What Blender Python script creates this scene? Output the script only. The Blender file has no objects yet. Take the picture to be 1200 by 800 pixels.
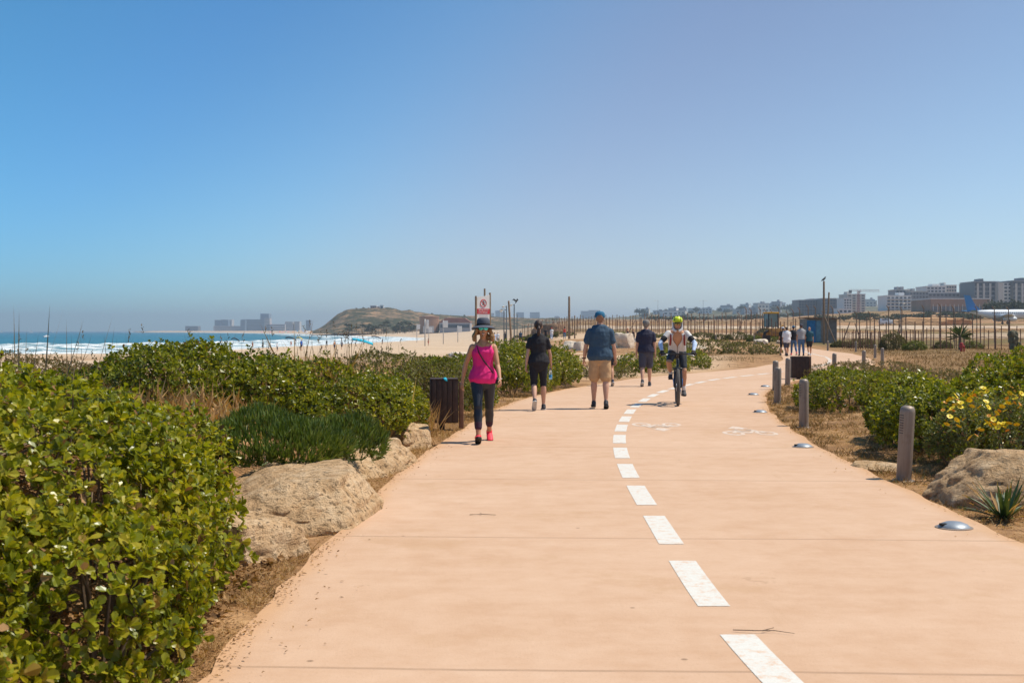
import bpy, bmesh, math, random
import numpy as np
from mathutils import Vector, Matrix, noise as mnoise

rng = np.random.default_rng(7)
random.seed(7)
scene = bpy.context.scene
COL = scene.collection
TRASH = []
WORK = bpy.data.scenes.new('workbench')      # meshes are skinned here, one at a time
F = 1400.0
CAMH = 1.5

def at(px, py, Y):
    """a point of the place at depth Y that is seen at pixel (px, py) of the photograph"""
    return Vector(((px - 600) / F * Y, Y, CAMH - (py - 388) / F * Y))
def gx(px, Y):
    return (px - 600) / F * Y
def gnd(px, py, z=0.0):
    Y = F * (CAMH - z) / (py - 388)
    return ((px - 600) / F * Y, Y)

# ------------------------------------------------------------------ objects
def tag(o, label=None, cat=None, group=None, kind=None):
    if label: o['label'] = label
    if cat: o['category'] = cat
    if group: o['group'] = group
    if kind: o['kind'] = kind
    return o
def thing(name, label, cat, loc=(0, 0, 0), rz=0.0, group=None):
    o = bpy.data.objects.new(name, None)
    COL.objects.link(o)
    o.location = loc
    o.rotation_euler = (0, 0, rz)
    o.empty_display_size = .1
    return tag(o, label, cat, group)
def link_mesh(name, me, parent=None):
    o = bpy.data.objects.new(name, me)
    COL.objects.link(o)
    if parent is not None: o.parent = parent
    return o
def np_mesh(name, verts, loops, starts, totals, mats, mat_idx=None, smooth=False):
    me = bpy.data.meshes.new(name)
    verts = np.asarray(verts, np.float32)
    me.vertices.add(len(verts)); me.vertices.foreach_set('co', verts.ravel())
    me.loops.add(len(loops)); me.loops.foreach_set('vertex_index', np.asarray(loops, np.int32))
    me.polygons.add(len(starts))
    me.polygons.foreach_set('loop_start', np.asarray(starts, np.int32))
    try: me.polygons.foreach_set('loop_total', np.asarray(totals, np.int32))
    except Exception: pass
    for m in (mats if isinstance(mats, (list, tuple)) else [mats]): me.materials.append(m)
    if mat_idx is not None: me.polygons.foreach_set('material_index', np.asarray(mat_idx, np.int32))
    me.polygons.foreach_set('use_smooth', np.full(len(starts), bool(smooth)))
    me.update(calc_edges=True)
    return me
def grid_mesh(name, xs, ys, Z, mat, smooth=True, attrs=None):
    nx, ny = len(xs), len(ys)
    X, Y = np.meshgrid(xs, ys)
    v = np.stack([X, Y, Z], -1).reshape(-1, 3)
    i = np.arange(nx * ny).reshape(ny, nx)
    q = np.stack([i[:-1, :-1], i[:-1, 1:], i[1:, 1:], i[1:, :-1]], -1).reshape(-1)
    n = (nx - 1) * (ny - 1)
    me = np_mesh(name, v, q, np.arange(n) * 4, np.full(n, 4), mat, smooth=smooth)
    for k, a in (attrs or {}).items():
        at_ = me.attributes.new(k, 'FLOAT', 'POINT')
        at_.data.foreach_set('value', np.asarray(a, np.float32).ravel())
    return me
def copy_tree(o, parent=None):
    c = o.copy(); COL.objects.link(c)
    if parent is not None: c.parent = parent
    for ch in list(o.children): copy_tree(ch, c)
    return c

class MB:
    """collects primitive shapes; build() links them as one mesh object"""
    def __init__(s): s.v = []; s.f = []; s.m = []; s.mi = 0
    def add(s, vs, fs):
        b = len(s.v)
        s.v += [tuple(p) for p in vs]
        s.f += [tuple(b + i for i in f) for f in fs]
        s.m += [s.mi] * len(fs)
        return s
    def box(s, c, d, R=None, bev=0.0):
        c = Vector(c); hx, hy, hz = d[0] / 2, d[1] / 2, d[2] / 2
        if bev <= 0:
            vs = [Vector((x * hx, y * hy, z * hz)) for z in (-1, 1) for y in (-1, 1) for x in (-1, 1)]
            fs = [(0, 2, 3, 1), (4, 5, 7, 6), (0, 1, 5, 4), (2, 6, 7, 3), (0, 4, 6, 2), (1, 3, 7, 5)]
        else:
            b = min(bev, hx * .9, hy * .9, hz * .9)
            bm = bmesh.new(); bmesh.ops.create_cube(bm, size=1)
            for v in bm.verts: v.co = Vector((v.co.x * 2 * hx, v.co.y * 2 * hy, v.co.z * 2 * hz))
            bmesh.ops.bevel(bm, geom=list(bm.edges), offset=b, segments=2, affect='EDGES', profile=.6)
            bm.verts.index_update()
            vs = [v.co.copy() for v in bm.verts]; fs = [[v.index for v in f.verts] for f in bm.faces]; bm.free()
        if R is not None: vs = [R @ v for v in vs]
        return s.add([v + c for v in vs], fs)
    def loft(s, pts, rad, hint=(1, 0, 0), n=14, cap=True, capf=1.0):
        """rings along pts; rad entries are r or (a along the hint side, b across it)"""
        pts = [Vector(p) for p in pts]; k = len(pts); hint = Vector(hint)
        rad = [(r, r) if not isinstance(r, (tuple, list)) else tuple(r) for r in rad]
        tans = []
        for i in range(k):
            t = pts[min(i + 1, k - 1)] - pts[max(i - 1, 0)]
            tans.append(t.normalized() if t.length > 1e-9 else Vector((0, 0, 1)))
        P = list(pts); Rr = list(rad); T = list(tans)
        if cap:
            r0 = min(rad[0]); r1 = min(rad[-1])
            P = [pts[0] - tans[0] * r0 * .75 * capf, pts[0] - tans[0] * r0 * .5 * capf] + P + [pts[-1] + tans[-1] * r1 * .5, pts[-1] + tans[-1] * r1 * .75]
            Rr = [tuple(q * .35 for q in rad[0]), tuple(q * .78 for q in rad[0])] + Rr + [tuple(q * .78 for q in rad[-1]), tuple(q * .35 for q in rad[-1])]
            T = [T[0], T[0]] + T + [T[-1], T[-1]]
        vs = []
        for p, (a, b), t in zip(P, Rr, T):
            h = hint - t * hint.dot(t)
            if h.length < 1e-4:
                h = Vector((0, 1, 0)) - t * t.y
                if h.length < 1e-4: h = Vector((0, 0, 1)) - t * t.z
            h.normalize(); o = t.cross(h)
            for j in range(n):
                th = 2 * math.pi * j / n
                vs.append(p + h * (a * math.cos(th)) + o * (b * math.sin(th)))
        fs = []
        for i in range(len(P) - 1):
            for j in range(n):
                j2 = (j + 1) % n
                fs.append((i * n + j, i * n + j2, (i + 1) * n + j2, (i + 1) * n + j))
        fs.append(tuple(reversed(range(n)))); L = (len(P) - 1) * n
        fs.append(tuple(L + j for j in range(n)))
        return s.add(vs, fs)
    def rod(s, a, b, r, r2=None, n=8):
        return s.loft([a, b], [r, r if r2 is None else r2], n=n, cap=False)
    def ball(s, c, r, n=14, m=9, R=None):
        c = Vector(c); r = (r, r, r) if not isinstance(r, (tuple, list)) else r
        vs = [Vector((0, 0, -r[2]))]
        for i in range(1, m):
            ph = -math.pi / 2 + math.pi * i / m
            for j in range(n):
                th = 2 * math.pi * j / n
                vs.append(Vector((r[0] * math.cos(ph) * math.cos(th), r[1] * math.cos(ph) * math.sin(th), r[2] * math.sin(ph))))
        vs.append(Vector((0, 0, r[2])))
        fs = [(0, 1 + (j + 1) % n, 1 + j) for j in range(n)]
        for i in range(m - 2):
            for j in range(n):
                j2 = (j + 1) % n
                fs.append((1 + i * n + j, 1 + i * n + j2, 1 + (i + 1) * n + j2, 1 + (i + 1) * n + j))
        top = len(vs) - 1; b = 1 + (m - 2) * n
        fs += [(b + j, b + (j + 1) % n, top) for j in range(n)]
        if R is not None: vs = [R @ v for v in vs]
        return s.add([v + c for v in vs], fs)
    def lathe(s, prof, c=(0, 0, 0), n=20, R=None):
        c = Vector(c); vs = []; fs = []
        for (r, z) in prof:
            for j in range(n):
                th = 2 * math.pi * j / n
                vs.append(Vector((r * math.cos(th), r * math.sin(th), z)))
        for i in range(len(prof) - 1):
            for j in range(n):
                j2 = (j + 1) % n
                fs.append((i * n + j, i * n + j2, (i + 1) * n + j2, (i + 1) * n + j))
        if prof[0][0] > 1e-5: fs.append(tuple(reversed(range(n))))
        if prof[-1][0] > 1e-5: fs.append(tuple((len(prof) - 1) * n + j for j in range(n)))
        if R is not None: vs = [R @ v for v in vs]
        return s.add([v + c for v in vs], fs)
    def torus(s, c, R_, r, axis='X', n=40, m=8):
        vs = []; fs = []; c = Vector(c)
        for i in range(n):
            a = 2 * math.pi * i / n
            for j in range(m):
                b = 2 * math.pi * j / m
                q = (R_ + r * math.cos(b)); u, w, h = q * math.cos(a), q * math.sin(a), r * math.sin(b)
                vs.append(c + (Vector((h, u, w)) if axis == 'X' else Vector((u, w, h)) if axis == 'Z' else Vector((u, h, w))))
        for i in range(n):
            for j in range(m):
                fs.append((i * m + j, ((i + 1) % n) * m + j, ((i + 1) % n) * m + (j + 1) % m, i * m + (j + 1) % m))
        return s.add(vs, fs)
    def prism(s, poly, d, M=None):
        """a flat outline given a real thickness d along local +z, placed by matrix M"""
        n = len(poly)
        vs = [Vector((x, y, 0)) for x, y in poly] + [Vector((x, y, d)) for x, y in poly]
        fs = [tuple(reversed(range(n))), tuple(n + i for i in range(n))]
        fs += [(i, (i + 1) % n, n + (i + 1) % n, n + i) for i in range(n)]
        if M is not None: vs = [M @ v for v in vs]
        return s.add(vs, fs)
    def mesh(s, name, mats, smooth=False):
        me = bpy.data.meshes.new(name)
        me.from_pydata([tuple(v) for v in s.v], [], s.f)
        for m in (mats if isinstance(mats, (list, tuple)) else [mats]): me.materials.append(m)
        me.polygons.foreach_set('material_index', s.m)
        bm = bmesh.new(); bm.from_mesh(me)
        bmesh.ops.recalc_face_normals(bm, faces=list(bm.faces))
        bm.to_mesh(me); bm.free()
        if smooth == 'auto':
            me.polygons.foreach_set('use_smooth', [True] * len(me.polygons))
            try: me.set_sharp_from_angle(angle=math.radians(38))
            except Exception: pass
        else:
            me.polygons.foreach_set('use_smooth', [bool(smooth)] * len(me.polygons))
        return me
    def build(s, name, mats, parent=None, smooth='auto'):
        return link_mesh(name, s.mesh(name, mats, smooth), parent)
    def voxel(s, name, mat, parent=None, vs=.01, it=4, wrinkle=0.0):
        """one continuous skin over everything collected"""
        tmp = bpy.data.objects.new('tmp', s.mesh('tmp', [mat], True)); WORK.collection.objects.link(tmp)
        r = tmp.modifiers.new('r', 'REMESH'); r.mode = 'VOXEL'; r.voxel_size = vs; r.use_smooth_shade = True
        if it:
            q = tmp.modifiers.new('s', 'SMOOTH'); q.factor = .5; q.iterations = it
        vl = WORK.view_layers[0]; vl.update(); dg = vl.depsgraph; dg.update()
        me = bpy.data.meshes.new_from_object(tmp.evaluated_get(dg), depsgraph=dg)
        me.name = name
        WORK.collection.objects.unlink(tmp); TRASH.append(tmp)
        me.materials.clear(); me.materials.append(mat)
        if wrinkle:
            seed = random.random() * 50
            k = len(me.vertices); co = np.empty(k * 3, np.float32); no = np.empty(k * 3, np.float32)
            me.vertices.foreach_get('co', co); me.vertices.foreach_get('normal', no); co = co.reshape(-1, 3); no = no.reshape(-1, 3)
            d = np.array([mnoise.noise(Vector((p[0] * 9 + seed, p[1] * 9, p[2] * 6.7))) + .5 * mnoise.noise(Vector((p[0] * 20, p[1] * 20 + seed, p[2] * 17))) for p in co.tolist()], np.float32)
            me.vertices.foreach_set('co', (co + no * d[:, None] * wrinkle).ravel()); me.update()
        me.polygons.foreach_set('use_smooth', [True] * len(me.polygons))
        return link_mesh(name, me, parent)

# ------------------------------------------------------------------ materials
class NT:
    def __init__(s, name):
        s.m = bpy.data.materials.new(name); s.m.use_nodes = True
        s.t = s.m.node_tree; s.t.nodes.clear()
        s.out = s.t.nodes.new('ShaderNodeOutputMaterial')
    def n(s, typ, ins=None, **props):
        nd = s.t.nodes.new('ShaderNode' + typ)
        for k, v in props.items(): setattr(nd, k, v)
        for k, v in (ins or {}).items(): s.set(nd.inputs[k], v)
        return nd
    def set(s, sock, v):
        if isinstance(v, bpy.types.NodeSocket): s.t.links.new(v, sock)
        elif isinstance(v, bpy.types.Node): s.t.links.new(v.outputs[0], sock)
        else:
            if sock.type == 'RGBA' and len(v) == 3: v = (*v, 1)
            sock.default_value = v
    def noise(s, vec, scale, detail=4, rough=.55, out='Fac'):
        nd = s.n('TexNoise', {'Scale': scale, 'Detail': detail, 'Roughness': rough})
        if vec is not None: s.set(nd.inputs['Vector'], vec)
        return nd.outputs[out]
    def ramp(s, fac, stops, interp='LINEAR'):
        nd = s.n('ValToRGB'); cr = nd.color_ramp; cr.interpolation = interp
        while len(cr.elements) < len(stops): cr.elements.new(.5)
        for e, (p, c) in zip(cr.elements, stops):
            e.position = p; e.color = (*c, 1) if len(c) == 3 else c
        s.set(nd.inputs[0], fac); return nd.outputs[0]
    def mix(s, f, a, b, blend='MIX'):
        nd = s.n('Mix', data_type='RGBA', blend_type=blend)
        s.set(nd.inputs[0], f); s.set(nd.inputs[6], a); s.set(nd.inputs[7], b); return nd.outputs[2]
    def math(s, op, a, b=0.0, c=None):
        nd = s.n('Math', operation=op); s.set(nd.inputs[0], a); s.set(nd.inputs[1], b)
        if c is not None: s.set(nd.inputs[2], c)
        return nd.outputs[0]
    def step(s, v, lo, hi):
        nd = s.n('MapRange', interpolation_type='SMOOTHSTEP'); s.set(nd.inputs[0], v)
        s.set(nd.inputs[1], lo); s.set(nd.inputs[2], hi); return nd.outputs[0]
    def vscale(s, vec, sc):
        nd = s.n('Mapping'); s.set(nd.inputs[0], vec); nd.inputs['Scale'].default_value = sc; return nd.outputs[0]
    def bump(s, h, strength=.3, dist=.01):
        nd = s.n('Bump', {'Strength': strength, 'Distance': dist}); s.set(nd.inputs['Height'], h); return nd.outputs[0]
    def attr(s, name): return s.n('Attribute', attribute_name=name).outputs['Fac']
    def obj(s): return s.n('TexCoord').outputs['Object']
    def pos(s): return s.n('NewGeometry').outputs['Position']
    def pbr(s, col, rough=.6, metal=0., normal=None, spec=None, finish=True, **extra):
        b = s.n('BsdfPrincipled')
        s.set(b.inputs['Base Color'], col); s.set(b.inputs['Roughness'], rough); s.set(b.inputs['Metallic'], metal)
        if normal is not None: s.set(b.inputs['Normal'], normal)
        if spec is not None: s.set(b.inputs['Specular IOR Level'], spec)
        for k, v in extra.items(): s.set(b.inputs[k], v)
        if finish: s.t.links.new(b.outputs[0], s.out.inputs[0])
        return b

_mc = {}
def mat(name, col, rough=.6, metal=0., var=.18, scale=6., bump=.15, bscale=60., dist=.004, spec=None):
    """a plain material with procedural unevenness"""
    if name in _mc: return _mc[name]
    t = NT(name); o = t.obj()
    n1 = t.noise(o, scale, 5, .6)
    lo = tuple(c * (1 - var) for c in col); hi = tuple(min(1, c * (1 + var)) for c in col)
    c = t.ramp(n1, [(.3, lo), (.7, hi)])
    n2 = t.noise(o, bscale, 3)
    t.pbr(c, t.math('MULTIPLY_ADD', n1, .15, rough - .07), metal, t.bump(n2, bump, dist), spec)
    _mc[name] = t.m
    return t.m

def leaf_mat(name, stops, rough=.35, trans=.25, spec=.5):
    """leaves: each leaf has its own colour out of the ramp"""
    t = NT(name)
    r = t.n('NewGeometry').outputs['Random Per Island']
    big = t.noise(t.obj(), 1.3, 2)
    f = t.math('ADD', t.math('MULTIPLY', r, .75), t.math('MULTIPLY', t.step(big, .3, .7), .25))
    c = t.ramp(f, stops)
    b = t.pbr(c, rough, 0, spec=spec, finish=False)
    tr = t.n('BsdfTranslucent'); t.set(tr.inputs[0], t.mix(1.0, c, (1.25, 1.2, .5), 'MULTIPLY'))
    mx = t.n('MixShader', {0: trans}); t.t.links.new(b.outputs[0], mx.inputs[1]); t.t.links.new(tr.outputs[0], mx.inputs[2])
    t.t.links.new(mx.outputs[0], t.out.inputs[0])
    return t.m
# ================================================================== camera, sun, sky, air
cam = bpy.data.cameras.new('camera'); camo = bpy.data.objects.new('camera', cam); COL.objects.link(camo)
camo.location = (0, 0, CAMH); camo.rotation_euler = (math.radians(90), 0, 0)
cam.sensor_width = 36; cam.lens = 42; cam.shift_y = -12 / 1200
cam.clip_start = .1; cam.clip_end = 60000
cam.dof.use_dof = True; cam.dof.focus_distance = 20; cam.dof.aperture_fstop = 8
scene.camera = camo

EL = math.radians(61)
AZX = Vector((.975, .22, 0)).normalized()           # the sun stands to the right and a little ahead
sv = Vector((AZX.x * math.cos(EL), AZX.y * math.cos(EL), math.sin(EL)))
sl = bpy.data.lights.new('sun', 'SUN'); so = bpy.data.objects.new('sun', sl); COL.objects.link(so)
sl.energy = 4.05; sl.angle = math.radians(.53); sl.color = (1, .935, .80)
so.rotation_euler = (-sv).to_track_quat('-Z', 'Y').to_euler()
so.location = (30, 5, 60)

w = bpy.data.worlds.new('World'); scene.world = w; w.use_nodes = True
wt = w.node_tree; bg = wt.nodes['Background']
sky = wt.nodes.new('ShaderNodeTexSky'); sky.sky_type = 'NISHITA'; sky.sun_disc = False
sky.sun_elevation = EL; sky.sun_rotation = math.atan2(sv.x, sv.y)
sky.altitude = 0; sky.air_density = .7; sky.dust_density = .3; sky.ozone_density = 4
# the polarised band of the sky: bluest square to the sun (high on the left), as through the filter on the lens of the photograph
def wn(t, **k):
    n = wt.nodes.new('ShaderNode' + t)
    for a, b in k.items(): setattr(n, a, b)
    return n
tc = wn('TexCoord'); dp = wn('VectorMath', operation='DOT_PRODUCT'); mr = wn('MapRange'); rp = wn('ValToRGB'); mx = wn('Mix', data_type='RGBA', blend_type='MULTIPLY')
wt.links.new(tc.outputs['Generated'], dp.inputs[0]); dp.inputs[1].default_value = (-.75, 0, .65)
wt.links.new(dp.outputs['Value'], mr.inputs[0]); mr.inputs[1].default_value = -.2; mr.inputs[2].default_value = .5; wt.links.new(mr.outputs[0], rp.inputs[0])
while len(rp.color_ramp.elements) < 6: rp.color_ramp.elements.new(.5)
for e, (d_, c_) in zip(rp.color_ramp.elements, [(-.2, (1.18, 1.0, .90)), (0, (1.02, .86, .80)), (.10, (.98, .92, .86)), (.20, (.66, .96, 1.0)), (.31, (.40, .80, .95)), (.44, (.36, .90, 1.12))]):
    e.position = (d_ + .2) / .7; e.color = (*c_, 1)
rp.color_ramp.interpolation = 'B_SPLINE'; mx.inputs[0].default_value = 1; wt.links.new(sky.outputs[0], mx.inputs[6]); wt.links.new(rp.outputs[0], mx.inputs[7]); wt.links.new(mx.outputs[2], bg.inputs[0]); bg.inputs[1].default_value = .12
vs_ = scene.view_settings
vs_.view_transform = 'Standard'; vs_.look = 'None'; vs_.exposure = .32; vs_.gamma = 1; vs_.use_curve_mapping = False
scene.cycles.max_bounces = 6; scene.cycles.diffuse_bounces = 3; scene.cycles.glossy_bounces = 3
scene.cycles.transmission_bounces = 4; scene.cycles.volume_bounces = 0; scene.cycles.transparent_max_bounces = 8
scene.cycles.use_denoising = True
scene.cycles.sample_clamp_indirect = 6

def haze_box():
    me = MB().box((-500, 5500, 82), (15000, 15000, 196)).mesh('haze', [])
    t = NT('haze_air')
    v = t.n('VolumePrincipled', {'Color': (.76, .87, .98), 'Density': 1.75e-4, 'Anisotropy': 0.35})
    t.t.links.new(v.outputs[0], t.out.inputs['Volume'])
    me.materials.append(t.m)
    tag(link_mesh('haze', me), kind='stuff')
haze_box()

# ================================================================== shape of the land
def I(pts): return np.array([p[1] for p in pts]), np.array([p[0] for p in pts])
LEFT = [(230, 800), (332, 680), (412, 611), (448, 569), (481, 542), (508, 524), (547, 499), (579, 480), (612, 467), (653, 457), (687, 452),
        (722, 446.5), (750, 442), (776, 440), (847, 434), (880, 431), (907, 426), (918, 421), (914, 414), (907, 408), (895, 405), (876, 402)]
RIGHT = [(1200, 636), (1114, 600), (1056, 570), (1017, 550), (979, 534), (946, 515), (921, 498), (902, 482), (896, 465), (900, 457), (921, 449),
         (960, 440), (990, 435), (1015, 432), (1028, 425), (1020, 420), (998, 414), (971, 411), (935, 406), (896, 402.3)]
LP = [(-1.33, -3)] + [gnd(*p) for p in LEFT]
RP = [(3.55, -3)] + [gnd(*p) for p in RIGHT]
def smooth_interp(P):
    y, x = I(P); yy = np.arange(-3, 150, .25); xx = np.interp(yy, y, x)
    k = np.ones(13) / 13
    xp = np.pad(xx, 6, mode='reflect', reflect_type='odd')
    return yy, np.convolve(xp, k, 'valid')
_ly, _lx = smooth_interp(LP); _ry, _rx = smooth_interp(RP)
def XL(Y): return np.interp(Y, _ly, _lx)
def XR(Y): return np.interp(Y, _ry, _rx)

SHORE = [(-4000, 150), (-700, 165), (-260, 178), (-150, 190), (-105, 210), (-84, 240), (-74, 300), (-68, 400), (-60, 500), (-52, 600), (-60, 750),
         (-83, 900), (-171, 1200), (-357, 2000), (-685, 3000), (-1085, 4000), (-1500, 4700)]
def shore_dist(X, Y):
    """metres inland of the waterline (negative out at sea)"""
    S = np.array(SHORE, float); d = np.full(X.shape, 1e9)
    for a, b in zip(S[:-1], S[1:]):
        ab = b - a; t = np.clip(((X - a[0]) * ab[0] + (Y - a[1]) * ab[1]) / (ab @ ab), 0, 1)
        d = np.minimum(d, np.hypot(X - a[0] - t * ab[0], Y - a[1] - t * ab[1]))
    poly = np.vstack([S, [(-1500, 40000), (-60000, 40000), (-60000, 150)]])
    ins = np.zeros(X.shape, bool); j = len(poly) - 1
    for i in range(len(poly)):
        xi, yi = poly[i]; xj, yj = poly[j]
        if yi != yj:
            c = ((yi > Y) != (yj > Y)) & (X < (xj - xi) * (Y - yi) / (yj - yi) + xi)
            ins ^= c
        j = i
    return np.where(ins, -d, d)
def sst(x, a, b):
    t = np.clip((x - a) / (b - a), 0, 1); return t * t * (3 - 2 * t)
_g = np.random.default_rng(3).random((256, 256))
def vnoise(x, y):
    xi = np.floor(x).astype(int); yi = np.floor(y).astype(int); fx = x - xi; fy = y - yi
    fx = fx * fx * (3 - 2 * fx); fy = fy * fy * (3 - 2 * fy)
    g = lambda a, b: _g[a % 256, b % 256]
    return (g(xi, yi) * (1 - fx) + g(xi + 1, yi) * fx) * (1 - fy) + (g(xi, yi + 1) * (1 - fx) + g(xi + 1, yi + 1) * fx) * fy - .5
def fbm(x, y, o=4):
    s = 0; a = 1.
    for k in range(o): s = s + a * vnoise(x * 2 ** k + 17 * k, y * 2 ** k + 31 * k); a *= .5
    return s
SEA = -3.0
def terrain(X, Y):
    X = np.asarray(X, float); Y = np.asarray(Y, float)
    sd = shore_dist(X, Y)
    beach = np.where(sd < 0, SEA - .02 * np.minimum(-sd, 300) - .12, SEA - .12 + np.minimum(sd * .021, 2.95))
    dl = XL(Y) - X; dr = X - XR(Y)
    tl = np.where(Y < 70, sst(dl, 9, 30), sst(dl, 6, 60))
    base = beach * tl + 0.0 * (1 - tl)
    bank = .5 * sst(dl, .45, 2.3) * (1 - sst(dl, 10, 26)) * (1 - sst(Y, 19, 27)) + .12 * sst(dl, .2, 2.5) * (1 - sst(dl, 10, 30)) * (1 - sst(Y, 50, 80))
    rb = .14 * sst(dr, .25, 2.5) * (1 - sst(Y, 60, 110))
    z = base + bank + rb
    near = np.clip(np.minimum(np.where(Y < 150, np.maximum(dl, dr), 9), 9), 0, 9)
    z = z + fbm(X * .7, Y * .7) * .07 * sst(near, .3, 2) + fbm(X * .08, Y * .08, 3) * .35 * sst(near, 2, 9) * (1 - tl * .6)
    q = X / np.maximum(Y, 1)
    rise = .0118 * np.clip(Y - 110, 0, 390) + np.clip(Y - 500, 0, 400) * (.0118 + .020 * sst(q, .16, .34)) + np.clip(Y - 900, 0, 6000) * .011
    z = z + rise * sst(q, -.005, .06)
    far = sst(Y, 700, 1100) * sst(sd, 5, 100)
    z = z + far * 3 * (1 - sst(q, -.005, .06))
    return z - .035
def tz(x, y): return float(terrain(np.array([x]), np.array([y]))[0])

def prog(lo, hi, d0, g):
    a = [lo]; d = d0
    while a[-1] < hi: a.append(a[-1] + d); d *= g
    return a
ys = np.array(sorted(set(np.round(np.concatenate([np.arange(-14, 30, .25), np.array(prog(30, 14000, .27, 1.022))]), 3))))
xp_ = prog(10, 9000, .26, 1.045); xn_ = [-a for a in prog(8, 9000, .26, 1.04)]
xs = np.array(sorted(xn_ + list(np.arange(-7.75, 9.9, .25)) + xp_))
GX, GY = np.meshgrid(xs, ys)
GZ = terrain(GX, GY)
# ground covers by place: beach sand, pale walked-on sand, dry field
sdg = shore_dist(GX, GY); q_ = GX / np.maximum(GY, 1); dlg = XL(GY) - GX
a_sand = np.where(GY < 70, sst(dlg, 16, 30), sst(.005 - q_, -.03, .03) * sst(GY, 60, 90))
a_walk = sst(GY, 34, 44) * (1 - sst(GY, 170, 260)) * sst(q_, -.04, .0) * (1 - sst(q_, .155, .20)) * sst(dlg, -.5, 1.5) \
    * sst(fbm(GX * .09 + 3, GY * .06, 3) + .18 * sst(GY, 75, 110) - .02, -.06, .08)
a_strip = sst(q_, .02, .08) * np.clip(sst(GY, 280, 300) * (1 - sst(GY, 370, 400)) + sst(GY, 150, 165) * (1 - sst(GY, 200, 220)) * .6, 0, 1)
a_green = sst(fbm(GX * .05, GY * .05, 4) + .05, .02, .2) * sst(GY, 60, 120)
a_field = sst(GX - XR(GY), .8, 3.0) * (1 - sst(GY, 170, 260))

def ground_mat():
    t = NT('ground_soil'); p = t.pos()
    n1 = t.noise(p, .9, 6, .6); n2 = t.noise(p, 7, 5, .65); n3 = t.noise(p, 45, 3, .6); nb = t.noise(p, .05, 4, .6)
    soil = t.ramp(t.math('ADD', t.math('MULTIPLY', n1, .6), t.math('MULTIPLY', n2, .4)),
                  [(.36, (.13, .07, .032)), (.5, (.34, .185, .085)), (.62, (.52, .31, .155))])
    sand = t.ramp(t.math('ADD', t.math('MULTIPLY', nb, .5), t.math('MULTIPLY', n2, .5)), [(.3, (.48, .34, .22)), (.7, (.64, .48, .34))])
    walk = t.ramp(n1, [(.3, (.50, .33, .20)), (.7, (.62, .44, .29))])
    field = t.ramp(t.math('ADD', t.math('MULTIPLY', n1, .5), t.math('MULTIPLY', n3, .5)),
                   [(.3, (.10, .055, .026)), (.45, (.21, .12, .052)), (.6, (.33, .195, .085)), (.75, (.16, .105, .04))])
    strip = t.ramp(nb, [(.35, (.44, .32, .22)), (.65, (.58, .45, .33))])
    green = t.ramp(n2, [(.3, (.055, .065, .02)), (.7, (.13, .12, .04))])
    c = t.mix(t.attr('field'), soil, field)
    c = t.mix(t.math('MULTIPLY', t.attr('green'), .55), c, green)
    c = t.mix(t.attr('strip'), c, strip)
    c = t.mix(t.attr('walk'), c, walk)
    c = t.mix(t.attr('sand'), c, sand)
    t.pbr(c, .95, 0, t.bump(t.math('ADD', n2, t.math('MULTIPLY', n3, .6)), .55, .05), .15)
    return t.m
me = grid_mesh('ground', xs, ys, GZ, ground_mat(), attrs={'sand': a_sand, 'walk': a_walk, 'strip': a_strip, 'green': a_green, 'field': a_field})
tag(link_mesh('ground', me), kind='structure')

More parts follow.
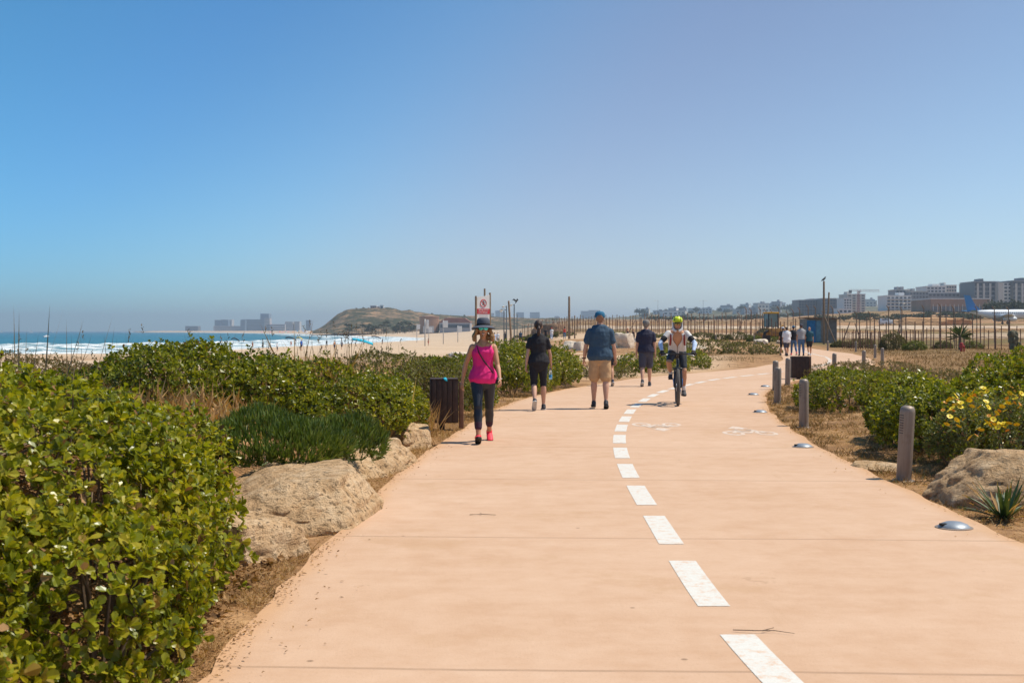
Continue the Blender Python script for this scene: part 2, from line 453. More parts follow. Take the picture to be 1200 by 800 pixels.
# ------------------------------------------------------------------ the promenade path
def path_mat():
    t = NT('path_concrete'); p = t.pos()
    n1 = t.noise(p, .35, 5, .6); n2 = t.noise(p, 3, 6, .7); n3 = t.noise(p, 60, 3, .7); st = t.noise(t.vscale(p, (.35, 3, 1)), 2.2, 6, .7)
    f = t.math('ADD', t.math('MULTIPLY', n1, .40), t.math('ADD', t.math('MULTIPLY', n2, .45), t.math('MULTIPLY', st, .15)))
    c = t.ramp(f, [(.36, (.53, .32, .195)), (.5, (.59, .38, .25)), (.64, (.64, .43, .295))])
    c = t.mix(t.math('MULTIPLY', t.step(n3, .58, .74), .42), c, (.34, .20, .11))
    # pale worn blotches and a few dark stains and chips
    c = t.mix(t.math('MULTIPLY', t.step(t.noise(p, 1.6, 7, .75), .58, .75), .25), c, (.76, .55, .40))
    vo = t.n('TexVoronoi', {'Scale': 1.7}); t.set(vo.inputs['Vector'], p)
    c = t.mix(t.math('MULTIPLY', t.math('SUBTRACT', 1, t.step(vo.outputs['Distance'], .018, .035)), .7), c, (.20, .12, .07))
    # drifted sand, old drips and rubbed patches
    big = t.noise(p, .8, 8, .72)
    c = t.mix(t.math('MULTIPLY', t.step(big, .54, .66), .45), c, (.50, .30, .165))
    c = t.mix(t.math('MULTIPLY', t.step(t.noise(p, 5.5, 8, .8), .64, .72), .5), c, (.40, .235, .13))
    c = t.mix(t.math('MULTIPLY', t.step(t.noise(t.vscale(p, (6, .5, 1)), 1, 6, .7), .60, .74), .25), c, (.47, .285, .165))
    vq = t.n('TexVoronoi', {'Scale': .75}); t.set(vq.inputs['Vector'], t.n('VectorMath', {0: p, 1: t.noise(p, 9, 4, .7, 'Color')}, operation='ADD').outputs[0])
    c = t.mix(t.math('MULTIPLY', t.math('SUBTRACT', 1, t.step(vq.outputs['Distance'], .03, .09)), .4), c, (.36, .22, .13))
    # tyre-rubbed edge of soil dust
    c = t.mix(t.math('MULTIPLY', t.step(t.math('ADD', t.attr('edge'), t.math('MULTIPLY', n2, .5)), .75, 1.3), .55), c, (.55, .29, .12))
    # sawn joints across the slab every few metres
    sx = t.n('SeparateXYZ'); t.set(sx.inputs[0], p)
    wob = t.math('MULTIPLY', t.math('SUBTRACT', n1, .5), .12)
    yy = t.math('ADD', t.math('ADD', sx.outputs['Y'], wob), t.math('MULTIPLY', sx.outputs['X'], .04))
    m = t.math('ABSOLUTE', t.math('SUBTRACT', t.math('MODULO', t.math('ADD', yy, 3.2), 3.4), 1.7))
    j = t.math('SUBTRACT', 1, t.step(m, .006, .022))
    c = t.mix(t.math('MULTIPLY', j, t.math('MULTIPLY_ADD', n2, .9, -.08)), c, (.20, .11, .06))
    h = t.math('SUBTRACT', t.math('ADD', t.math('MULTIPLY', n3, .6), n2), j)
    t.pbr(c, .82, 0, t.bump(h, .35, .01), .25)
    return t.m
py_ = np.array(sorted(set(np.concatenate([np.arange(-2.5, 40, .25), np.arange(40, 149, 1.0)]))))
nU = 25; U = np.linspace(0, 1, nU)
PL = XL(py_) + fbm(py_ * 1.7, py_ * 0 + 3) * .06; PR = XR(py_) + fbm(py_ * 1.7, py_ * 0 + 9) * .06
PX = PL[:, None] * (1 - U) + PR[:, None] * U
PY = np.repeat(py_[:, None], nU, 1); PZ = np.zeros_like(PX)
PX = np.concatenate([PL[:, None], PX, PR[:, None]], 1); PY = np.concatenate([py_[:, None], PY, py_[:, None]], 1)
PZ = np.concatenate([np.full((len(py_), 1), -.12), PZ, np.full((len(py_), 1), -.12)], 1)
PE = np.repeat(np.concatenate([[1], np.abs(U * 2 - 1) ** 9, [1]])[None], len(py_), 0)
ny, nx = PX.shape; ii = np.arange(nx * ny).reshape(ny, nx)
qq = np.stack([ii[:-1, :-1], ii[:-1, 1:], ii[1:, 1:], ii[1:, :-1]], -1).reshape(-1); nq = (nx - 1) * (ny - 1)
pm = np_mesh('path', np.stack([PX, PY, PZ], -1).reshape(-1, 3), qq, np.arange(nq) * 4, np.full(nq, 4), path_mat())
ea = pm.attributes.new('edge', 'FLOAT', 'POINT'); ea.data.foreach_set('value', PE.astype(np.float32).ravel())
path = tag(link_mesh('path', pm), kind='structure')

def paint_mat(name, wear_lo, wear_hi):
    t = NT(name); p = t.pos()
    n = t.noise(p, 14, 6, .75); n2 = t.noise(p, 90, 3, .7)
    wf = t.step(t.math('ADD', n, t.math('MULTIPLY', n2, .25)), wear_lo, wear_hi)
    c = t.mix(wf, t.ramp(n2, [(.3, (.62, .58, .51)), (.7, (.74, .71, .66))]), (.645, .40, .245))
    t.pbr(c, .7, 0, t.bump(n2, .2, .004)); return t.m
M_paint = paint_mat('road_paint', .60, .84); M_worn = paint_mat('worn_paint', .46, .78)
CEN = [(1.45, 2.0)] + [gnd(*p) for p in [(880, 770), (815, 683), (777, 621), (752, 582), (736, 554), (727, 531), (725, 513), (729, 497), (740, 479), (759, 466), (777, 458),
       (801, 452), (834, 445), (857, 442), (886, 439), (929, 434), (955, 430), (971, 426), (973, 422), (968, 418), (958, 416), (940, 411), (915, 407)]]
# resample the centre line by arc length
cy = np.arange(2, 112, .1); _cY, _cX = I(CEN); cx = np.interp(cy, _cY, _cX)
for _ in range(3): cx = np.convolve(np.pad(cx, 8, mode='reflect', reflect_type='odd'), np.ones(17) / 17, 'valid')
cs = np.concatenate([[0], np.cumsum(np.hypot(np.diff(cx), np.diff(cy)))])
def cpt(s): return np.interp(s, cs, cx), np.interp(s, cs, cy)
s0 = np.interp(6.52, cy, cs)
k = -2
while True:
    a = s0 + 1.9 * k; b = a + 1.29; k += 1
    if a < .1: continue
    if b > cs[-1]: break
    mb = MB(); prev = None; vsd = []
    for s in np.linspace(a, b, 6):
        x, y = cpt(s); x2, y2 = cpt(s + .05); d = Vector((x2 - x, y2 - y, 0)).normalized(); nrm = Vector((d.y, -d.x, 0)) * .088
        c = Vector((x, y, .0025)); vsd += [c - nrm, c + nrm]
    mb.add(vsd, [(2 * i, 2 * i + 1, 2 * i + 3, 2 * i + 2) for i in range(5)])
    mb.build('lane_dash', M_paint, path, smooth=False)
def bike_symbol(x0, y0, flip, rot):
    """a bicycle stencil with an arrow head"""
    mb = MB(); z = .002; W = .06
    def P(u, v): return Vector((u, v * 2.3, z))
    def line(a, b, w=W):
        a = P(*a); b = P(*b); d = (b - a); n = Vector((-d.y, d.x, 0)).normalized() * (w / 2); n = Vector((n.x, n.y, 0))
        mb.add([a - n, a + n, b + n, b - n], [(0, 1, 2, 3)])
    for cxw in (-.24, .24):
        n = 22; vs = []
        for i in range(n):
            th = 2 * math.pi * i / n
            for r in (.10, .155): vs.append(P(cxw + r * math.cos(th), r * math.sin(th)))
        mb.add(vs, [(2 * i, 2 * i + 1, 2 * ((i + 1) % n) + 1, 2 * ((i + 1) % n)) for i in range(n)])
    z = .0024
    line((-.24, 0), (-.12, .17)); z = .0028; line((-.12, .17), (.0, .0)); z = .0032; line((0, 0), (.16, .2)); z = .0036; line((.24, 0), (.14, .24))
    z = .004; line((-.12, .17), (.15, .18)); z = .0044; line((.14, .24), (.06, .25)); z = .0048; line((-.16, .22), (-.07, .22))
    z = .002
    mb.add([P(-.16, .36), P(.16, .36), P(0, .55)], [(0, 1, 2)]); z = .0024; mb.add([P(-.07, .30), P(.07, .30), P(.07, .37), P(-.07, .37)], [(0, 1, 2, 3)])
    o = mb.build('bicycle_symbol', M_worn, path, smooth=False)
    o.location = (x0, y0, 0); o.rotation_euler = (0, 0, rot)
bike_symbol(gx(879, 17.6), 17.6, 0, .02); bike_symbol(gx(771, 19.0), 19.2, 0, math.pi - .03)

# ------------------------------------------------------------------ the sea
sxs = np.array(sorted([-a for a in prog(20, 30000, 2.2, 1.018)] + [-17, -12, 0, 60]))
sys_ = np.array(sorted(list(np.arange(120, 470, .75)) + prog(470, 45000, .9, 1.03)))
SX, SY = np.meshgrid(sxs, sys_)
sd = -shore_dist(SX, SY)
wob = fbm(SX * .02, SY * .02, 3) * 14
lim = 205 - 140 * sst(SY, 270, 470)
ph = (sd + wob) / 24.
cr = np.maximum(0, 1 - np.abs((ph % 1) - .5) * 5.0)
amp = (.25 + .55 * np.clip(vnoise(SX * .018 + 9, np.floor(ph) * 3.7) + .5, 0, 1)) * sst(sd, 1, 15) * (1 - sst(sd / lim, .8, 1.1))
SZ = SEA + cr ** 1.3 * amp * 1.15 + fbm(SX * .06, SY * .09, 3) * .22 * (1 - sst(sd, 900, 2500))
SZ = np.where(sd < 0, np.minimum(SZ, SEA + .05), SZ)
foam = np.clip(cr * sst(amp, .32, .6) * 1.3, 0, 1)
def sea_mat():
    t = NT('sea_water'); p = t.pos(); d = t.attr('offshore'); fo = t.attr('crest')
    n1 = t.noise(t.vscale(p, (.010, .085, 1)), 1.0, 6, .62); n2 = t.noise(t.vscale(p, (.12, .5, 1)), 1, 5, .65)
    n3 = t.noise(t.vscale(p, (.006, .02, 1)), 1, 5, .6)
    wide = t.math('MULTIPLY', t.step(d, -2, 12), t.math('SUBTRACT', 1, t.step(t.attr('zone'), .55, 1.05)))
    thr = t.math('ADD', t.math('MULTIPLY', n1, .62), t.math('MULTIPLY', n2, .38))
    f1 = t.math('MULTIPLY', wide, t.step(thr, .49, .545))
    f1 = t.math('MULTIPLY', f1, t.step(n3, .30, .48))
    cap = t.math('MULTIPLY', t.step(t.noise(t.vscale(p, (.03, .07, 1)), 1, 4, .65), .69, .74), t.math('SUBTRACT', 1, t.step(d, 700, 2600)))
    sw = t.math('MULTIPLY', t.math('SUBTRACT', 1, t.step(d, 5, 22)), t.step(n2, .40, .55))
    f = t.math('MAXIMUM', t.math('MAXIMUM', f1, sw), t.math('MAXIMUM', cap, t.math('MULTIPLY', fo, t.step(n2, .36, .52))))
    deep = t.ramp(t.math('DIVIDE', d, 2600), [(0.0, (.04, .19, .19)), (.07, (.016, .145, .17)), (.25, (.009, .10, .14)), (1., (.006, .06, .11))])
    deep = t.mix(t.step(n1, .35, .65), deep, t.mix(.6, deep, (.003, .05, .09)))
    c = t.mix(f, deep, (.86, .88, .88))
    r = t.math('MULTIPLY_ADD', f, .5, .28)
    h = t.math('ADD', t.noise(t.vscale(p, (.25, .7, 1)), 1, 5, .65), t.math('MULTIPLY', f, .4))
    t.pbr(c, r, 0, t.bump(h, .8, .6), .3)
    return t.m
me = grid_mesh('sea', sxs, sys_, SZ, sea_mat(), attrs={'offshore': sd, 'crest': foam, 'zone': sd / lim})
tag(link_mesh('sea', me), kind='structure')

# ------------------------------------------------------------------ far hills
def scrub_mat(name, earth, green, sc=.03, cliff=(.42, .27, .16)):
    t = NT(name); p = t.pos()
    n = t.noise(p, sc, 6, .7); n2 = t.noise(p, sc * 5, 4, .7)
    c = t.mix(t.step(t.math('ADD', t.math('MULTIPLY', n, .5), t.math('MULTIPLY', n2, .5)), .42, .53), earth, green)
    g = t.n('SeparateXYZ'); t.set(g.inputs[0], t.n('NewGeometry').outputs['True Normal'])
    c = t.mix(t.math('MULTIPLY', t.step(t.noise(p, sc * 1.7, 4), .56, .64), .8), c, cliff)
    t.pbr(c, .95, 0, t.bump(n2, .8, 3.0), .1); return t.m
def ridge(name, prof, Y0, Yc, Y1, m, bump=1.0, base=None, step=3.0):
    """a hill whose crest passes through the given skyline, with a front and a back slope"""
    pp = np.array(prof, float)
    X = np.arange(gx(pp[0, 0], Yc), gx(pp[-1, 0], Yc) + step, step)
    H = np.interp(X / Yc * F + 600, pp[:, 0], CAMH - (pp[:, 1] - 388) / F * Yc)
    n = 34; V = np.linspace(0, 1, n); rows = []
    yy = np.where(V < .6, Y0 + (Yc - Y0) * (V / .6), Yc + (Y1 - Yc) * ((V - .6) / .4))
    prof_v = np.where(V < .6, np.sin(np.clip(V / .6, 0, 1) * math.pi / 2) ** 1.25, np.cos((V - .6) / .4 * math.pi / 2))
    A, B = np.meshgrid(X, yy)
    A = A - np.clip(1 - B / Yc, 0, 1) * X[0] * (1 if X[0] < 0 else 0)      # the foot runs back from the sea, so the seaward end is a steep bluff
    b0 = SEA - 2 if base is None else base
    Z = b0 + (H[None] - b0) * prof_v[:, None]
    Z += fbm(A * .02, B * .02, 5) * bump * 5 * (prof_v[:, None] * (1 - prof_v[:, None] * .75)) + fbm(A * .08, B * .08, 3) * bump * 1.0 * prof_v[:, None]
    v = np.stack([A, B, Z], -1).reshape(-1, 3); nxx, nyy = len(X), n
    i = np.arange(nxx * nyy).reshape(nyy, nxx)
    q = np.stack([i[:-1, :-1], i[:-1, 1:], i[1:, 1:], i[1:, :-1]], -1).reshape(-1); c = (nxx - 1) * (nyy - 1)
    o = link_mesh(name, np_mesh(name, v, q, np.arange(c) * 4, np.full(c, 4), m, smooth=True))
    tag(o, kind='structure')
    return lambda px: float(np.interp(px, pp[:, 0], CAMH - (pp[:, 1] - 388) / F * Yc))
M_scrub = scrub_mat('headland_scrub', (.25, .165, .10), (.055, .058, .03), .035, (.40, .24, .13))
M_scrub2 = scrub_mat('inland_scrub', (.22, .17, .10), (.06, .07, .035), .02, (.36, .27, .17))
hill_h = ridge('headland_hill', [(366, 389.5), (374, 385), (382, 379), (388, 374), (393, 369.5), (400, 366), (404, 363.5), (412, 362.2), (425, 361.8), (440, 361.3), (455, 361.8),
                                 (463, 363.2), (470, 364.5), (478, 364.2), (484, 366.6), (500, 368), (520, 370), (545, 370.5), (570, 371.5), (600, 372.5), (650, 374), (700, 376), (730, 379)],
               1240, 1500, 1900, M_scrub, 1.5, SEA + 2)
inland_h = ridge('inland_hills', [(560, 376), (600, 374.5), (640, 374), (690, 373.5), (740, 371), (752, 367.5), (765, 366.5), (800, 366), (840, 364), (880, 362), (930, 360), (1000, 358), (1100, 356), (1250, 352)],
                 1750, 2300, 3200, M_scrub2, 1.0, 4, 6.0)
# ================================================================== people
TRASH_M = []
M_skin = mat('skin_tanned', (.52, .26, .145), .55, var=.07, scale=9, bump=.05)
M_skin_p = mat('skin_pale', (.56, .31, .21), .55, var=.07, scale=9, bump=.05)
def cloth(name, col, rough=.85, var=.12): return mat(name, col, rough, var=var, scale=14, bump=.25, bscale=260, dist=.003)
M_black = cloth('black_cloth', (.014, .013, .018)); M_pink = cloth('pink_cloth', (.80, .012, .20), .75, .08); M_navyblue = cloth('slate_blue_cloth', (.035, .075, .125))
M_navy = cloth('navy_cloth', (.022, .022, .05)); M_khaki = cloth('khaki_cloth', (.50, .31, .16)); M_greysh = cloth('charcoal_cloth', (.06, .06, .085))
M_legging = cloth('legging_cloth', (.014, .018, .03), .5); M_white = cloth('white_cloth', (.72, .72, .74)); M_jeans = cloth('blue_denim', (.06, .13, .26)); M_greyt = cloth('grey_cloth', (.33, .33, .34))
M_teal = cloth('teal_cloth', (.012, .075, .11)); M_tealcap = cloth('teal_cap_cloth', (.012, .13, .25)); M_red = cloth('red_cloth', (.55, .04, .03)); M_orange = cloth('orange_cloth', (.65, .14, .03)); M_hatg = cloth('hat_grey_cloth', (.075, .085, .115))
M_brown = cloth('brown_cloth', (.2, .1, .05)); M_blue = cloth('blue_cloth', (.03, .13, .5)); M_cyan = cloth('cyan_cloth', (.02, .45, .62))
M_blond = mat('curly_blond_hair', (.36, .20, .085), .6, var=.45, scale=30, bump=.9, bscale=90, dist=.012); M_dhair = mat('dark_brown_hair', (.045, .022, .014), .5, var=.4, scale=30, bump=.8, bscale=120, dist=.008)
M_ghair = mat('grey_hair', (.20, .18, .165), .7, var=.2, scale=30, bump=.6, bscale=150); M_rubber = mat('black_rubber', (.02, .02, .022), .75); M_sole = mat('pale_sole', (.45, .45, .46), .7)
M_hotpink = mat('coral_shoe', (.86, .035, .07), .6); M_shoe = mat('dark_shoe', (.03, .032, .042), .65); M_lens = mat('mirror_lens', (.08, .74, .76), .15, .55, var=.25, scale=25, bump=0)
M_lip = mat('lips', (.50, .13, .10), .5); M_teeth = mat('teeth', (.75, .72, .66), .4); M_lyc = cloth('black_lycra', (.018, .018, .024), .5); M_sky = cloth('pale_blue_sleeve', (.50, .60, .80)); M_jersey = cloth('white_jersey', (.66, .63, .62), .7)
M_helm = mat('lime_helmet', (.62, .72, .015), .3, var=.04, bump=.02); M_gold = mat('gold_metal', (.7, .45, .12), .3, 1.0)

def rotx(v, a):  # tilt forward (toward -Y) by a
    c, s = math.cos(a), math.sin(a); return Vector((v[0], v[1] * c - v[2] * s, v[1] * s + v[2] * c))
TORSO = {'m': [(-.11, .135, .10), (-.04, .168, .118), (.05, .166, .115), (.14, .158, .112), (.25, .168, .118), (.35, .182, .125), (.42, .182, .112), (.47, .150, .088), (.505, .085, .068)],
         'f': [(-.11, .140, .105), (-.04, .172, .122), (.05, .152, .108), (.14, .126, .092), (.24, .138, .100), (.33, .150, .118), (.40, .152, .105), (.45, .128, .082), (.485, .072, .060)]}
class Fig:
    """joints of a figure standing at the local origin and facing local -Y"""
    def __init__(s, H=1.74, sex='m', fat=0.0, lean=.03, legs=None, arms=None, turn=0.0, look=0.0):
        s.k = H / 1.74; s.sex = sex; s.fat = fat; s.J = {}
        legs = legs or {'L': (.0, .05, 0, .02), 'R': (.0, .05, 0, .02)}; arms = arms or {'L': (.05, .2, .12), 'R': (.05, .2, .12)}
        s.foot = {}
        P = Vector((0, 0, 0)); J = s.J; s.legs = legs
        low = 0
        for sd, sg in (('L', 1), ('R', -1)):
            h, kn, fp, ab = legs[sd]
            hip = P + Vector((sg * .085, 0, -.03)); d1 = Vector((sg * math.sin(ab), -math.sin(h), -math.cos(h) * math.cos(ab)))
            a2 = h - kn; d2 = Vector((sg * math.sin(ab) * .3, -math.sin(a2), -math.cos(a2)))
            J['hip' + sd] = hip; J['knee' + sd] = hip + d1 * .435; J['ank' + sd] = J['knee' + sd] + d2 * .42
            s.foot[sd] = fp
            # heel and ball of the shoe decide how high the pelvis stands
            for yy in (.075, -.125):
                q = J['ank' + sd] + rotx(Vector((0, yy, -.085)), fp); low = min(low, q.z)
            q = J['ank' + sd] + rotx(Vector((0, -.185, -.085)), fp); low = min(low, q.z + (.02 if fp > .3 else 0))
        up = Vector((0, 0, -low))
        for n in list(J): J[n] = J[n] + up
        s.pel = up; s.lean = lean; s.turn = turn
        for sd, sg in (('L', 1), ('R', -1)):
            sw, el, ab = arms[sd]; w = (.180 if s.sex == 'm' else .150) + fat * .15
            sh = s.T(Vector((sg * w, 0, .425 if s.sex == 'm' else .405)))
            d1 = Vector((sg * math.sin(ab), -math.sin(sw), -math.cos(sw) * math.cos(ab))).normalized(); a2 = sw + el
            d2 = Vector((sg * math.sin(ab) * .55, -math.sin(a2), -math.cos(a2))).normalized()
            J['sho' + sd] = sh; J['elb' + sd] = sh + d1 * .285; J['wri' + sd] = J['elb' + sd] + d2 * .25
        s.head = s.T(Vector((0, -.025, .655))); s.look = look
    def T(s, v):
        q = rotx(v, s.lean)
        c, n = math.cos(s.turn), math.sin(s.turn)
        q = Vector((q.x * c - q.y * n, q.x * n + q.y * c, q.z)); return s.pel + q
    def HT(s, v):  # head space
        q = rotx(Vector(v), s.look); return s.head + q

def torso_part(mb, f, z0, z1, grow, hem=0.0):
    rows = TORSO[f.sex]; zz = sorted({z0, z1} | {r[0] for r in rows if z0 < r[0] < z1})
    pts, rad = [], []
    for z in zz:
        a = np.interp(z, [r[0] for r in rows], [r[1] for r in rows]); b = np.interp(z, [r[0] for r in rows], [r[2] for r in rows])
        bel = f.fat * math.exp(-((z - .08) / .17) ** 2)
        hm = hem * float(np.clip((.10 - z) / .10, 0, 1))
        pts.append(f.T(Vector((0, -bel * .35, z)))); rad.append((a + grow + hm + f.fat * .35 * (1 if z < .38 else .4) + bel * .5, b + grow + hm * .8 + f.fat * .3 + bel * .8))
    mb.loft(pts, rad, f.T(Vector((1, 0, 0))) - f.T(Vector((0, 0, 0))), 20, True, .06 if hem else 1.0)
def arm_part(mb, f, sd, t0, t1, grow, flare=0, bulk=1.0):
    """t runs 0 shoulder, 1 elbow, 2 wrist"""
    J = f.J; A, B, C = J['sho' + sd], J['elb' + sd], J['wri' + sd]; m = 1.0 if f.sex == 'm' else .86; m *= bulk * (1 + f.fat * 1.2)
    prof = [(0, .056), (.25, .053), (.6, .046), (.93, .038), (1.0, .0385), (1.12, .041), (1.3, .042), (1.65, .032), (1.92, .0255), (2, .026)]
    ts = sorted({t0, t1} | {p[0] for p in prof if t0 < p[0] < t1}); pts, rad = [], []
    for t in ts:
        pts.append(A.lerp(B, t) if t <= 1 else B.lerp(C, t - 1)); r = float(np.interp(t, [p[0] for p in prof], [p[1] for p in prof])) * m + grow
        if flare and t > t1 - .3: r += flare
        rad.append(r)
    mb.loft(pts, rad, (0, 1, 0), 12, True)
def leg_part(mb, f, sd, t0, t1, grow, flare=0):
    J = f.J; A, B, C = J['hip' + sd], J['knee' + sd], J['ank' + sd]; m = (1.0 if f.sex == 'm' else .98) * (1 + f.fat * .9)
    prof = [(0, .092), (.2, .090), (.5, .077), (.85, .059), (1.0, .056), (1.12, .053), (1.32, .058), (1.6, .046), (1.88, .035), (2.0, .037)]
    ts = sorted({t0, t1} | {p[0] for p in prof if t0 < p[0] < t1}); pts, rad = [], []
    back = (f.J['knee' + sd] - f.J['ank' + sd]).normalized()
    for t in ts:
        p = A.lerp(B, t) if t <= 1 else B.lerp(C, t - 1)
        if 1.1 < t < 1.7: p = p + Vector((0, .012, 0))
        pts.append(p); rad.append(float(np.interp(t, [p_[0] for p_ in prof], [p_[1] for p_ in prof])) * m + grow + flare * max(0, (t - t0) / max(t1 - t0, .01)))
    mb.loft(pts, rad, (1, 0, 0), 14, True)
def hand(mb, wr, d, palm, k=1.0, curl=.45):
    """palm, four unequal bent fingers and a thumb; d points along the forearm, palm is the way the palm faces"""
    d = d.normalized(); palm = (palm - d * palm.dot(d)).normalized(); side = d.cross(palm)   # thumb side
    if side.y > 0: side = -side
    def R(v, a):  # turn toward the palm side
        return v * math.cos(a) + palm * math.sin(a)
    mb.loft([wr - d * .02, wr + d * .03 * k, wr + d * .085 * k], [(.026 * k, .019 * k), (.038 * k, .016 * k), (.041 * k, .013 * k)], side, 10, True)
    for i, (o, L) in enumerate(((.030, .072), (.010, .080), (-.011, .074), (-.031, .058))):
        p = wr + d * .082 * k + side * o * k; a = .12; pts = [p]; r = (.0088, .0083, .0076, .0066)
        for j, fr in enumerate((.45, .32, .25)):
            a += curl * (1.0 + .08 * i); p = p + R(d, a) * L * fr * k; pts.append(p)
        mb.loft(pts, [q * k for q in r], side, 7, True)
    p = wr + d * .030 * k + side * .030 * k; td = (d * .72 + side * .62 + palm * .30).normalized(); t2 = (d * .9 + side * .12 + palm * .45).normalized()
    mb.loft([p, p + td * .035 * k, p + td * .035 * k + t2 * .028 * k, p + td * .035 * k + t2 * .050 * k], [.013 * k, .0105 * k, .0095 * k, .0075 * k], palm, 7, True)
def head_part(mb, f):
    H = f.HT
    Rm = Matrix.Rotation(f.look, 3, 'X')
    mb.ball(H((0, .012, .035)), (.074, .094, .092), 18, 12, Rm)
    mb.loft([H((0, -.010, .03)), H((0, -.022, -.03)), H((0, -.030, -.075)), H((0, -.036, -.100))], [(.068, .078), (.062, .070), (.048, .056), (.026, .032)], (1, 0, 0), 14, True)
    mb.loft([H((0, -.094, .012)), H((0, -.108, -.018)), H((0, -.112, -.030))], [.009, .013, .015], (1, 0, 0), 8, True)   # nose
    mb.ball(H((0, -.092, -.064)), (.026, .012, .010), 10, 6); mb.ball(H((0, -.082, -.098)), (.020, .016, .014), 10, 6)
    for sg in (1, -1):
        mb.ball(H((sg * .075, .010, -.005)), (.010, .019, .032), 8, 6); mb.ball(H((sg * .035, -.078, .028)), (.026, .014, .008), 8, 5)
        mb.ball(H((sg * .042, -.072, -.022)), (.022, .016, .018), 8, 5)
    nb = f.T(Vector((0, .01, .44)))
    mb.loft([nb, f.T(Vector((0, .004, .52))), H((0, .012, -.06)), H((0, .01, .0))], [(.066, .06), (.054 if f.sex == 'm' else .046, .054), (.052 if f.sex == 'm' else .044, .054), (.05, .055)], (1, 0, 0), 14, True)
def shoe(f, sd, mats, par):
    A = f.J['ank' + sd]; fp = f.foot[sd]; g = lambda v: A + rotx(Vector(v), fp)
    out = 1 if sd == 'L' else -1
    mb = MB()
    mb.loft([g((0, .062, -.045)), g((0, .02, -.040)), g((out * .004, -.06, -.050)), g((out * .010, -.13, -.060)), g((out * .010, -.175, -.064))], [(.036, .034), (.041, .040), (.044, .033), (.046, .024), (.036, .017)], (1, 0, 0), 14, True)
    mb.loft([g((0, .012, -.045)), g((0, .010, .005))], [(.043, .052), (.042, .050)], (1, 0, 0), 12, True)
    o = mb.build('shoe', mats[0], par, True)
    mb = MB(); pl = [(.036, .072), (.044, .02), (.046, -.07), (.05, -.13), (.038, -.185), (.0, -.205), (-.034, -.18), (-.044, -.12), (-.04, -.05), (-.042, .03), (-.034, .074), (0, .088)]
    M = Matrix.Translation(A) @ Matrix.Rotation(fp, 4, 'X') @ Matrix.Translation((out * .005, 0, -.088))
    mb.prism(pl, .022, M); mb.build('sole', mats[1], o, False)

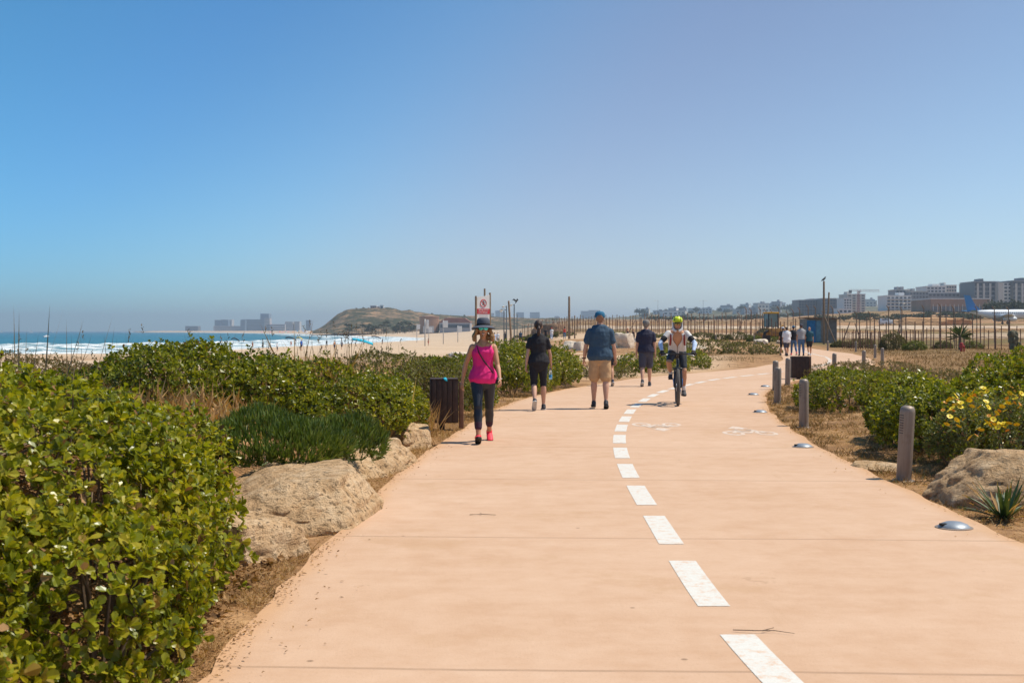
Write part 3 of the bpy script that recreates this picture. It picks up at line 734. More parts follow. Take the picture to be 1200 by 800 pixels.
def person(label, loc, rz, f, look, group=None, vs=.010, name='person'):
    """look: dict of clothing; returns the figure's root"""
    t = thing(name, label, 'person', loc, rz, group); t.scale = (f.k, f.k, f.k)
    skin = look.get('skin', M_skin); J = f.J
    mb = MB(); torso_part(mb, f, -.11, .50 if f.sex == 'm' else .48, -.006); head_part(mb, f)
    for sd in 'LR':
        mb.ball(J['sho' + sd], .055 if f.sex == 'm' else .046, 12, 8)
        arm_part(mb, f, sd, 0, 2, 0); leg_part(mb, f, sd, 0, 2, 0)
    body = mb.voxel('body', skin, t, vs, 4)
    hb = MB()
    for sd, sg in (('L', 1), ('R', -1)):
        d = (J['wri' + sd] - J['elb' + sd]); pal = look.get('palm' + sd, Vector((-sg, .25, 0)))
        hand(hb, J['wri' + sd], d, pal, .98 if f.sex == 'm' else .90, look.get('curl' + sd, .42))
    # hands go into the same body mesh so that the fingers stay apart
    bm = bmesh.new(); bm.from_mesh(body.data); hm = hb.mesh('h', [skin], True); bm.from_mesh(hm); bm.to_mesh(body.data); bm.free(); TRASH_M.append(hm)
    body.data.polygons.foreach_set('use_smooth', [True] * len(body.data.polygons))
    # lower clothes
    b = look.get('bottom')
    if b:
        mb = MB(); torso_part(mb, f, -.115, .04, b.get('grow', .012))
        for sd in 'LR': leg_part(mb, f, sd, 0, b['to'], b.get('grow', .012), b.get('flare', 0))
        o = mb.voxel(b.get('name', 'trousers'), b['mat'], t, vs, 3, b.get('wrinkle', .007))
        if 'cuff' in b:
            for sd in 'LR':
                mb = MB(); leg_part(mb, f, sd, b['to'] - .14, b['to'] + .02, b.get('grow', .012) + .003); mb.build('cuff', b['cuff'], o, True)
    s = look.get('top')
    if s:
        mb = MB(); g = s.get('grow', .014)
        if s.get('style') == 'tank':
            torso_part(mb, f, s.get('hem', -.04), .345, g, s.get('hemout', .02))
            for sg in (1, -1):
                q = [(sg * .085, -.112, .31), (sg * .092, -.098, .37), (sg * .090, -.055, .425), (sg * .080, .01, .452), (sg * .066, .07, .415), (sg * .05, .10, .345)]
                mb.loft([f.T(Vector(p)) for p in q], [(.026, .012)] * 6, (1, 0, 0), 8, True)
        else:
            torso_part(mb, f, s.get('hem', -.06), s.get('neck', .47 if f.sex == 'm' else .45), g, s.get('hemout', .026))
            for sd in 'LR':
                mb.ball(J['sho' + sd], (.054 if f.sex == 'm' else .046) + g * .5, 12, 8)
                arm_part(mb, f, sd, 0, s.get('sleeve', .62), g * .9, s.get('flare', .006))
            if s.get('skirt'): # loose hem
                torso_part(mb, f, s['hem'] , s['hem'] + .12, g + s['skirt'])
        mb.voxel(s.get('name', 'shirt'), s['mat'], t, vs, 3, s.get('wrinkle', .010))
    for sd in 'LR': shoe(f, sd, look.get('shoes', (M_shoe, M_rubber)), t)
    if look.get('socks'):
        for sd in 'LR':
            mb = MB(); leg_part(mb, f, sd, 1.82, 2.0, .004); mb.build('sock', look['socks'], t, True)
    H = f.HT
    hr = look.get('hair')
    if hr:
        mb = MB(); hm_, st = hr
        Rm = Matrix.Rotation(f.look, 3, 'X')
        if st == 'short':
            mb.ball(H((0, .022, .042)), (.080, .092, .092), 16, 10, Rm); mb.loft([H((0, .05, .03)), H((0, .055, -.045))], [(.064, .045), (.05, .03)], (1, 0, 0), 12, True)
        elif st == 'ponytail':
            mb.ball(H((0, .022, .042)), (.084, .096, .096), 16, 10, Rm); mb.loft([H((0, .05, .02)), H((0, .06, -.04))], [(.066, .045), (.05, .03)], (1, 0, 0), 12, True)
            mb.loft([H((0, .105, .01)), H((0, .135, -.03)), H((.004, .132, -.10)), H((.008, .112, -.165)), H((.006, .10, -.20))], [.024, .034, .036, .028, .010], (1, 0, 0), 10, True)
        elif st == 'long':
            mb.ball(H((0, .025, .042)), (.086, .096, .096), 16, 10, Rm); mb.loft([H((0, .06, .03)), H((0, .075, -.08)), H((0, .085, -.20))], [(.075, .04), (.085, .04), (.07, .03)], (1, 0, 0), 12, True)
        elif st == 'curly':
            r_ = random.Random(5)
            for i in range(150):
                sg = 1 if i % 2 else -1; z = r_.uniform(-.15, .03); sp = .072 + .054 * min(1, max(0, (.03 - z) / .12)) * r_.uniform(.7, 1.25)
                yy = r_.uniform(-.045, .09); mb.ball(H((sg * (sp + .004), yy, z)), r_.uniform(.016, .030), 8, 5)
            for i in range(40): mb.ball(H((r_.uniform(-.08, .08), r_.uniform(.07, .11), r_.uniform(-.15, .05))), r_.uniform(.02, .032), 8, 5)
        ho = mb.voxel('hair', hm_, t, .007 if vs < .012 else vs, 1, .004)
        if st == 'ponytail':
            m2 = MB(); m2.torus(H((0, .118, -.002)), .026, .008, 'Y', 18, 6); m2.build('hair_tie', M_black, ho, True)
    ht = look.get('hat')
    if ht:
        hm_, st = ht; mb = MB(); Rm = Matrix.Rotation(f.look - (.08 if st == 'brim' else 0), 3, 'X')
        if st == 'brim':
            mb.lathe([(.092, .055), (.096, .075), (.093, .115), (.085, .150), (.068, .168), (.03, .172), (0, .170)], H((0, .005, -.005)), 28, Rm)
            mb.lathe([(.088, .064), (.10, .058), (.135, .043), (.162, .026), (.172, .020), (.171, .015), (.135, .036), (.10, .052), (.088, .056)], H((0, .005, -.005)), 28, Rm)
            o = mb.build('hat', hm_, t, True)
            m2 = MB(); m2.lathe([(.0975, .058), (.0985, .06), (.0980, .085), (.096, .087)], H((0, .005, -.005)), 28, Rm); m2.build('hat_band', M_black, o, True)
        else:
            prof = [(.092, .030), (.096, .05), (.094, .085), (.080, .122), (.05, .142), (0, .148)]
            mb.lathe(prof, H((0, .012, 0)), 24, Rm)
            sg = 1 if st == 'backcap' else -1
            if st != 'beanie': mb.loft([H((0, .012 + sg * .075, .040)), H((0, .012 + sg * .13, .030)), H((0, .012 + sg * .165, .016))], [(.075, .006), (.066, .006), (.03, .005)], (1, 0, 0), 12, True)
            o = mb.build('cap', hm_, t, True)
            m2 = MB(); m2.ball(H((0, .012, .149)), .008, 8, 5); m2.build('cap_button', hm_, o, True)
            if st == 'frontcap':   # opening and strap at the back of the head
                m3 = MB(); m3.loft([H((-.034, .099, .036)), H((-.022, .104, .062)), H((0, .106, .070)), H((.022, .104, .062)), H((.034, .099, .036))], [(.004, .006)] * 5, (0, 0, 1), 6, True); m3.build('back_strap', M_brown, o, True)
    gl = look.get('glasses')
    if gl:
        o = None
        for sg in (1, -1):
            mb = MB(); mb.ball(H((sg * .034, -.098, .016)), (.036, .009, .027), 14, 8, Matrix.Rotation(sg * .22, 3, 'Z')); l = mb.build('lens', gl, t, True)
        mb = MB(); mb.loft([H((-.012, -.106, .022)), H((.012, -.106, .022))], [.003, .003], n=6)
        for sg in (1, -1): mb.loft([H((sg * .062, -.088, .024)), H((sg * .080, -.03, .02)), H((sg * .080, .02, .012))], [.003] * 3, n=6)
        mb.build('glasses_frame', M_black, t, True)
    elif look.get('face', True) and vs < .016:
        for sg in (1, -1):
            mb = MB(); mb.ball(H((sg * .033, -.086, .010)), .0125, 10, 7); eo = mb.build('eye', M_teeth, t, True)
            m2 = MB(); m2.ball(H((sg * .033, -.0955, .010)), .0058, 8, 5); m2.build('pupil', M_black, eo, True)
    if look.get('face', True) and vs < .016:
        mb = MB(); mb.loft([H((-.024, -.096, -.060)), H((0, -.105, -.064)), H((.024, -.096, -.060))], [.0045, .006, .0045], (0, 0, 1), 6, True); o = mb.build('lips', M_lip, t, True)
        if look.get('smile'):
            m2 = MB(); m2.loft([H((-.017, -.1005, -.0625)), H((0, -.108, -.066)), H((.017, -.1005, -.0625))], [.003, .004, .003], (0, 0, 1), 6, True); m2.build('teeth', M_teeth, o, True)
    return t

# --- the woman in pink
f = Fig(1.66, 'f', .008, .02, {'L': (-.24, .30, .36, .02), 'R': (.40, .14, -.38, -.03)}, {'L': (.30, .42, .20), 'R': (-.30, .30, .36)}, turn=.10)
f.legs
y0 = 16.2
t = person('smiling woman in a pink tank top, black leggings, brimmed hat and mirrored sunglasses', (gx(566, y0), y0, 0), .04, f,
           dict(skin=M_skin, bottom=dict(mat=M_legging, to=1.70, grow=.007, name='leggings', wrinkle=.0015, cuff=cloth('plum_mesh', (.05, .02, .04))), top=dict(mat=M_pink, style='tank', hem=-.105, grow=.013, hemout=.026, name='tank_top', wrinkle=.009),
                shoes=(M_hotpink, M_rubber), hair=(M_blond, 'curly'), hat=(M_hatg, 'brim'), glasses=M_lens, smile=True), vs=.008)
mb = MB(); q = [(-.085, -.01, .455), (-.095, -.075, .42), (-.075, -.135, .33), (-.01, -.155, .22), (.07, -.142, .12), (.135, -.10, .04), (.178, -.02, -.03)]
mb.loft([f.T(Vector(p)) for p in q], [(.010, .004)] * 7, (0, 0, 1), 8, True)
q2 = [(-.085, -.01, .455), (-.06, .085, .40), (.04, .125, .22), (.13, .10, .06), (.178, .0, -.03)]
mb.loft([f.T(Vector(p)) for p in q2], [(.010, .004)] * 5, (0, 0, 1), 8, True)
strap = mb.build('bag_strap', M_black, t, True)
mb = MB(); mb.box(f.T(Vector((.200, .0, -.07))), (.045, .13, .10), bev=.018); mb.build('hip_bag', M_black, strap)
mb = MB(); w_ = f.J['wriL']; mb.torus(w_ + Vector((0, 0, .012)), .028, .005, 'Z', 18, 6); mb.build('bracelet', M_teeth, t, True)
mb = MB(); q = [(-.055, -.055, .475), (-.035, -.095, .435), (0, -.112, .415), (.035, -.095, .435), (.055, -.055, .475)]
mb.loft([f.T(Vector(p)) for p in q], [.003] * 5, n=6); mb.build('necklace', M_gold, t, True)
# --- the woman in black
f = Fig(1.70, 'f', .016, .02, {'R': (.06, .05, 0, .03), 'L': (-.12, .62, .80, .02)}, {'L': (-.16, .16, .22), 'R': (.16, .30, .26)})
y0 = 22.8
t = person('woman in a black T-shirt and black capri tights with a ponytail, seen from behind', (gx(631, y0), y0, 0), math.pi + .05, f,
           dict(skin=M_skin_p, bottom=dict(mat=M_black, to=1.10, grow=.010, name='capri_tights', wrinkle=.002), top=dict(mat=M_black, hem=-.12, grow=.018, skirt=.018, sleeve=.55, name='t_shirt', flare=.012),
                shoes=(M_shoe, M_sole), hair=(M_dhair, 'ponytail'), face=False), vs=.009)
# her right hand holds the water bottle (right of the picture)
W_ = t.matrix_basis.copy(); wr = f.J['wriR']; dd = (f.J['wriR'] - f.J['elbR']).normalized()
pB = W_ @ (wr + dd * .10 + Vector((.02, -.01, -.03)))
bo = thing('water_bottle', 'clear water bottle with a blue label held by the woman in black', 'bottle', pB - Vector((0, 0, .17)), 0)
Mg = NT('bottle_plastic'); Mg.pbr((.72, .86, .92), .08, 0, spec=.6, **{'Transmission Weight': .75, 'IOR': 1.25})
mb = MB(); mb.lathe([(.026, 0), (.031, .006), (.031, .13), (.026, .155), (.013, .18), (.013, .192)], n=18); mb.build('bottle_body', Mg.m, bo, True)
mb = MB(); mb.lathe([(.0318, .035), (.032, .036), (.032, .085), (.0318, .086)], n=18); mb.build('bottle_label', mat('bottle_blue', (.05, .35, .72), .4), bo, True)
mb = MB(); mb.lathe([(.014, .19), (.015, .192), (.015, .207), (.012, .209), (0, .209)], n=14); mb.build('bottle_cap', M_sky, bo, True)
# --- the man in the blue T-shirt
f = Fig(1.83, 'm', .035, .0, {'L': (.10, .06, 0, .05), 'R': (-.10, .18, .25, .05)}, {'L': (.08, .20, .26), 'R': (.06, .30, .24)})
y0 = 23.2
t = person('stocky man in a slate blue T-shirt, khaki shorts and a teal cap, seen from behind', (gx(703, y0), y0, 0), math.pi - .08, f,
           dict(skin=M_skin_p, bottom=dict(mat=M_khaki, to=.93, grow=.020, flare=.028, name='shorts', wrinkle=.007), top=dict(mat=M_navyblue, hem=-.11, grow=.018, hemout=.036, sleeve=.66, flare=.010, name='t_shirt', wrinkle=.013),
                shoes=(M_shoe, M_rubber), hair=(mat('cropped_hair', (.30, .16, .10), .7), 'short'), hat=(M_tealcap, 'frontcap'), face=False), vs=.010)
mb = MB(); w_ = f.J['wriL']; mb.torus(w_ + Vector((0, 0, .02)), .034, .008, 'Z', 18, 6); mb.box(w_ + Vector((.034, 0, .02)), (.012, .034, .034), bev=.005); mb.build('wristwatch', M_black, t, True)
# --- partly hidden walker in front of him
f = Fig(1.62, 'f', .0, .03, {'L': (.25, .1, -.1, .02), 'R': (-.2, .4, .5, .02)}, {'L': (-.3, .3, .12), 'R': (.25, .4, .12)})
person('walker in black with a cyan bottle, mostly hidden by the man in the blue T-shirt', (gx(713, 33.0), 33.0, 0), math.pi, f,
       dict(bottom=dict(mat=M_black, to=.7, grow=.015, name='shorts'), top=dict(mat=M_black, style='tank', name='vest'), shoes=(M_navy, M_sole), hair=(M_dhair, 'ponytail'), face=False), vs=.012)
x_ = gx(717.2, 32.9); bo2 = thing('drink_bottle', 'cyan drink bottle held up by the walker hidden behind the man in blue', 'bottle', (x_, 32.9, 1.02))
mb = MB(); mb.lathe([(.03, 0), (.036, .01), (.036, .17), (.02, .20)], n=16); mb.build('bottle_body', M_cyan, bo2, True); mb = MB(); mb.lathe([(.021, .20), (.022, .202), (.022, .235), (0, .237)], n=14); mb.build('bottle_cap', M_black, bo2, True)
# --- man in navy
f = Fig(1.79, 'm', .012, .02, {'L': (-.18, .40, .45, .02), 'R': (.20, .08, -.05, .02)}, {'L': (.05, .14, .16), 'R': (-.05, .2, .15)})
person('man in a navy T-shirt, charcoal shorts and a grey cap walking away beside the cyclist', (gx(757, 32.6), 32.6, 0), math.pi - .1, f,
       dict(skin=M_skin_p, bottom=dict(mat=M_greysh, to=.92, grow=.02, flare=.018, name='shorts'), top=dict(mat=M_navy, hem=-.08, grow=.018, hemout=.036, sleeve=.62, flare=.01, name='t_shirt'), shoes=(M_shoe, M_sole), hair=(M_ghair, 'short'), hat=(M_ghair, 'beanie'), face=False), vs=.012)
# --- four walkers and a fifth behind them, far along the path
stride1 = {'L': (.22, .06, -.05, .02), 'R': (-.22, .35, .45, .02)}; stride2 = {'R': (.22, .06, -.05, .02), 'L': (-.22, .35, .45, .02)}; stand = {'L': (.04, .05, 0, .04), 'R': (-.04, .08, .05, .04)}
def walker(label, px, Y, rz, H, sex, legs, look, group=None, fat=.01, vs=.016, arms=None, lean=.03):
    x = gx(px, Y); z = 0 if XL(Y) < x < XR(Y) and Y < 149 else tz(x, Y)
    return person(label, (x, Y, z), rz, Fig(H, sex, fat, lean, legs, arms), dict(look, face=False), group, vs)
G4 = 'walkers far along the path'
walker('walker with a white cap half hidden behind the man in the white T-shirt', 917.5, 74.5, math.pi, 1.76, 'm', stride1, dict(bottom=dict(mat=M_black, to=1.0, name='shorts'), top=dict(mat=M_black, name='t_shirt'), hair=(M_dhair, 'short'), hat=(M_white, 'frontcap')), G4)
walker('man in a long white T-shirt and grey shorts on the far path', 922, 72, math.pi + .1, 1.76, 'm', stride2, dict(bottom=dict(mat=M_greysh, to=.95, grow=.02, name='shorts'), top=dict(mat=M_white, hem=-.16, grow=.03, sleeve=.8, name='t_shirt'), hair=(M_dhair, 'short')), G4, .03)
walker('man in a black T-shirt, blue jeans and a cap on the far path', 930, 75, math.pi, 1.83, 'm', stride1, dict(bottom=dict(mat=M_jeans, to=1.92, name='jeans'), top=dict(mat=M_black, name='t_shirt'), shoes=(M_hotpink, M_sole), hair=(M_dhair, 'short'), hat=(M_tealcap, 'beanie')), G4)
walker('man in a grey shirt and blue jeans on the far path', 939, 73, math.pi, 1.90, 'm', stand, dict(bottom=dict(mat=M_jeans, to=1.92, grow=.016, name='jeans'), top=dict(mat=M_greyt, hem=-.05, grow=.02, name='shirt'), hair=(M_dhair, 'short'), hat=(M_greysh, 'frontcap')), G4, .02)
walker('man in a teal T-shirt and black shorts on the far path', 948.5, 73, math.pi - .1, 1.76, 'm', stride2, dict(skin=M_skin, bottom=dict(mat=M_black, to=.85, grow=.02, name='shorts'), top=dict(mat=M_teal, hem=-.08, grow=.02, name='t_shirt'), shoes=(M_white, M_sole)), G4)
# --- people at the far promenade
GP = 'people far off on the promenade'
for (lab, px, Y, H, sex, legs, look) in [
        ('person with orange hair and a black vest by the pale boulders', 735.5, 135, 1.70, 'f', stand, dict(bottom=dict(mat=M_black, to=.8, name='shorts'), top=dict(mat=M_black, style='tank', name='vest'), hair=(M_orange, 'long'))),
        ('dark-haired person in black beside the one with orange hair', 742, 136, 1.66, 'f', stand, dict(bottom=dict(mat=M_black, to=1.5, name='tights'), top=dict(mat=M_black, style='tank', name='vest'), hair=(M_dhair, 'long'))),
        ('far person in a white shirt with a blue backpack right of the sign', 579.5, 165, 1.78, 'm', stride1, dict(bottom=dict(mat=M_white, to=1.9, name='trousers'), top=dict(mat=M_sky, name='shirt'), hair=(M_dhair, 'short'))),
        ('far person with a white cap and white shirt between the sign and the lamp posts', 583.5, 168, 1.80, 'm', stride2, dict(bottom=dict(mat=M_greyt, to=1.0, name='shorts'), top=dict(mat=M_white, name='shirt'), hat=(M_white, 'frontcap'))),
        ('far person all in black beside the leaning wooden pole', 592, 170, 1.80, 'm', stand, dict(bottom=dict(mat=M_black, to=1.9, name='trousers'), top=dict(mat=M_black, name='shirt'), hair=(M_dhair, 'short'))),
        ('far jogger in navy right of the lamp posts', 610, 172, 1.80, 'm', stride1, dict(bottom=dict(mat=M_black, to=.8, name='shorts'), top=dict(mat=M_navyblue, name='t_shirt'), hair=(M_dhair, 'short'))),
        ('far person in white with a red cap', 646.5, 170, 1.78, 'm', stride2, dict(bottom=dict(mat=M_sky, to=1.9, name='trousers'), top=dict(mat=M_white, name='shirt'), hat=(M_red, 'frontcap'))),
        ('far dark person just right of the head of the woman in black', 639.5, 178, 1.75, 'm', stand, dict(bottom=dict(mat=M_black, to=1.9, name='trousers'), top=dict(mat=M_black, name='shirt'), hair=(M_dhair, 'short'))),
        ('far woman in a red top and blue jeans with long dark hair', 661.5, 165, 1.74, 'f', stride1, dict(bottom=dict(mat=M_jeans, to=1.9, name='jeans'), top=dict(mat=M_red, style='tank', name='top'), hair=(M_dhair, 'long')))]:
    walker(lab, px, Y, math.pi if px < 700 else .4, H, sex, legs, look, GP, vs=.022)
# --- people on the beach
GB = 'bathers far off on the beach'
for (lab, px, py, H, look, lg) in [
        ('bather in a blue shirt standing alone on the sand', 353, 413, 1.80, dict(bottom=dict(mat=M_black, to=.8, name='shorts'), top=dict(mat=M_blue, name='shirt'), hair=(M_dhair, 'short')), stand),
        ('person in a white shirt stooping just above the tall rounded bush', 325, 417, 1.50, dict(bottom=dict(mat=M_greysh, to=1.2, name='trousers'), top=dict(mat=M_white, name='shirt'), hair=(M_ghair, 'short')), stand),
        ('bare-backed bather in dark shorts below the blue kite', 392, 416, 1.80, dict(bottom=dict(mat=M_greysh, to=.8, name='shorts'), hair=(M_dhair, 'short')), stand),
        ('bather in grey beside the bare-backed one', 400.5, 413, 1.75, dict(bottom=dict(mat=M_black, to=.8, name='shorts'), top=dict(mat=M_greyt, name='shirt'), hair=(M_dhair, 'short')), stride1),
        ('dark bather at the water edge under the headland', 383, 401.5, 1.80, dict(bottom=dict(mat=M_black, to=1.9, name='wetsuit_legs'), top=dict(mat=M_black, sleeve=1.9, name='wetsuit'), hair=(M_dhair, 'short')), stand),
        ('tanned bather wading near the white surf', 296, 403, 1.85, dict(bottom=dict(mat=M_orange, to=.8, name='shorts'), hair=(M_dhair, 'short')), stand),
        ('dark figure wading right of the tanned bather', 308, 405, 1.85, dict(bottom=dict(mat=M_black, to=1.9, name='wetsuit_legs'), top=dict(mat=M_black, sleeve=1.9, name='wetsuit'), hair=(M_dhair, 'short')), stand),
        ('surfer in black among the waves left of the tall rounded bush', 217, 407, 1.8, dict(bottom=dict(mat=M_black, to=1.9, name='wetsuit_legs'), top=dict(mat=M_black, sleeve=1.9, name='wetsuit'), hair=(M_dhair, 'short')), stand),
        ('pair member in red trunks by the shallow surf', 341, 404, 1.75, dict(bottom=dict(mat=M_red, to=.8, name='shorts'), hair=(M_dhair, 'short')), stand),
        ('pair member in black by the shallow surf', 346, 404, 1.75, dict(bottom=dict(mat=M_black, to=.8, name='shorts'), hair=(M_dhair, 'short')), stand),
        ('bather in black shorts left of the blue kite on the sand', 377, 412, 1.0, dict(bottom=dict(mat=M_black, to=.8, name='shorts'), hair=(M_dhair, 'short')), stand),
        ('bather with red shoulders sitting low before the bush', 502, 418, 1.5, dict(bottom=dict(mat=M_red, to=.8, name='shorts'), hair=(M_dhair, 'short')), stand),
        ('far stroller in white on the upper beach', 432, 395.5, 1.8, dict(bottom=dict(mat=M_greyt, to=1.9, name='trousers'), top=dict(mat=M_white, name='shirt'), hair=(M_dhair, 'short')), stride1),
        ('far stroller in dark clothes on the upper beach', 448, 395.5, 1.8, dict(bottom=dict(mat=M_black, to=1.9, name='trousers'), top=dict(mat=M_navy, name='shirt'), hair=(M_dhair, 'short')), stride2)]:
    hp = {353: 13, 325: 10, 392: 12, 400.5: 11, 383: 7.5, 296: 8, 308: 8.5, 217: 7.5, 341: 7, 346: 7, 377: 6, 502: 9, 432: 7, 448: 7}[px]
    Y = H * F / hp; zc = max(tz(gx(px, Y), Y), SEA - .25)      # waders stand knee deep
    person(lab, (gx(px, Y), Y, zc), random.uniform(0, 6), Fig(H, 'm', .01, .03, lg), dict(look, face=False, shoes=(M_skin, M_skin)), GB, .026)

# --- the cyclist and the mountain bicycle
CY, CRZ = 24.6, -.115
cxp = gx(795, 23.95) + .0
broot = thing('bicycle', 'mountain bicycle with blue frame accents under the helmeted cyclist', 'bicycle', (cxp + .07, CY, 0), CRZ)
M_tyre = mat('tyre_rubber', (.11, .10, .092), .85, bump=.5, bscale=90); M_alu = mat('brushed_steel', (.5, .5, .52), .35, .9, var=.08); M_frame = mat('black_frame_paint', (.015, .016, .02), .35); M_bluef = mat('blue_frame_paint', (.01, .20, .62), .3)
WR = .345
def wheel(y):
    mb = MB(); mb.torus((0, y, WR + .03), WR - .006, .036, 'X', 48, 10)
    for i in range(60):
        a = 2 * math.pi * i / 60
        for sx in (-.016, .016): mb.box((sx, y + (WR + .027) * math.cos(a + (.05 if sx > 0 else 0)), WR + .03 + (WR + .027) * math.sin(a + (.05 if sx > 0 else 0))), (.014, .016, .010), Matrix.Rotation(a, 3, 'X'))
    wo = mb.build('wheel', M_tyre, broot)
    mb = MB(); mb.torus((0, y, WR + .03), WR - .034, .011, 'X', 40, 6); mb.build('rim', M_frame, wo, True)
    mb = MB()
    for i in range(28):
        a = 2 * math.pi * i / 28; mb.rod((.025 if i % 2 else -.025, y + .02 * math.cos(a + .6), WR + .03 + .02 * math.sin(a + .6)), (0, y + (WR - .03) * math.cos(a), WR + .03 + (WR - .03) * math.sin(a)), .0012, n=4)
    mb.build('spokes', M_alu, wo)
    mb = MB(); mb.loft([(-.05, y, WR + .03), (.05, y, WR + .03)], [.022, .022], (0, 1, 0), 12); mb.build('hub', M_frame, wo, True)
    mb = MB(); mb.torus((-.032, y, WR + .03), .075, .006, 'X', 24, 4); mb.build('brake_disc', M_alu, wo, True)
wheel(-.56); wheel(.56)
ft, bb, sc, hd, hu = Vector((0, -.44, .72)), Vector((0, .13, .34)), Vector((0, .27, .98)), Vector((0, -.40, .80)), Vector((0, -.355, .93))
mb = MB(); mb.loft([hd, bb], [(.026, .034), (.026, .034)], (1, 0, 0), 10); mb.loft([hu + Vector((0, .01, -.03)), sc - Vector((0, .03, .16))], [.021, .017], (1, 0, 0), 10); mb.loft([bb, sc - Vector((0, .02, .12))], [.018, .017], (1, 0, 0), 10)
for sg in (1, -1):
    mb.loft([bb + Vector((sg * .03, .02, 0)), Vector((sg * .065, .34, .35)), Vector((sg * .065, .56, .375))], [.012] * 3, (1, 0, 0), 8); mb.loft([sc - Vector((0, .04, .17)), Vector((sg * .06, .36, .62)), Vector((sg * .065, .56, .385))], [.010] * 3, (1, 0, 0), 8)
mb.loft([hd - Vector((0, .012, .04)), hu], [.028, .026], (1, 0, 0), 12)
mb.build('frame', M_frame, broot, True)
mb = MB(); q = hd.lerp(bb, .12), hd.lerp(bb, .75); mb.loft([q[0], q[1]], [(.030, .036), (.030, .036)], (1, 0, 0), 10); mb.build('frame_panel', M_bluef, broot, True)
mb = MB()
for sg in (1, -1): mb.loft([Vector((sg * .066, -.56, .375)), Vector((sg * .066, -.505, .55)), Vector((sg * .062, -.455, .70))], [(.019, .026), (.024, .026), (.020, .022)], (1, 0, 0), 10)
mb.loft([Vector((-.075, -.435, .735)), Vector((0, -.42, .75)), Vector((.075, -.435, .735))], [.026, .032, .026], (0, 1, 0), 10)
mb.build('fork', M_frame, broot, True)
for sg in (1, -1):
    mb = MB(); mb.loft([Vector((sg * .087, -.545, .42)), Vector((sg * .090, -.515, .54))], [(.006, .018), (.006, .018)], (1, 0, 0), 8); mb.build('fork_decal', M_bluef, broot, True)
mb = MB(); mb.loft([hu, Vector((0, -.36, 1.0)), Vector((0, -.43, 1.035))], [.020, .019, .019], (1, 0, 0), 10)
mb.loft([Vector((-.36, -.385, 1.045)), Vector((-.18, -.425, 1.045)), Vector((0, -.44, 1.04)), Vector((.18, -.425, 1.045)), Vector((.36, -.385, 1.045))], [.013, .014, .0155, .014, .013], (0, 1, 0), 10)
hb_ = mb.build('handlebar', M_frame, broot, True)
for sg in (1, -1):
    mb = MB(); mb.loft([Vector((sg * .255, -.412, 1.045)), Vector((sg * .365, -.384, 1.045))], [.0165, .0165], (0, 1, 0), 10); mb.build('grip', M_rubber, hb_, True)
    mb = MB(); mb.loft([Vector((sg * .20, -.44, 1.035)), Vector((sg * .24, -.48, 1.02)), Vector((sg * .33, -.47, 1.005))], [.007, .006, .005], (0, 1, 0), 6); mb.build('brake_lever', M_alu, hb_, True)
mb = MB(); mb.box((.06, -.46, 1.075), (.075, .02, .045), Matrix.Rotation(-.6, 3, 'X'), .008); mb.build('handlebar_computer', M_rubber, hb_)
mb = MB(); mb.loft([sc - Vector((0, .04, .14)), sc + Vector((0, .012, .02))], [.0145, .0145], (1, 0, 0), 10); mb.build('seat_post', M_frame, broot, True)
mb = MB(); mb.loft([sc + Vector((0, -.15, .045)), sc + Vector((0, -.05, .04)), sc + Vector((0, .06, .045)), sc + Vector((0, .12, .05))], [(.02, .02), (.032, .024), (.072, .028), (.066, .024)], (1, 0, 0), 14); mb.build('saddle', M_rubber, broot, True)
cr = [(-1, bb + Vector((-.085, .01, .168))), (1, bb + Vector((.085, -.01, -.168)))]
for sg, e in cr:
    mb = MB(); mb.loft([bb + Vector((sg * .05, 0, 0)), bb.lerp(e, .5) + Vector((sg * .03, 0, 0)), e], [(.012, .018)] * 3, (1, 0, 0), 8); co = mb.build('crank', M_alu, broot, True)
    mb = MB(); mb.box(e + Vector((sg * .055, 0, 0)), (.09, .09, .018), bev=.005); mb.build('pedal', M_rubber, co)
mb = MB(); mb.torus(bb + Vector((-.05, 0, 0)), .075, .006, 'X', 30, 6); mb.lathe([(.02, -.003), (.07, -.003), (.07, .003), (.02, .003)], bb + Vector((-.05, 0, 0)), 24, Matrix.Rotation(math.pi / 2, 3, 'Y')); mb.build('chainring', M_alu, broot, True)

f = Fig(1.80, 'm', .006, .62); f.k = 1.0
f.pel = Vector((0, .26, 1.105)); J = f.J
def ik(a, c, l1, l2, pole):
    a, c = Vector(a), Vector(c); d = c - a; L = min(d.length, (l1 + l2) * .999); u = d.normalized()
    x = (l1 * l1 - l2 * l2 + L * L) / (2 * L); h = math.sqrt(max(l1 * l1 - x * x, 0)); p = pole - u * pole.dot(u); p.normalize()
    return a + u * x + p * h, a + u * L
for sd, sg in (('L', 1), ('R', -1)):
    J['sho' + sd] = f.T(Vector((sg * .185, -.01, .435))); tgt = Vector((sg * .315, -.345, 1.095))
    J['elb' + sd], J['wri' + sd] = ik(J['sho' + sd], tgt, .295, .265, Vector((sg * 1.0, .3, -.25)))
    J['hip' + sd] = f.pel + Vector((sg * .085, .0, -.03)); ped = cr[0][1] if sd == 'R' else cr[1][1]
    ank = ped + Vector((sg * .05, .09, .115)); J['knee' + sd], J['ank' + sd] = ik(J['hip' + sd], ank, .435, .42, Vector((sg * .18, -1, .2)))
    f.foot[sd] = .12 if sd == 'R' else .22
f.head = f.T(Vector((0, -.0, .63))) + Vector((0, -.05, .03)); f.look = .16
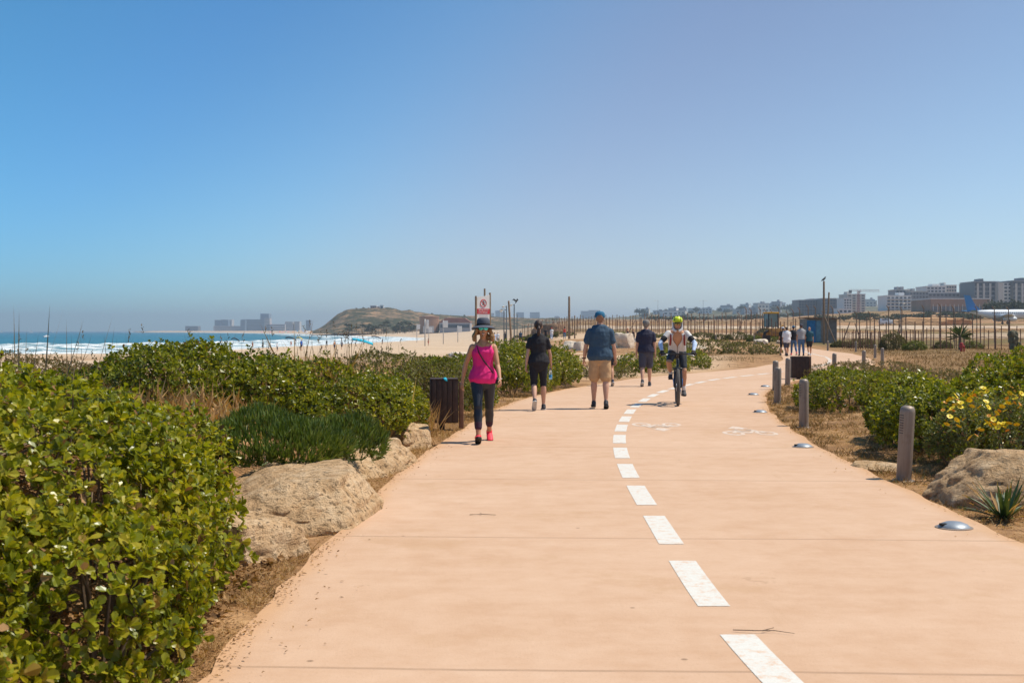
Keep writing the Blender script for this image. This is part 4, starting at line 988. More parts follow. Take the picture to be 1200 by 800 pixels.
LK = dict(skin=M_skin, bottom=dict(mat=M_lyc, to=.86, grow=.008, name='cycling_shorts', wrinkle=.001), top=None, shoes=(M_shoe, M_rubber), socks=M_white, glasses=mat('tinted_lens', (.35, .24, .08), .15, .6, bump=0), face=True,
          palmL=Vector((0, -.15, -1)), palmR=Vector((0, -.15, -1)), curlL=.85, curlR=.85)
cyc = person('cyclist in an open white jersey and lime helmet riding toward the camera', (cxp + .07, CY, 0), CRZ, f, LK, vs=.009)
# jersey worn open: side panels, back, collar
mb = MB()
rows = TORSO['m']
def shell(z0, z1, a0, a1, grow, nz=16, na=40, th=.010):
    """a cloth shell over the torso between two angles (0 = wearer's left, pi/2 = front)"""
    vs = []; zz = np.linspace(z0, z1, nz)
    for layer in (0, 1):
        for z in zz:
            A = np.interp(z, [r[0] for r in rows], [r[1] for r in rows]) + grow + layer * th; B = np.interp(z, [r[0] for r in rows], [r[2] for r in rows]) + grow + layer * th
            op = a0(z) if callable(a0) else a0; cl = a1(z) if callable(a1) else a1
            for j in range(na):
                an = op + (cl - op) * j / (na - 1); vs.append(f.T(Vector((A * math.cos(an), -B * math.sin(an), z))))
    fs = []; L = nz * na
    for i in range(nz - 1):
        for j in range(na - 1):
            q = (i * na + j, i * na + j + 1, (i + 1) * na + j + 1, (i + 1) * na + j); fs.append(q); fs.append(tuple(L + k for k in reversed(q)))
    edge = [i * na for i in range(nz)], [i * na + na - 1 for i in range(nz)], list(range(na)), list(range((nz - 1) * na, nz * na))
    for e in edge:
        for a, b in zip(e[:-1], e[1:]): fs.append((a, b, L + b, L + a))
    return vs, fs
opening = lambda z: .03 + .50 * sst(np.array(z), .16, .38)      # half width of the opened front
vs1, fs1 = shell(-.06, .475, lambda z: math.pi / 2 + float(opening(z)), lambda z: math.pi / 2 + 2 * math.pi - float(opening(z)), .010)
mb.add(vs1, fs1); jer = mb.build('jersey', M_jersey, cyc, True)
for sd in 'LR':
    mb = MB(); mb.ball(J['sho' + sd], .068, 12, 8); arm_part(mb, f, sd, 0, .45, .012); mb.voxel('jersey_sleeve', M_jersey, jer, .010, 2, .003)
    mb = MB(); arm_part(mb, f, sd, .42, .72, .014); mb.build('sleeve_band', M_black, jer, True)
    mb = MB(); arm_part(mb, f, sd, .70, 1.93, .006); mb.voxel('arm_sleeve', M_sky, cyc, .010, 2, .002)
    mb = MB(); d_ = (J['wri' + sd] - J['elb' + sd]).normalized(); hand(mb, J['wri' + sd] - d_ * .004, d_, Vector((0, -.15, -1)), 1.09, .85); mb.build('glove', M_black, cyc, True)
mb = MB(); q = [(-.10, -.115, .36), (-.13, -.09, .25), (-.135, -.1, .12)]
for sg in (1, -1): mb.loft([f.T(Vector((sg * .125, .02, .475))), f.T(Vector((sg * .128, -.085, .445))), f.T(Vector((sg * .14, -.128, .34))), f.T(Vector((sg * .15, -.125, .22)))], [(.020, .008)] * 4, (1, 0, 0), 8, True)
mb.build('pack_strap', mat('strap_red', (.28, .03, .03), .7), cyc, True)
mb = MB(); mb.box(f.T(Vector((0, .175, .26))), (.24, .12, .36), Matrix.Rotation(f.lean, 3, 'X'), .04); mb.build('backpack', M_black, cyc)
H = f.HT; Rm = Matrix.Rotation(f.look, 3, 'X')
mb = MB()
for i in range(26): mb.ball(H((random.uniform(-.085, .085), random.uniform(.02, .07), random.uniform(-.12, -.0))), random.uniform(.03, .04), 8, 5)
for sg in (1, -1): mb.loft([H((sg * .070, .0, .03)), H((sg * .082, -.005, -.05)), H((sg * .070, -.04, -.115)), H((sg * .03, -.07, -.135))], [(.016, .03), (.018, .034), (.02, .034), (.02, .03)], (0, 1, 0), 8, True)
mb.voxel('neck_scarf', M_white, cyc, .009, 2, .003)
mb = MB(); mb.lathe([(.098, .045), (.104, .06), (.102, .09), (.088, .13), (.055, .155), (0, .162)], H((0, .008, -.002)), 28, Rm)
for v in range(len(mb.v)):
    p = Vector(mb.v[v]) - H((0, .008, 0)); p.y *= 1.22; mb.v[v] = tuple(p + H((0, .008, 0)))
hel = mb.build('helmet', M_helm, cyc, True)
mb = MB()
for ax in (-.055, 0, .055):
    for (b0, b1) in ((.35, .75), (.85, 1.2), (1.3, 1.65)):
        pts = []
        for u in (b0, (b0 + b1) / 2, b1):
            r = .108; pts.append(H((ax, .008 - 1.18 * r * math.cos(u) * math.sqrt(max(0, 1 - (ax / .12) ** 2)), .052 + r * 1.02 * math.sin(u) * math.sqrt(max(0, 1 - (ax / .13) ** 2)))))
        mb.loft(pts, [(.011, .006), (.014, .006), (.010, .006)], (1, 0, 0), 8, True)
mb.build('vents', M_black, hel, True)
mb = MB(); mb.loft([H((-.07, -.105, .045)), H((0, -.135, .050)), H((.07, -.105, .045))], [(.006, .012)] * 3, (0, 0, 1), 8, True); mb.build('visor', M_black, hel, True)
mb = MB()
for sg in (1, -1): mb.loft([H((sg * .086, -.01, .03)), H((sg * .07, -.045, -.07)), H((sg * .01, -.075, -.118))], [(.004, .008)] * 3, (0, 1, 0), 6, True)
mb.build('chin_strap', M_black, hel, True)
mb = MB(); mb.loft([H((-.03, -.1, -.093)), H((0, -.104, -.106)), H((.03, -.1, -.093))], [.012, .016, .012], (0, 0, 1), 8, True); mb.build('beard', M_ghair, cyc, True)

bpy.data.batch_remove(TRASH + TRASH_M + [o.data for o in TRASH] + [WORK])
# ================================================================== plants
def norm(a): return a / np.maximum(np.linalg.norm(a, axis=-1, keepdims=True), 1e-9)
def leaf_arrays(P, D, N, L, W, kind='full', cup=.25, droop=.12):
    """leaves with base P, axis D, face normal N, length L, half width W"""
    D = norm(D); S = norm(np.cross(D, N)); N = np.cross(S, D); L = L[:, None]; W = W[:, None]; k = len(P)
    def pt(u, s, h): return P + D * (L * u) + S * (W * s) + N * (h * W) - N * (L * droop * u * u)
    if kind == 'full':
        V = np.stack([pt(0, 0, 0), pt(.32, -.62, cup), pt(.32, .62, cup), pt(.32, 0, 0), pt(.72, -1, cup * 1.2), pt(.72, 1, cup * 1.2), pt(.72, 0, 0), pt(.95, -.5, cup), pt(.95, .5, cup), pt(1, 0, .05)], 1)
        lp = np.array([0, 3, 1, 0, 2, 3, 1, 3, 6, 4, 3, 2, 5, 6, 4, 6, 9, 7, 6, 5, 8, 9]); tot = np.array([3, 3, 4, 4, 4, 4])
    elif kind == 'fold':
        V = np.stack([pt(0, 0, 0), pt(.6, -1, cup), pt(1, 0, 0), pt(.6, 1, cup)], 1)
        lp = np.array([0, 2, 1, 0, 3, 2]); tot = np.array([3, 3])
    else:  # blade
        V = np.stack([pt(0, -.6, 0), pt(0, .6, 0), pt(.55, -1, .0), pt(.55, 1, .0), pt(1, 0, 0)], 1)
        lp = np.array([0, 1, 3, 2, 2, 3, 4]); tot = np.array([4, 3])
    nv = V.shape[1]
    loops = (lp[None] + np.arange(k)[:, None] * nv).ravel()
    tots = np.tile(tot, k)
    return V.reshape(-1, 3), loops, tots
def leaf_obj(name, sets, mats, parent=None, smooth=False):
    vs, ls, ts, ms = [], [], [], []; b = 0
    for i, (v, l, t) in enumerate(sets):
        vs.append(v); ls.append(l + b); ts.append(t); ms.append(np.full(len(t), i if i < len(mats) else 0)); b += len(v)
    v = np.concatenate(vs); l = np.concatenate(ls); t = np.concatenate(ts); m = np.concatenate(ms)
    st = np.concatenate([[0], np.cumsum(t)[:-1]])
    return link_mesh(name, np_mesh(name, v, l, st, t, mats, m, smooth), parent)
def blob_tips(blobs, n, lump=.16, keep_bottom=False):
    """points and outward normals spread over a lumpy union of ellipsoids standing on the ground"""
    B = [(np.array(b[:3], float), np.array(b[3:6], float)) for b in blobs]
    ar = np.array([(r[0] * r[1]) ** .8 + (r[0] * r[2]) ** .8 + (r[1] * r[2]) ** .8 for _, r in B]); cnt = (n * ar / ar.sum()).astype(int)
    Ps, Ns = [], []
    for (c, r), m in zip(B, cnt):
        d = norm(rng.normal(size=(m * 2, 3))); d = d[d[:, 2] > (-.75 if keep_bottom else -.45)][:m]
        p = c + d * r; nn = norm(d / r)
        lum = fbm(p[:, 0] * 1.9 + p[:, 2] * 1.1 + c[0], p[:, 1] * 1.9 - p[:, 2] * 1.3 + c[1], 3)
        p = p + nn * (lum[:, None] * lump * 2.2 * r.min())
        Ps.append(p); Ns.append(nn)
    P = np.concatenate(Ps); N = np.concatenate(Ns)
    ok = np.ones(len(P), bool)
    for c, r in B:
        ok &= (((P - c) / (r * .84)) ** 2).sum(1) > 1 if True else ok
    ok &= P[:, 2] > terrain(P[:, 0], P[:, 1]) + .02
    return P[ok], N[ok]
def shrub(name, label, cat, blobs, mats, n_tips, leaf=.06, per=8, kind='fold', wid=.32, group=None, lump=.16, spread=.9, upw=.35, mix=(1, 0, 0), twigs=26, twig_mat=None, inner=.45, overhang=.0):
    b0 = blobs[0]; base = Vector((b0[0], b0[1], tz(b0[0], b0[1])))
    t = thing(name, label, cat, base, 0, group)
    bl = [(b[0] - base.x, b[1] - base.y, b[2] - base.z, b[3], b[4], b[5]) for b in blobs]
    P, N = blob_tips(blobs, n_tips, lump)
    P = P - np.array(base)
    # a share of the tips sits deeper inside the crown
    dep = np.where(rng.random(len(P)) < inner, rng.random(len(P)) * .28, rng.random(len(P)) * .05)[:, None]
    c0 = np.array([b[:3] for b in bl]); near = np.argmin(((P[:, None] - c0[None]) ** 2).sum(2), 1)
    P = P + (c0[near] - P) * dep
    P = P + N * (np.where(rng.random(len(P)) < .07, rng.random(len(P)) * .13, 0))[:, None]
    k = len(P)
    up = np.array([0, 0, 1.])
    ax = norm(N + up * upw + rng.normal(size=(k, 3)) * .35)
    Pl = np.repeat(P, per, 0); A = np.repeat(ax, per, 0); m = len(Pl)
    ph = (np.tile(np.arange(per), k) * 2.4 + np.repeat(rng.random(k) * 6.28, per))
    t1 = norm(np.cross(A, np.array([.31, .77, .55]))); t2 = np.cross(A, t1)
    rad = t1 * np.cos(ph)[:, None] + t2 * np.sin(ph)[:, None]
    lev = np.tile(np.linspace(0, 1, per), k)[:, None]
    D = norm(rad * spread * (1.15 - .8 * lev) + A * (.25 + .8 * lev) + rng.normal(size=(m, 3)) * .22)
    Pl = Pl + A * (lev * leaf * .7) - A * leaf * .35
    Nn = norm(A * 1.0 - rad * .3 + rng.normal(size=(m, 3)) * .3)
    Ls = leaf * (.48 + .85 * rng.random(m)) * (1.1 - .35 * lev[:, 0]); Ws = Ls * wid * (.85 + .3 * rng.random(m))
    which = rng.choice(len(mats), size=m, p=np.array(mix[:len(mats)]) / sum(mix[:len(mats)]))
    sets = []
    for i in range(len(mats)):
        s = which == i
        sets.append(leaf_arrays(Pl[s], D[s], Nn[s], Ls[s], Ws[s], kind, droop=rng.random() * .1 + .08))
    leaf_obj('foliage', sets, mats, t)
    # branches from the root to the crown
    mb = MB()
    idx = rng.choice(k, size=min(twigs, k), replace=False)
    for i in idx:
        p = Vector(P[i]); c = bl[near[i]]
        a = Vector((c[0] + (p.x - c[0]) * .25, c[1] + (p.y - c[1]) * .25, tz(base.x + c[0], base.y + c[1]) - base.z - .02))
        mid = a.lerp(p, .55) + Vector((random.uniform(-.08, .08), random.uniform(-.08, .08), .06))
        mb.loft([a, mid, p], [.011, .008, .004], n=5, cap=False)
    mb.build('branches', twig_mat or M_twig, t)
    return t
def blades(n, cx, cy, sx, sy, h, wd, lean=.35, zoff=0, clump=1, base=None):
    """upright blades scattered round a spot"""
    m = n // clump
    x = np.repeat(rng.normal(size=m) * sx, clump) + rng.normal(size=m * clump) * .03; y = np.repeat(rng.normal(size=m) * sy, clump) + rng.normal(size=m * clump) * .03
    x = x + cx; y = y + cy; z = terrain(x, y) + zoff
    P = np.stack([x, y, z], 1); k = len(P)
    D = norm(np.stack([rng.normal(size=k) * lean, rng.normal(size=k) * lean, np.ones(k)], 1))
    N = norm(rng.normal(size=(k, 3)) * [1, 1, .2])
    L = h * (.55 + .6 * rng.random(k)); W = np.full(k, wd) * (.7 + .6 * rng.random(k))
    return P, D, N, L, W
def grass_clump(name, label, cat, cx, cy, n, sx, sy, h, wd, m, lean=.35, group=None, heads=None, droop=.2, zoff=0):
    base = Vector((cx, cy, tz(cx, cy)))
    t = thing(name, label, cat, base, 0, group)
    P, D, N, L, W = blades(n, cx, cy, sx, sy, h, wd, lean, zoff)
    P = P - np.array(base)
    leaf_obj('blades', [leaf_arrays(P, D, N, L, W, 'blade', droop=droop)], [m], t)
    if heads:
        hp = P + norm(D) * L[:, None] * .92; sel = rng.random(len(hp)) < heads[1]
        hp = hp[sel]; dd = norm(D)[sel]; k = len(hp); q = 9
        HP = np.repeat(hp, q, 0) + np.repeat(dd, q, 0) * (np.tile(np.linspace(-.5, .5, q), k) * heads[2])[:, None]
        HD = norm(np.repeat(dd, q, 0) + rng.normal(size=(k * q, 3)) * .5)
        leaf_obj('seed_heads', [leaf_arrays(HP, HD, rng.normal(size=(k * q, 3)), np.full(k * q, heads[2] * .35), np.full(k * q, heads[2] * .07), 'fold')], [heads[0]], t)
    return t

M_twig = mat('twig_bark', (.16, .11, .07), .85)
L_glossy = leaf_mat('glossy_leaf', [(0, (.045, .066, .006)), (.25, (.15, .175, .010)), (.55, (.27, .29, .016)), (.82, (.41, .37, .024)), (1, (.54, .45, .05))], .33, .40, .42)
L_dark = leaf_mat('dark_glossy_leaf', [(0, (.034, .052, .006)), (.35, (.105, .13, .010)), (.7, (.21, .225, .015)), (1, (.36, .33, .026))], .35, .36, .40)
L_yellow = leaf_mat('yellowed_leaf', [(0, (.16, .13, .02)), (.5, (.30, .22, .03)), (1, (.36, .18, .03))], .5, .3, .3)
L_brown = leaf_mat('dead_leaf', [(0, (.12, .065, .03)), (.5, (.30, .16, .065)), (1, (.50, .31, .15))], .8, .2, .2)
L_olive = leaf_mat('olive_leaf', [(0, (.05, .052, .014)), (.5, (.12, .115, .03)), (1, (.21, .185, .06))], .6, .25, .3)
L_drab = leaf_mat('drab_shrub_leaf', [(0, (.09, .065, .03)), (.5, (.16, .125, .05)), (1, (.25, .19, .09))], .8, .2, .2)
L_grey = leaf_mat('grey_green_leaf', [(0, (.08, .095, .028)), (.5, (.17, .185, .055)), (1, (.28, .28, .10))], .6, .25, .3)
L_needle = leaf_mat('samphire_leaf', [(0, (.04, .07, .010)), (.5, (.10, .15, .02)), (1, (.20, .23, .04))], .4, .25, .4)
L_cane = leaf_mat('dry_cane_leaf', [(0, (.24, .12, .045)), (.5, (.46, .27, .11)), (1, (.60, .43, .22))], .75, .25, .2)
L_straw = leaf_mat('straw', [(0, (.12, .065, .028)), (.5, (.25, .145, .06)), (1, (.38, .24, .105))], .85, .2, .2)
L_stalk = leaf_mat('dry_stalk', [(0, (.13, .085, .05)), (1, (.30, .22, .13))], .85, .1, .2)
L_fence = leaf_mat('fence_weed', [(0, (.05, .055, .018)), (.5, (.10, .10, .03)), (1, (.20, .17, .06))], .8, .2, .2)
L_lime = leaf_mat('lime_weed', [(0, (.08, .10, .015)), (.5, (.15, .18, .02)), (1, (.24, .24, .03))], .6, .3, .3)

# --- left bank
shrub('glossy_bush', 'big glossy green bush filling the lower left of the picture', 'bush',
      [(-2.95, 6.0, .42, 1.32, 1.7, .86), (-2.72, 7.7, .35, .84, 1.25, .72), (-3.9, 8.2, .5, 1.5, 1.7, .72), (-2.5, 4.7, .25, .72, .95, .72), (-2.35, 6.7, .30, .72, 1.2, .66), (-1.82, 5.3, .22, .42, .75, .50), (-2.04, 6.2, .28, .44, .9, .58), (-2.2, 7.2, .30, .42, .8, .50), (-3.4, 7.0, .5, 1.0, 1.3, .74), (-3.1, 5.5, .35, .8, .9, .84), (-2.5, 5.6, .3, .6, .8, .74), (-2.2, 4.9, .2, .45, .7, .55), (-2.9, 4.9, .3, .6, .6, .74), (-3.5, 5.6, .5, .6, .8, .78), (-3.6, 4.6, .4, 1.1, 1.2, .85)],
      [L_glossy, L_yellow, L_brown], 23000, .048, 9, 'full', .37, lump=.16, mix=(.94, .03, .03), twigs=150)
shrub('yellowish_bush', 'small yellow-green bush cut off by the lower left corner', 'bush',
      [(-1.86, 3.45, .25, .40, .5, .43)], [L_glossy, L_yellow, L_brown], 800, .058, 9, 'full', .36, mix=(.80, .16, .04), twigs=16)
shrub('glossy_bush', 'low green bush with bare grey twigs behind the big glossy bush', 'bush',
      [(-4.6, 10.6, .5, 1.3, 1.3, .58), (-3.2, 10.4, .4, .75, .9, .45), (-6.0, 11.5, .5, 1.2, 1.2, .55)], [L_glossy, L_olive, L_brown], 4350, .06, 8, 'fold', .36, mix=(.8, .12, .08), twigs=80)
shrub('glossy_bush', 'tall rounded dark green bush against the sea, left of the dry canes', 'bush',
      [(-4.1, 15.0, .72, 1.15, 1.3, .62), (-3.1, 15.1, .6, .7, 1.0, .56), (-5.2, 15.4, .5, .9, 1.0, .52)], [L_dark, L_glossy, L_brown], 6090, .058, 8, 'fold', .36, mix=(.68, .29, .03), twigs=50)
shrub('glossy_bush', 'green bush with pale dry canes leaning in it, beside the tall rounded bush', 'bush',
      [(-2.75, 16.4, .55, .75, .9, .52), (-2.1, 17.4, .5, .6, .8, .4)], [L_dark, L_glossy, L_cane], 2465, .055, 8, 'fold', .36, mix=(.55, .3, .15), twigs=40)
shrub('glossy_bush', 'dense green bush spilling over the third rock beside the path', 'bush',
      [(-1.98, 15.6, .42, .62, 1.0, .45), (-1.75, 16.9, .40, .52, .9, .42), (-2.5, 14.9, .40, .5, .7, .36)], [L_dark, L_glossy, L_yellow], 3335, .05, 8, 'fold', .36, mix=(.6, .37, .03), twigs=30)
shrub('olive_shrub', 'olive grey shrub with tall dry stalks rising out of it', 'shrub',
      [(-2.3, 20.6, .55, 1.1, 1.5, .56), (-1.2, 21.2, .35, .75, 1.2, .55), (-3.4, 20.5, .5, .8, 1.0, .45)], [L_olive, L_dark, L_drab], 5220, .045, 8, 'fold', .28, mix=(.5, .35, .15), twigs=60)
shrub('glossy_bush', 'green bush behind the litter bin and the woman in pink', 'bush',
      [(-1.05, 24.0, .35, .75, 1.4, .62), (-1.7, 25.6, .4, .9, 1.2, .55)], [L_dark, L_glossy, L_olive], 3480, .05, 8, 'fold', .36, mix=(.5, .3, .2), twigs=30)
shrub('glossy_bush', 'broad green bush at the path edge behind the woman in black', 'bush',
      [(-.05, 29.2, .45, .95, 1.8, .70), (.35, 31.2, .42, .9, 1.5, .70), (1.15, 33.4, .40, .78, 1.6, .66)], [L_dark, L_glossy, L_yellow], 6670, .055, 8, 'fold', .36, mix=(.55, .43, .02), twigs=50)
for i, (x, y, z, rx, ry, rz, lab) in enumerate([
        (-6.6, 16.6, .60, 1.6, 1.3, .46, 'drab brown shrub at the left edge with the surf behind it'),
        (-5.6, 18.3, .56, 1.4, 1.2, .46, 'drab brown shrub between the left edge and the tall rounded bush'),
        (-8.4, 19.6, .62, 1.9, 1.4, .48, 'low brown shrub on the dune crest at the far left edge'),
        (-4.9, 13.0, .55, 1.0, .9, .40, 'half dry shrub in front of the tall rounded bush'),
        (-6.6, 14.0, .55, 1.3, 1.0, .45, 'half dry shrub behind the bush with bare twigs')]):
    shrub('dry_shrub', lab, 'shrub', [(x, y, z, rx, ry, rz), (x + .8, y + .5, z - .1, rx * .7, ry * .7, rz * .8)], [L_drab, L_olive, L_brown], 2600, .042, 8, 'fold', .25,
          group='dry shrubs on the dune', mix=(.45, .4, .15), twigs=90, lump=.22)
# samphire clump on the second rock
P_, N_ = blob_tips([(-2.2, 11.3, .42, .68, .85, .22), (-1.75, 12.0, .40, .42, .6, .2), (-2.5, 11.9, .5, .35, .4, .2), (-1.95, 11.0, .42, .3, .35, .22)], 3300, .30)
base = np.array([-2.2, 11.3, tz(-2.2, 11.3)])
t_ = thing('samphire_clump', 'mat of dark green needle-leaved plants on top of the big flat rock', 'plant', base)
k_ = len(P_); per = 5; PP = np.repeat(P_ - base - [0, 0, .04], per, 0)
DD = norm(np.repeat(N_, per, 0) * .45 + [0, 0, .85] + rng.normal(size=(k_ * per, 3)) * .33)
leaf_obj('foliage', [leaf_arrays(PP, DD, rng.normal(size=(k_ * per, 3)), .09 * (.4 + 1.1 * rng.random(k_ * per)), np.full(k_ * per, .0065), 'blade', droop=.1)], [L_needle], t_)
mb = MB()
for i in range(24):
    x, y = random.uniform(-.55, .55), random.uniform(-.7, .7); mb.loft([(x, y, .0), (x * 1.05, y * 1.05, .2)], [.012, .008], n=5)
mb.build('branches', M_twig, t_)
# dry canes and grasses of the left bank
grass_clump('dry_cane_clump', 'orange dry canes in front of the tall rounded bush', 'dry plant', -3.3, 13.2, 420, .55, .45, .34, .011, L_cane, .75, group='dry canes on the left bank')
grass_clump('dry_cane_clump', 'broad pale canes bent over the green bush near the third rock', 'dry plant', -2.6, 15.7, 200, .35, .4, .62, .014, L_cane, .55, group='dry canes on the left bank')
grass_clump('dry_cane_clump', 'scattered dry canes between the brown shrubs at the left', 'dry plant', -5.0, 13.9, 300, .8, .5, .42, .011, L_cane, .7, group='dry canes on the left bank')
grass_clump('dry_cane_clump', 'tuft of orange grass at the foot of the litter bin', 'dry plant', -1.42, 17.6, 260, .14, .35, .50, .008, L_cane, .35, group='dry canes on the left bank')
for (x, y, n, sx, h, lab) in [(-2.6, 20.2, 55, .45, 1.25, 'tall brown grass stalks standing above the olive shrub'),
                              (-1.6, 20.8, 40, .40, 1.0, 'tall brown grass stalks near the litter bin'),
                              (-4.2, 16.4, 40, .8, 1.05, 'thin grass stalks along the top of the tall rounded bush'),
                              (-7.5, 17.5, 60, 1.3, .95, 'thin grass stalks with seed heads against the surf'),
                              (-3.6, 21.0, 60, .5, 1.05, 'thin grass stalks left of the olive shrub')]:
    grass_clump('tall_grass', lab, 'grass', x, y, int(n * .7), sx, .5, h * .84, .0045, L_stalk, .10, group='tall dry grasses on the dune', heads=(L_stalk, .6, .11), droop=.08)
grass_clump('bent_reed', 'dry reeds with pale plumes bending out of the bush with canes', 'dry plant', -2.45, 16.6, 60, .4, .4, .95, .010, L_cane, .35, droop=.45)
grass_clump('bare_twigs', 'bare grey twigs sticking out of the bush at the left edge', 'twigs', -4.2, 9.6, 70, .35, .4, 1.05, .006, L_stalk, .30, droop=.05)

# --- right of the path
shrub('glossy_bush', 'low dark bush beside the second steel bollard', 'bush',
      [(6.45, 23.0, .24, .95, 1.7, .48), (7.2, 22.2, .24, .8, 1.2, .46)], [L_glossy, L_dark, L_drab], 3770, .05, 8, 'fold', .36, mix=(.6, .34, .06), twigs=30)
shrub('glossy_bush', 'green bush right behind the nearest steel bollard', 'bush',
      [(5.15, 14.6, .34, .62, 1.1, .46), (5.7, 16.2, .34, .8, 1.1, .46)], [L_glossy, L_dark, L_drab], 3190, .055, 8, 'fold', .36, mix=(.6, .36, .04), twigs=30)
shrub('glossy_bush', 'tall bush with yellowing tips at the right edge above the flowers', 'bush',
      [(6.95, 15.4, .55, 1.25, 1.4, .66), (6.1, 15.2, .45, .7, 1.0, .5), (7.9, 16.4, .6, 1.2, 1.2, .75)], [L_glossy, L_dark, L_yellow], 5510, .058, 8, 'fold', .36, mix=(.66, .24, .10), twigs=40)
fl = shrub('flowering_shrub', 'grey-green shrub dotted with yellow daisies behind the boulder', 'flowering shrub',
      [(5.35, 12.9, .34, .75, .7, .42), (4.95, 13.1, .28, .4, .5, .34), (6.1, 13.0, .36, .7, .7, .42)], [L_grey, L_glossy, L_brown], 3335, .05, 8, 'fold', .20, mix=(.72, .2, .08), twigs=60, lump=.14)
M_petal = mat('yellow_petal', (.88, .64, .012), .5, var=.12); M_petal2 = mat('orange_petal', (.75, .30, .015), .5, var=.12); M_eye = mat('flower_eye', (.45, .2, .02), .8)
fmesh = []
for pm_, r, np_ in ((M_petal, .036, 13), (M_petal2, .026, 10)):
    mb = MB()
    for i in range(np_):
        a = 2 * math.pi * i / np_; c, s = math.cos(a), math.sin(a); wv = .26 * r
        q = [(.15 * r, 0, .0), (.6 * r, -wv, .10 * r), (1.0 * r, 0, .16 * r), (.6 * r, wv, .10 * r)]
        mb.add([(x * c - y * s, x * s + y * c, z + .0008 * (i % 3)) for x, y, z in q], [(0, 1, 2, 3)])
    mb.mi = 1; mb.ball((0, 0, .004), (.25 * r, .25 * r, .12 * r), 10, 5)
    fmesh.append(mb.mesh('flower', [pm_, M_eye], True))
FP = [(1120, 464), (1127, 463), (1114, 466), (1137, 464), (1140, 463), (1150, 461), (1152, 463), (1183, 461), (1197, 461), (1190, 467), (1189, 472), (1195, 477), (1187, 473), (1148, 477), (1167, 487),
      (1171, 497), (1176, 496), (1147, 502), (1144, 510), (1112, 482), (1116, 478), (1124, 473), (1117, 481), (1113, 488), (1158, 477), (1150, 504), (1159, 487), (1180, 473), (1131, 463), (1178, 498), (1196, 488), (1139, 476), (1156, 494), (1121, 492)]
FP += [(px + random.uniform(-14, 14), py + random.uniform(-8, 12)) for px, py in FP[::1] + FP[::2]]
for i, (px, py) in enumerate(FP):
    Y = 11.98 + (py - 500) * -.012 + random.uniform(-.05, .05); p = at(px, py, Y)
    o = link_mesh('flower', fmesh[1 if i % 4 == 2 else 0], fl); o.location = p - fl.location
    o.rotation_euler = (random.uniform(.35, 1.0), random.uniform(-.4, .5), random.uniform(0, 6))
for (x, y, z, rx, ry, rz, lab) in [
        (10.2, 37.0, .2, 1.2, 2.2, .32, 'greyish low shrub in the dry grass beyond the low dark bush'),
        (12.2, 40.0, .2, 1.6, 2.0, .30, 'greyish low shrub in the dry grass nearer the red post'),
        (8.5, 29.5, .2, 1.1, 1.6, .30, 'brownish low shrub just behind the low dark bush'),
        (10.4, 30.0, .2, 1.3, 1.6, .34, 'olive low shrub left of the bush with yellowing tips'),
        (9.0, 24.5, .2, 1.2, 1.5, .40, 'olive brown shrub between the two green bushes on the right')]:
    shrub('low_shrub', lab, 'shrub', [(x, y, z, rx, ry, rz), (x + .6, y + .4, z, rx * .6, ry * .6, rz * .8)], [L_drab, L_olive, L_brown], 1100, .05, 7, 'fold', .22,
          group='low shrubs in the dry grass', mix=(.5, .4, .1), twigs=20)
shrub('glossy_bush', 'green bush beyond the cyclist at the far path edge', 'bush',
      [(5.6, 44.5, .28, 1.0, 1.3, .48), (4.4, 43.0, .2, .8, 1.0, .42), (6.9, 47.5, .28, .95, 1.5, .46)], [L_dark, L_glossy, L_olive], 2400, .07, 7, 'fold', .36, mix=(.7, .26, .04), twigs=20)
shrub('low_shrub', 'small purple-brown shrub right of the man in the blue T-shirt', 'shrub', [(2.9, 38.5, .15, .6, 1.0, .34), (3.5, 39.6, .1, .6, .8, .22)], [L_drab, L_olive, L_dark], 900, .05, 7, 'fold', .25, mix=(.5, .25, .25), twigs=20)
shrub('low_shrub', 'wide brown-green mound of shrubs inside the bend of the path', 'shrub',
      [(13.4, 84.0, .2, 3.0, 4.5, .7), (16.0, 82.0, .15, 2.4, 4.0, .55), (11.0, 82.0, .1, 2.2, 3.5, .4)], [L_olive, L_drab, L_dark], 2600, .12, 7, 'fold', .3, mix=(.5, .35, .15), twigs=30)
def veg(label, px, py_base, w_px, h_px, Y, mats, mix, n=700, leaf=None, name='roadside_shrub', group='shrubs along the airfield fence'):
    x = gx(px, Y); z = tz(x, Y); rx = w_px / F * Y / 2; rz = h_px / F * Y * .62
    return shrub(name, label, 'shrub', [(x, Y, z + rz * .45, rx, rx * .9, rz), (x + rx * .5, Y + rx * .3, z + rz * .3, rx * .55, rx * .6, rz * .7), (x - rx * .55, Y, z + rz * .25, rx * .5, rx * .6, rz * .6)],
                 mats, n, leaf or max(.06, Y * .0011), 6, 'fold', .28, group=group, mix=mix, twigs=14, lump=.2)
veg('tall brownish tamarisk leaning by the fence near the far bollards', 1047, 418, 30, 24, 88, [L_drab, L_olive], (.5, .5), 1500)
veg('bright lime-green shrub beside the brownish tamarisk', 1072, 415, 26, 11, 86, [L_lime, L_olive], (.7, .3), 900)
veg('dull green shrub between the lime-green shrub and the red post', 1104, 412, 22, 11, 92, [L_fence, L_olive], (.6, .4), 800)
veg('lime-green weeds right of the red post', 1140, 411, 24, 10, 92, [L_lime, L_olive], (.5, .5), 800)
veg('brown shrub at the fence foot right of the hut', 1010, 408, 30, 12, 110, [L_drab, L_fence], (.5, .5), 800)
veg('grey shrub behind the bollards right of the hut', 985, 406, 22, 8, 112, [L_fence, L_drab], (.6, .4), 700)
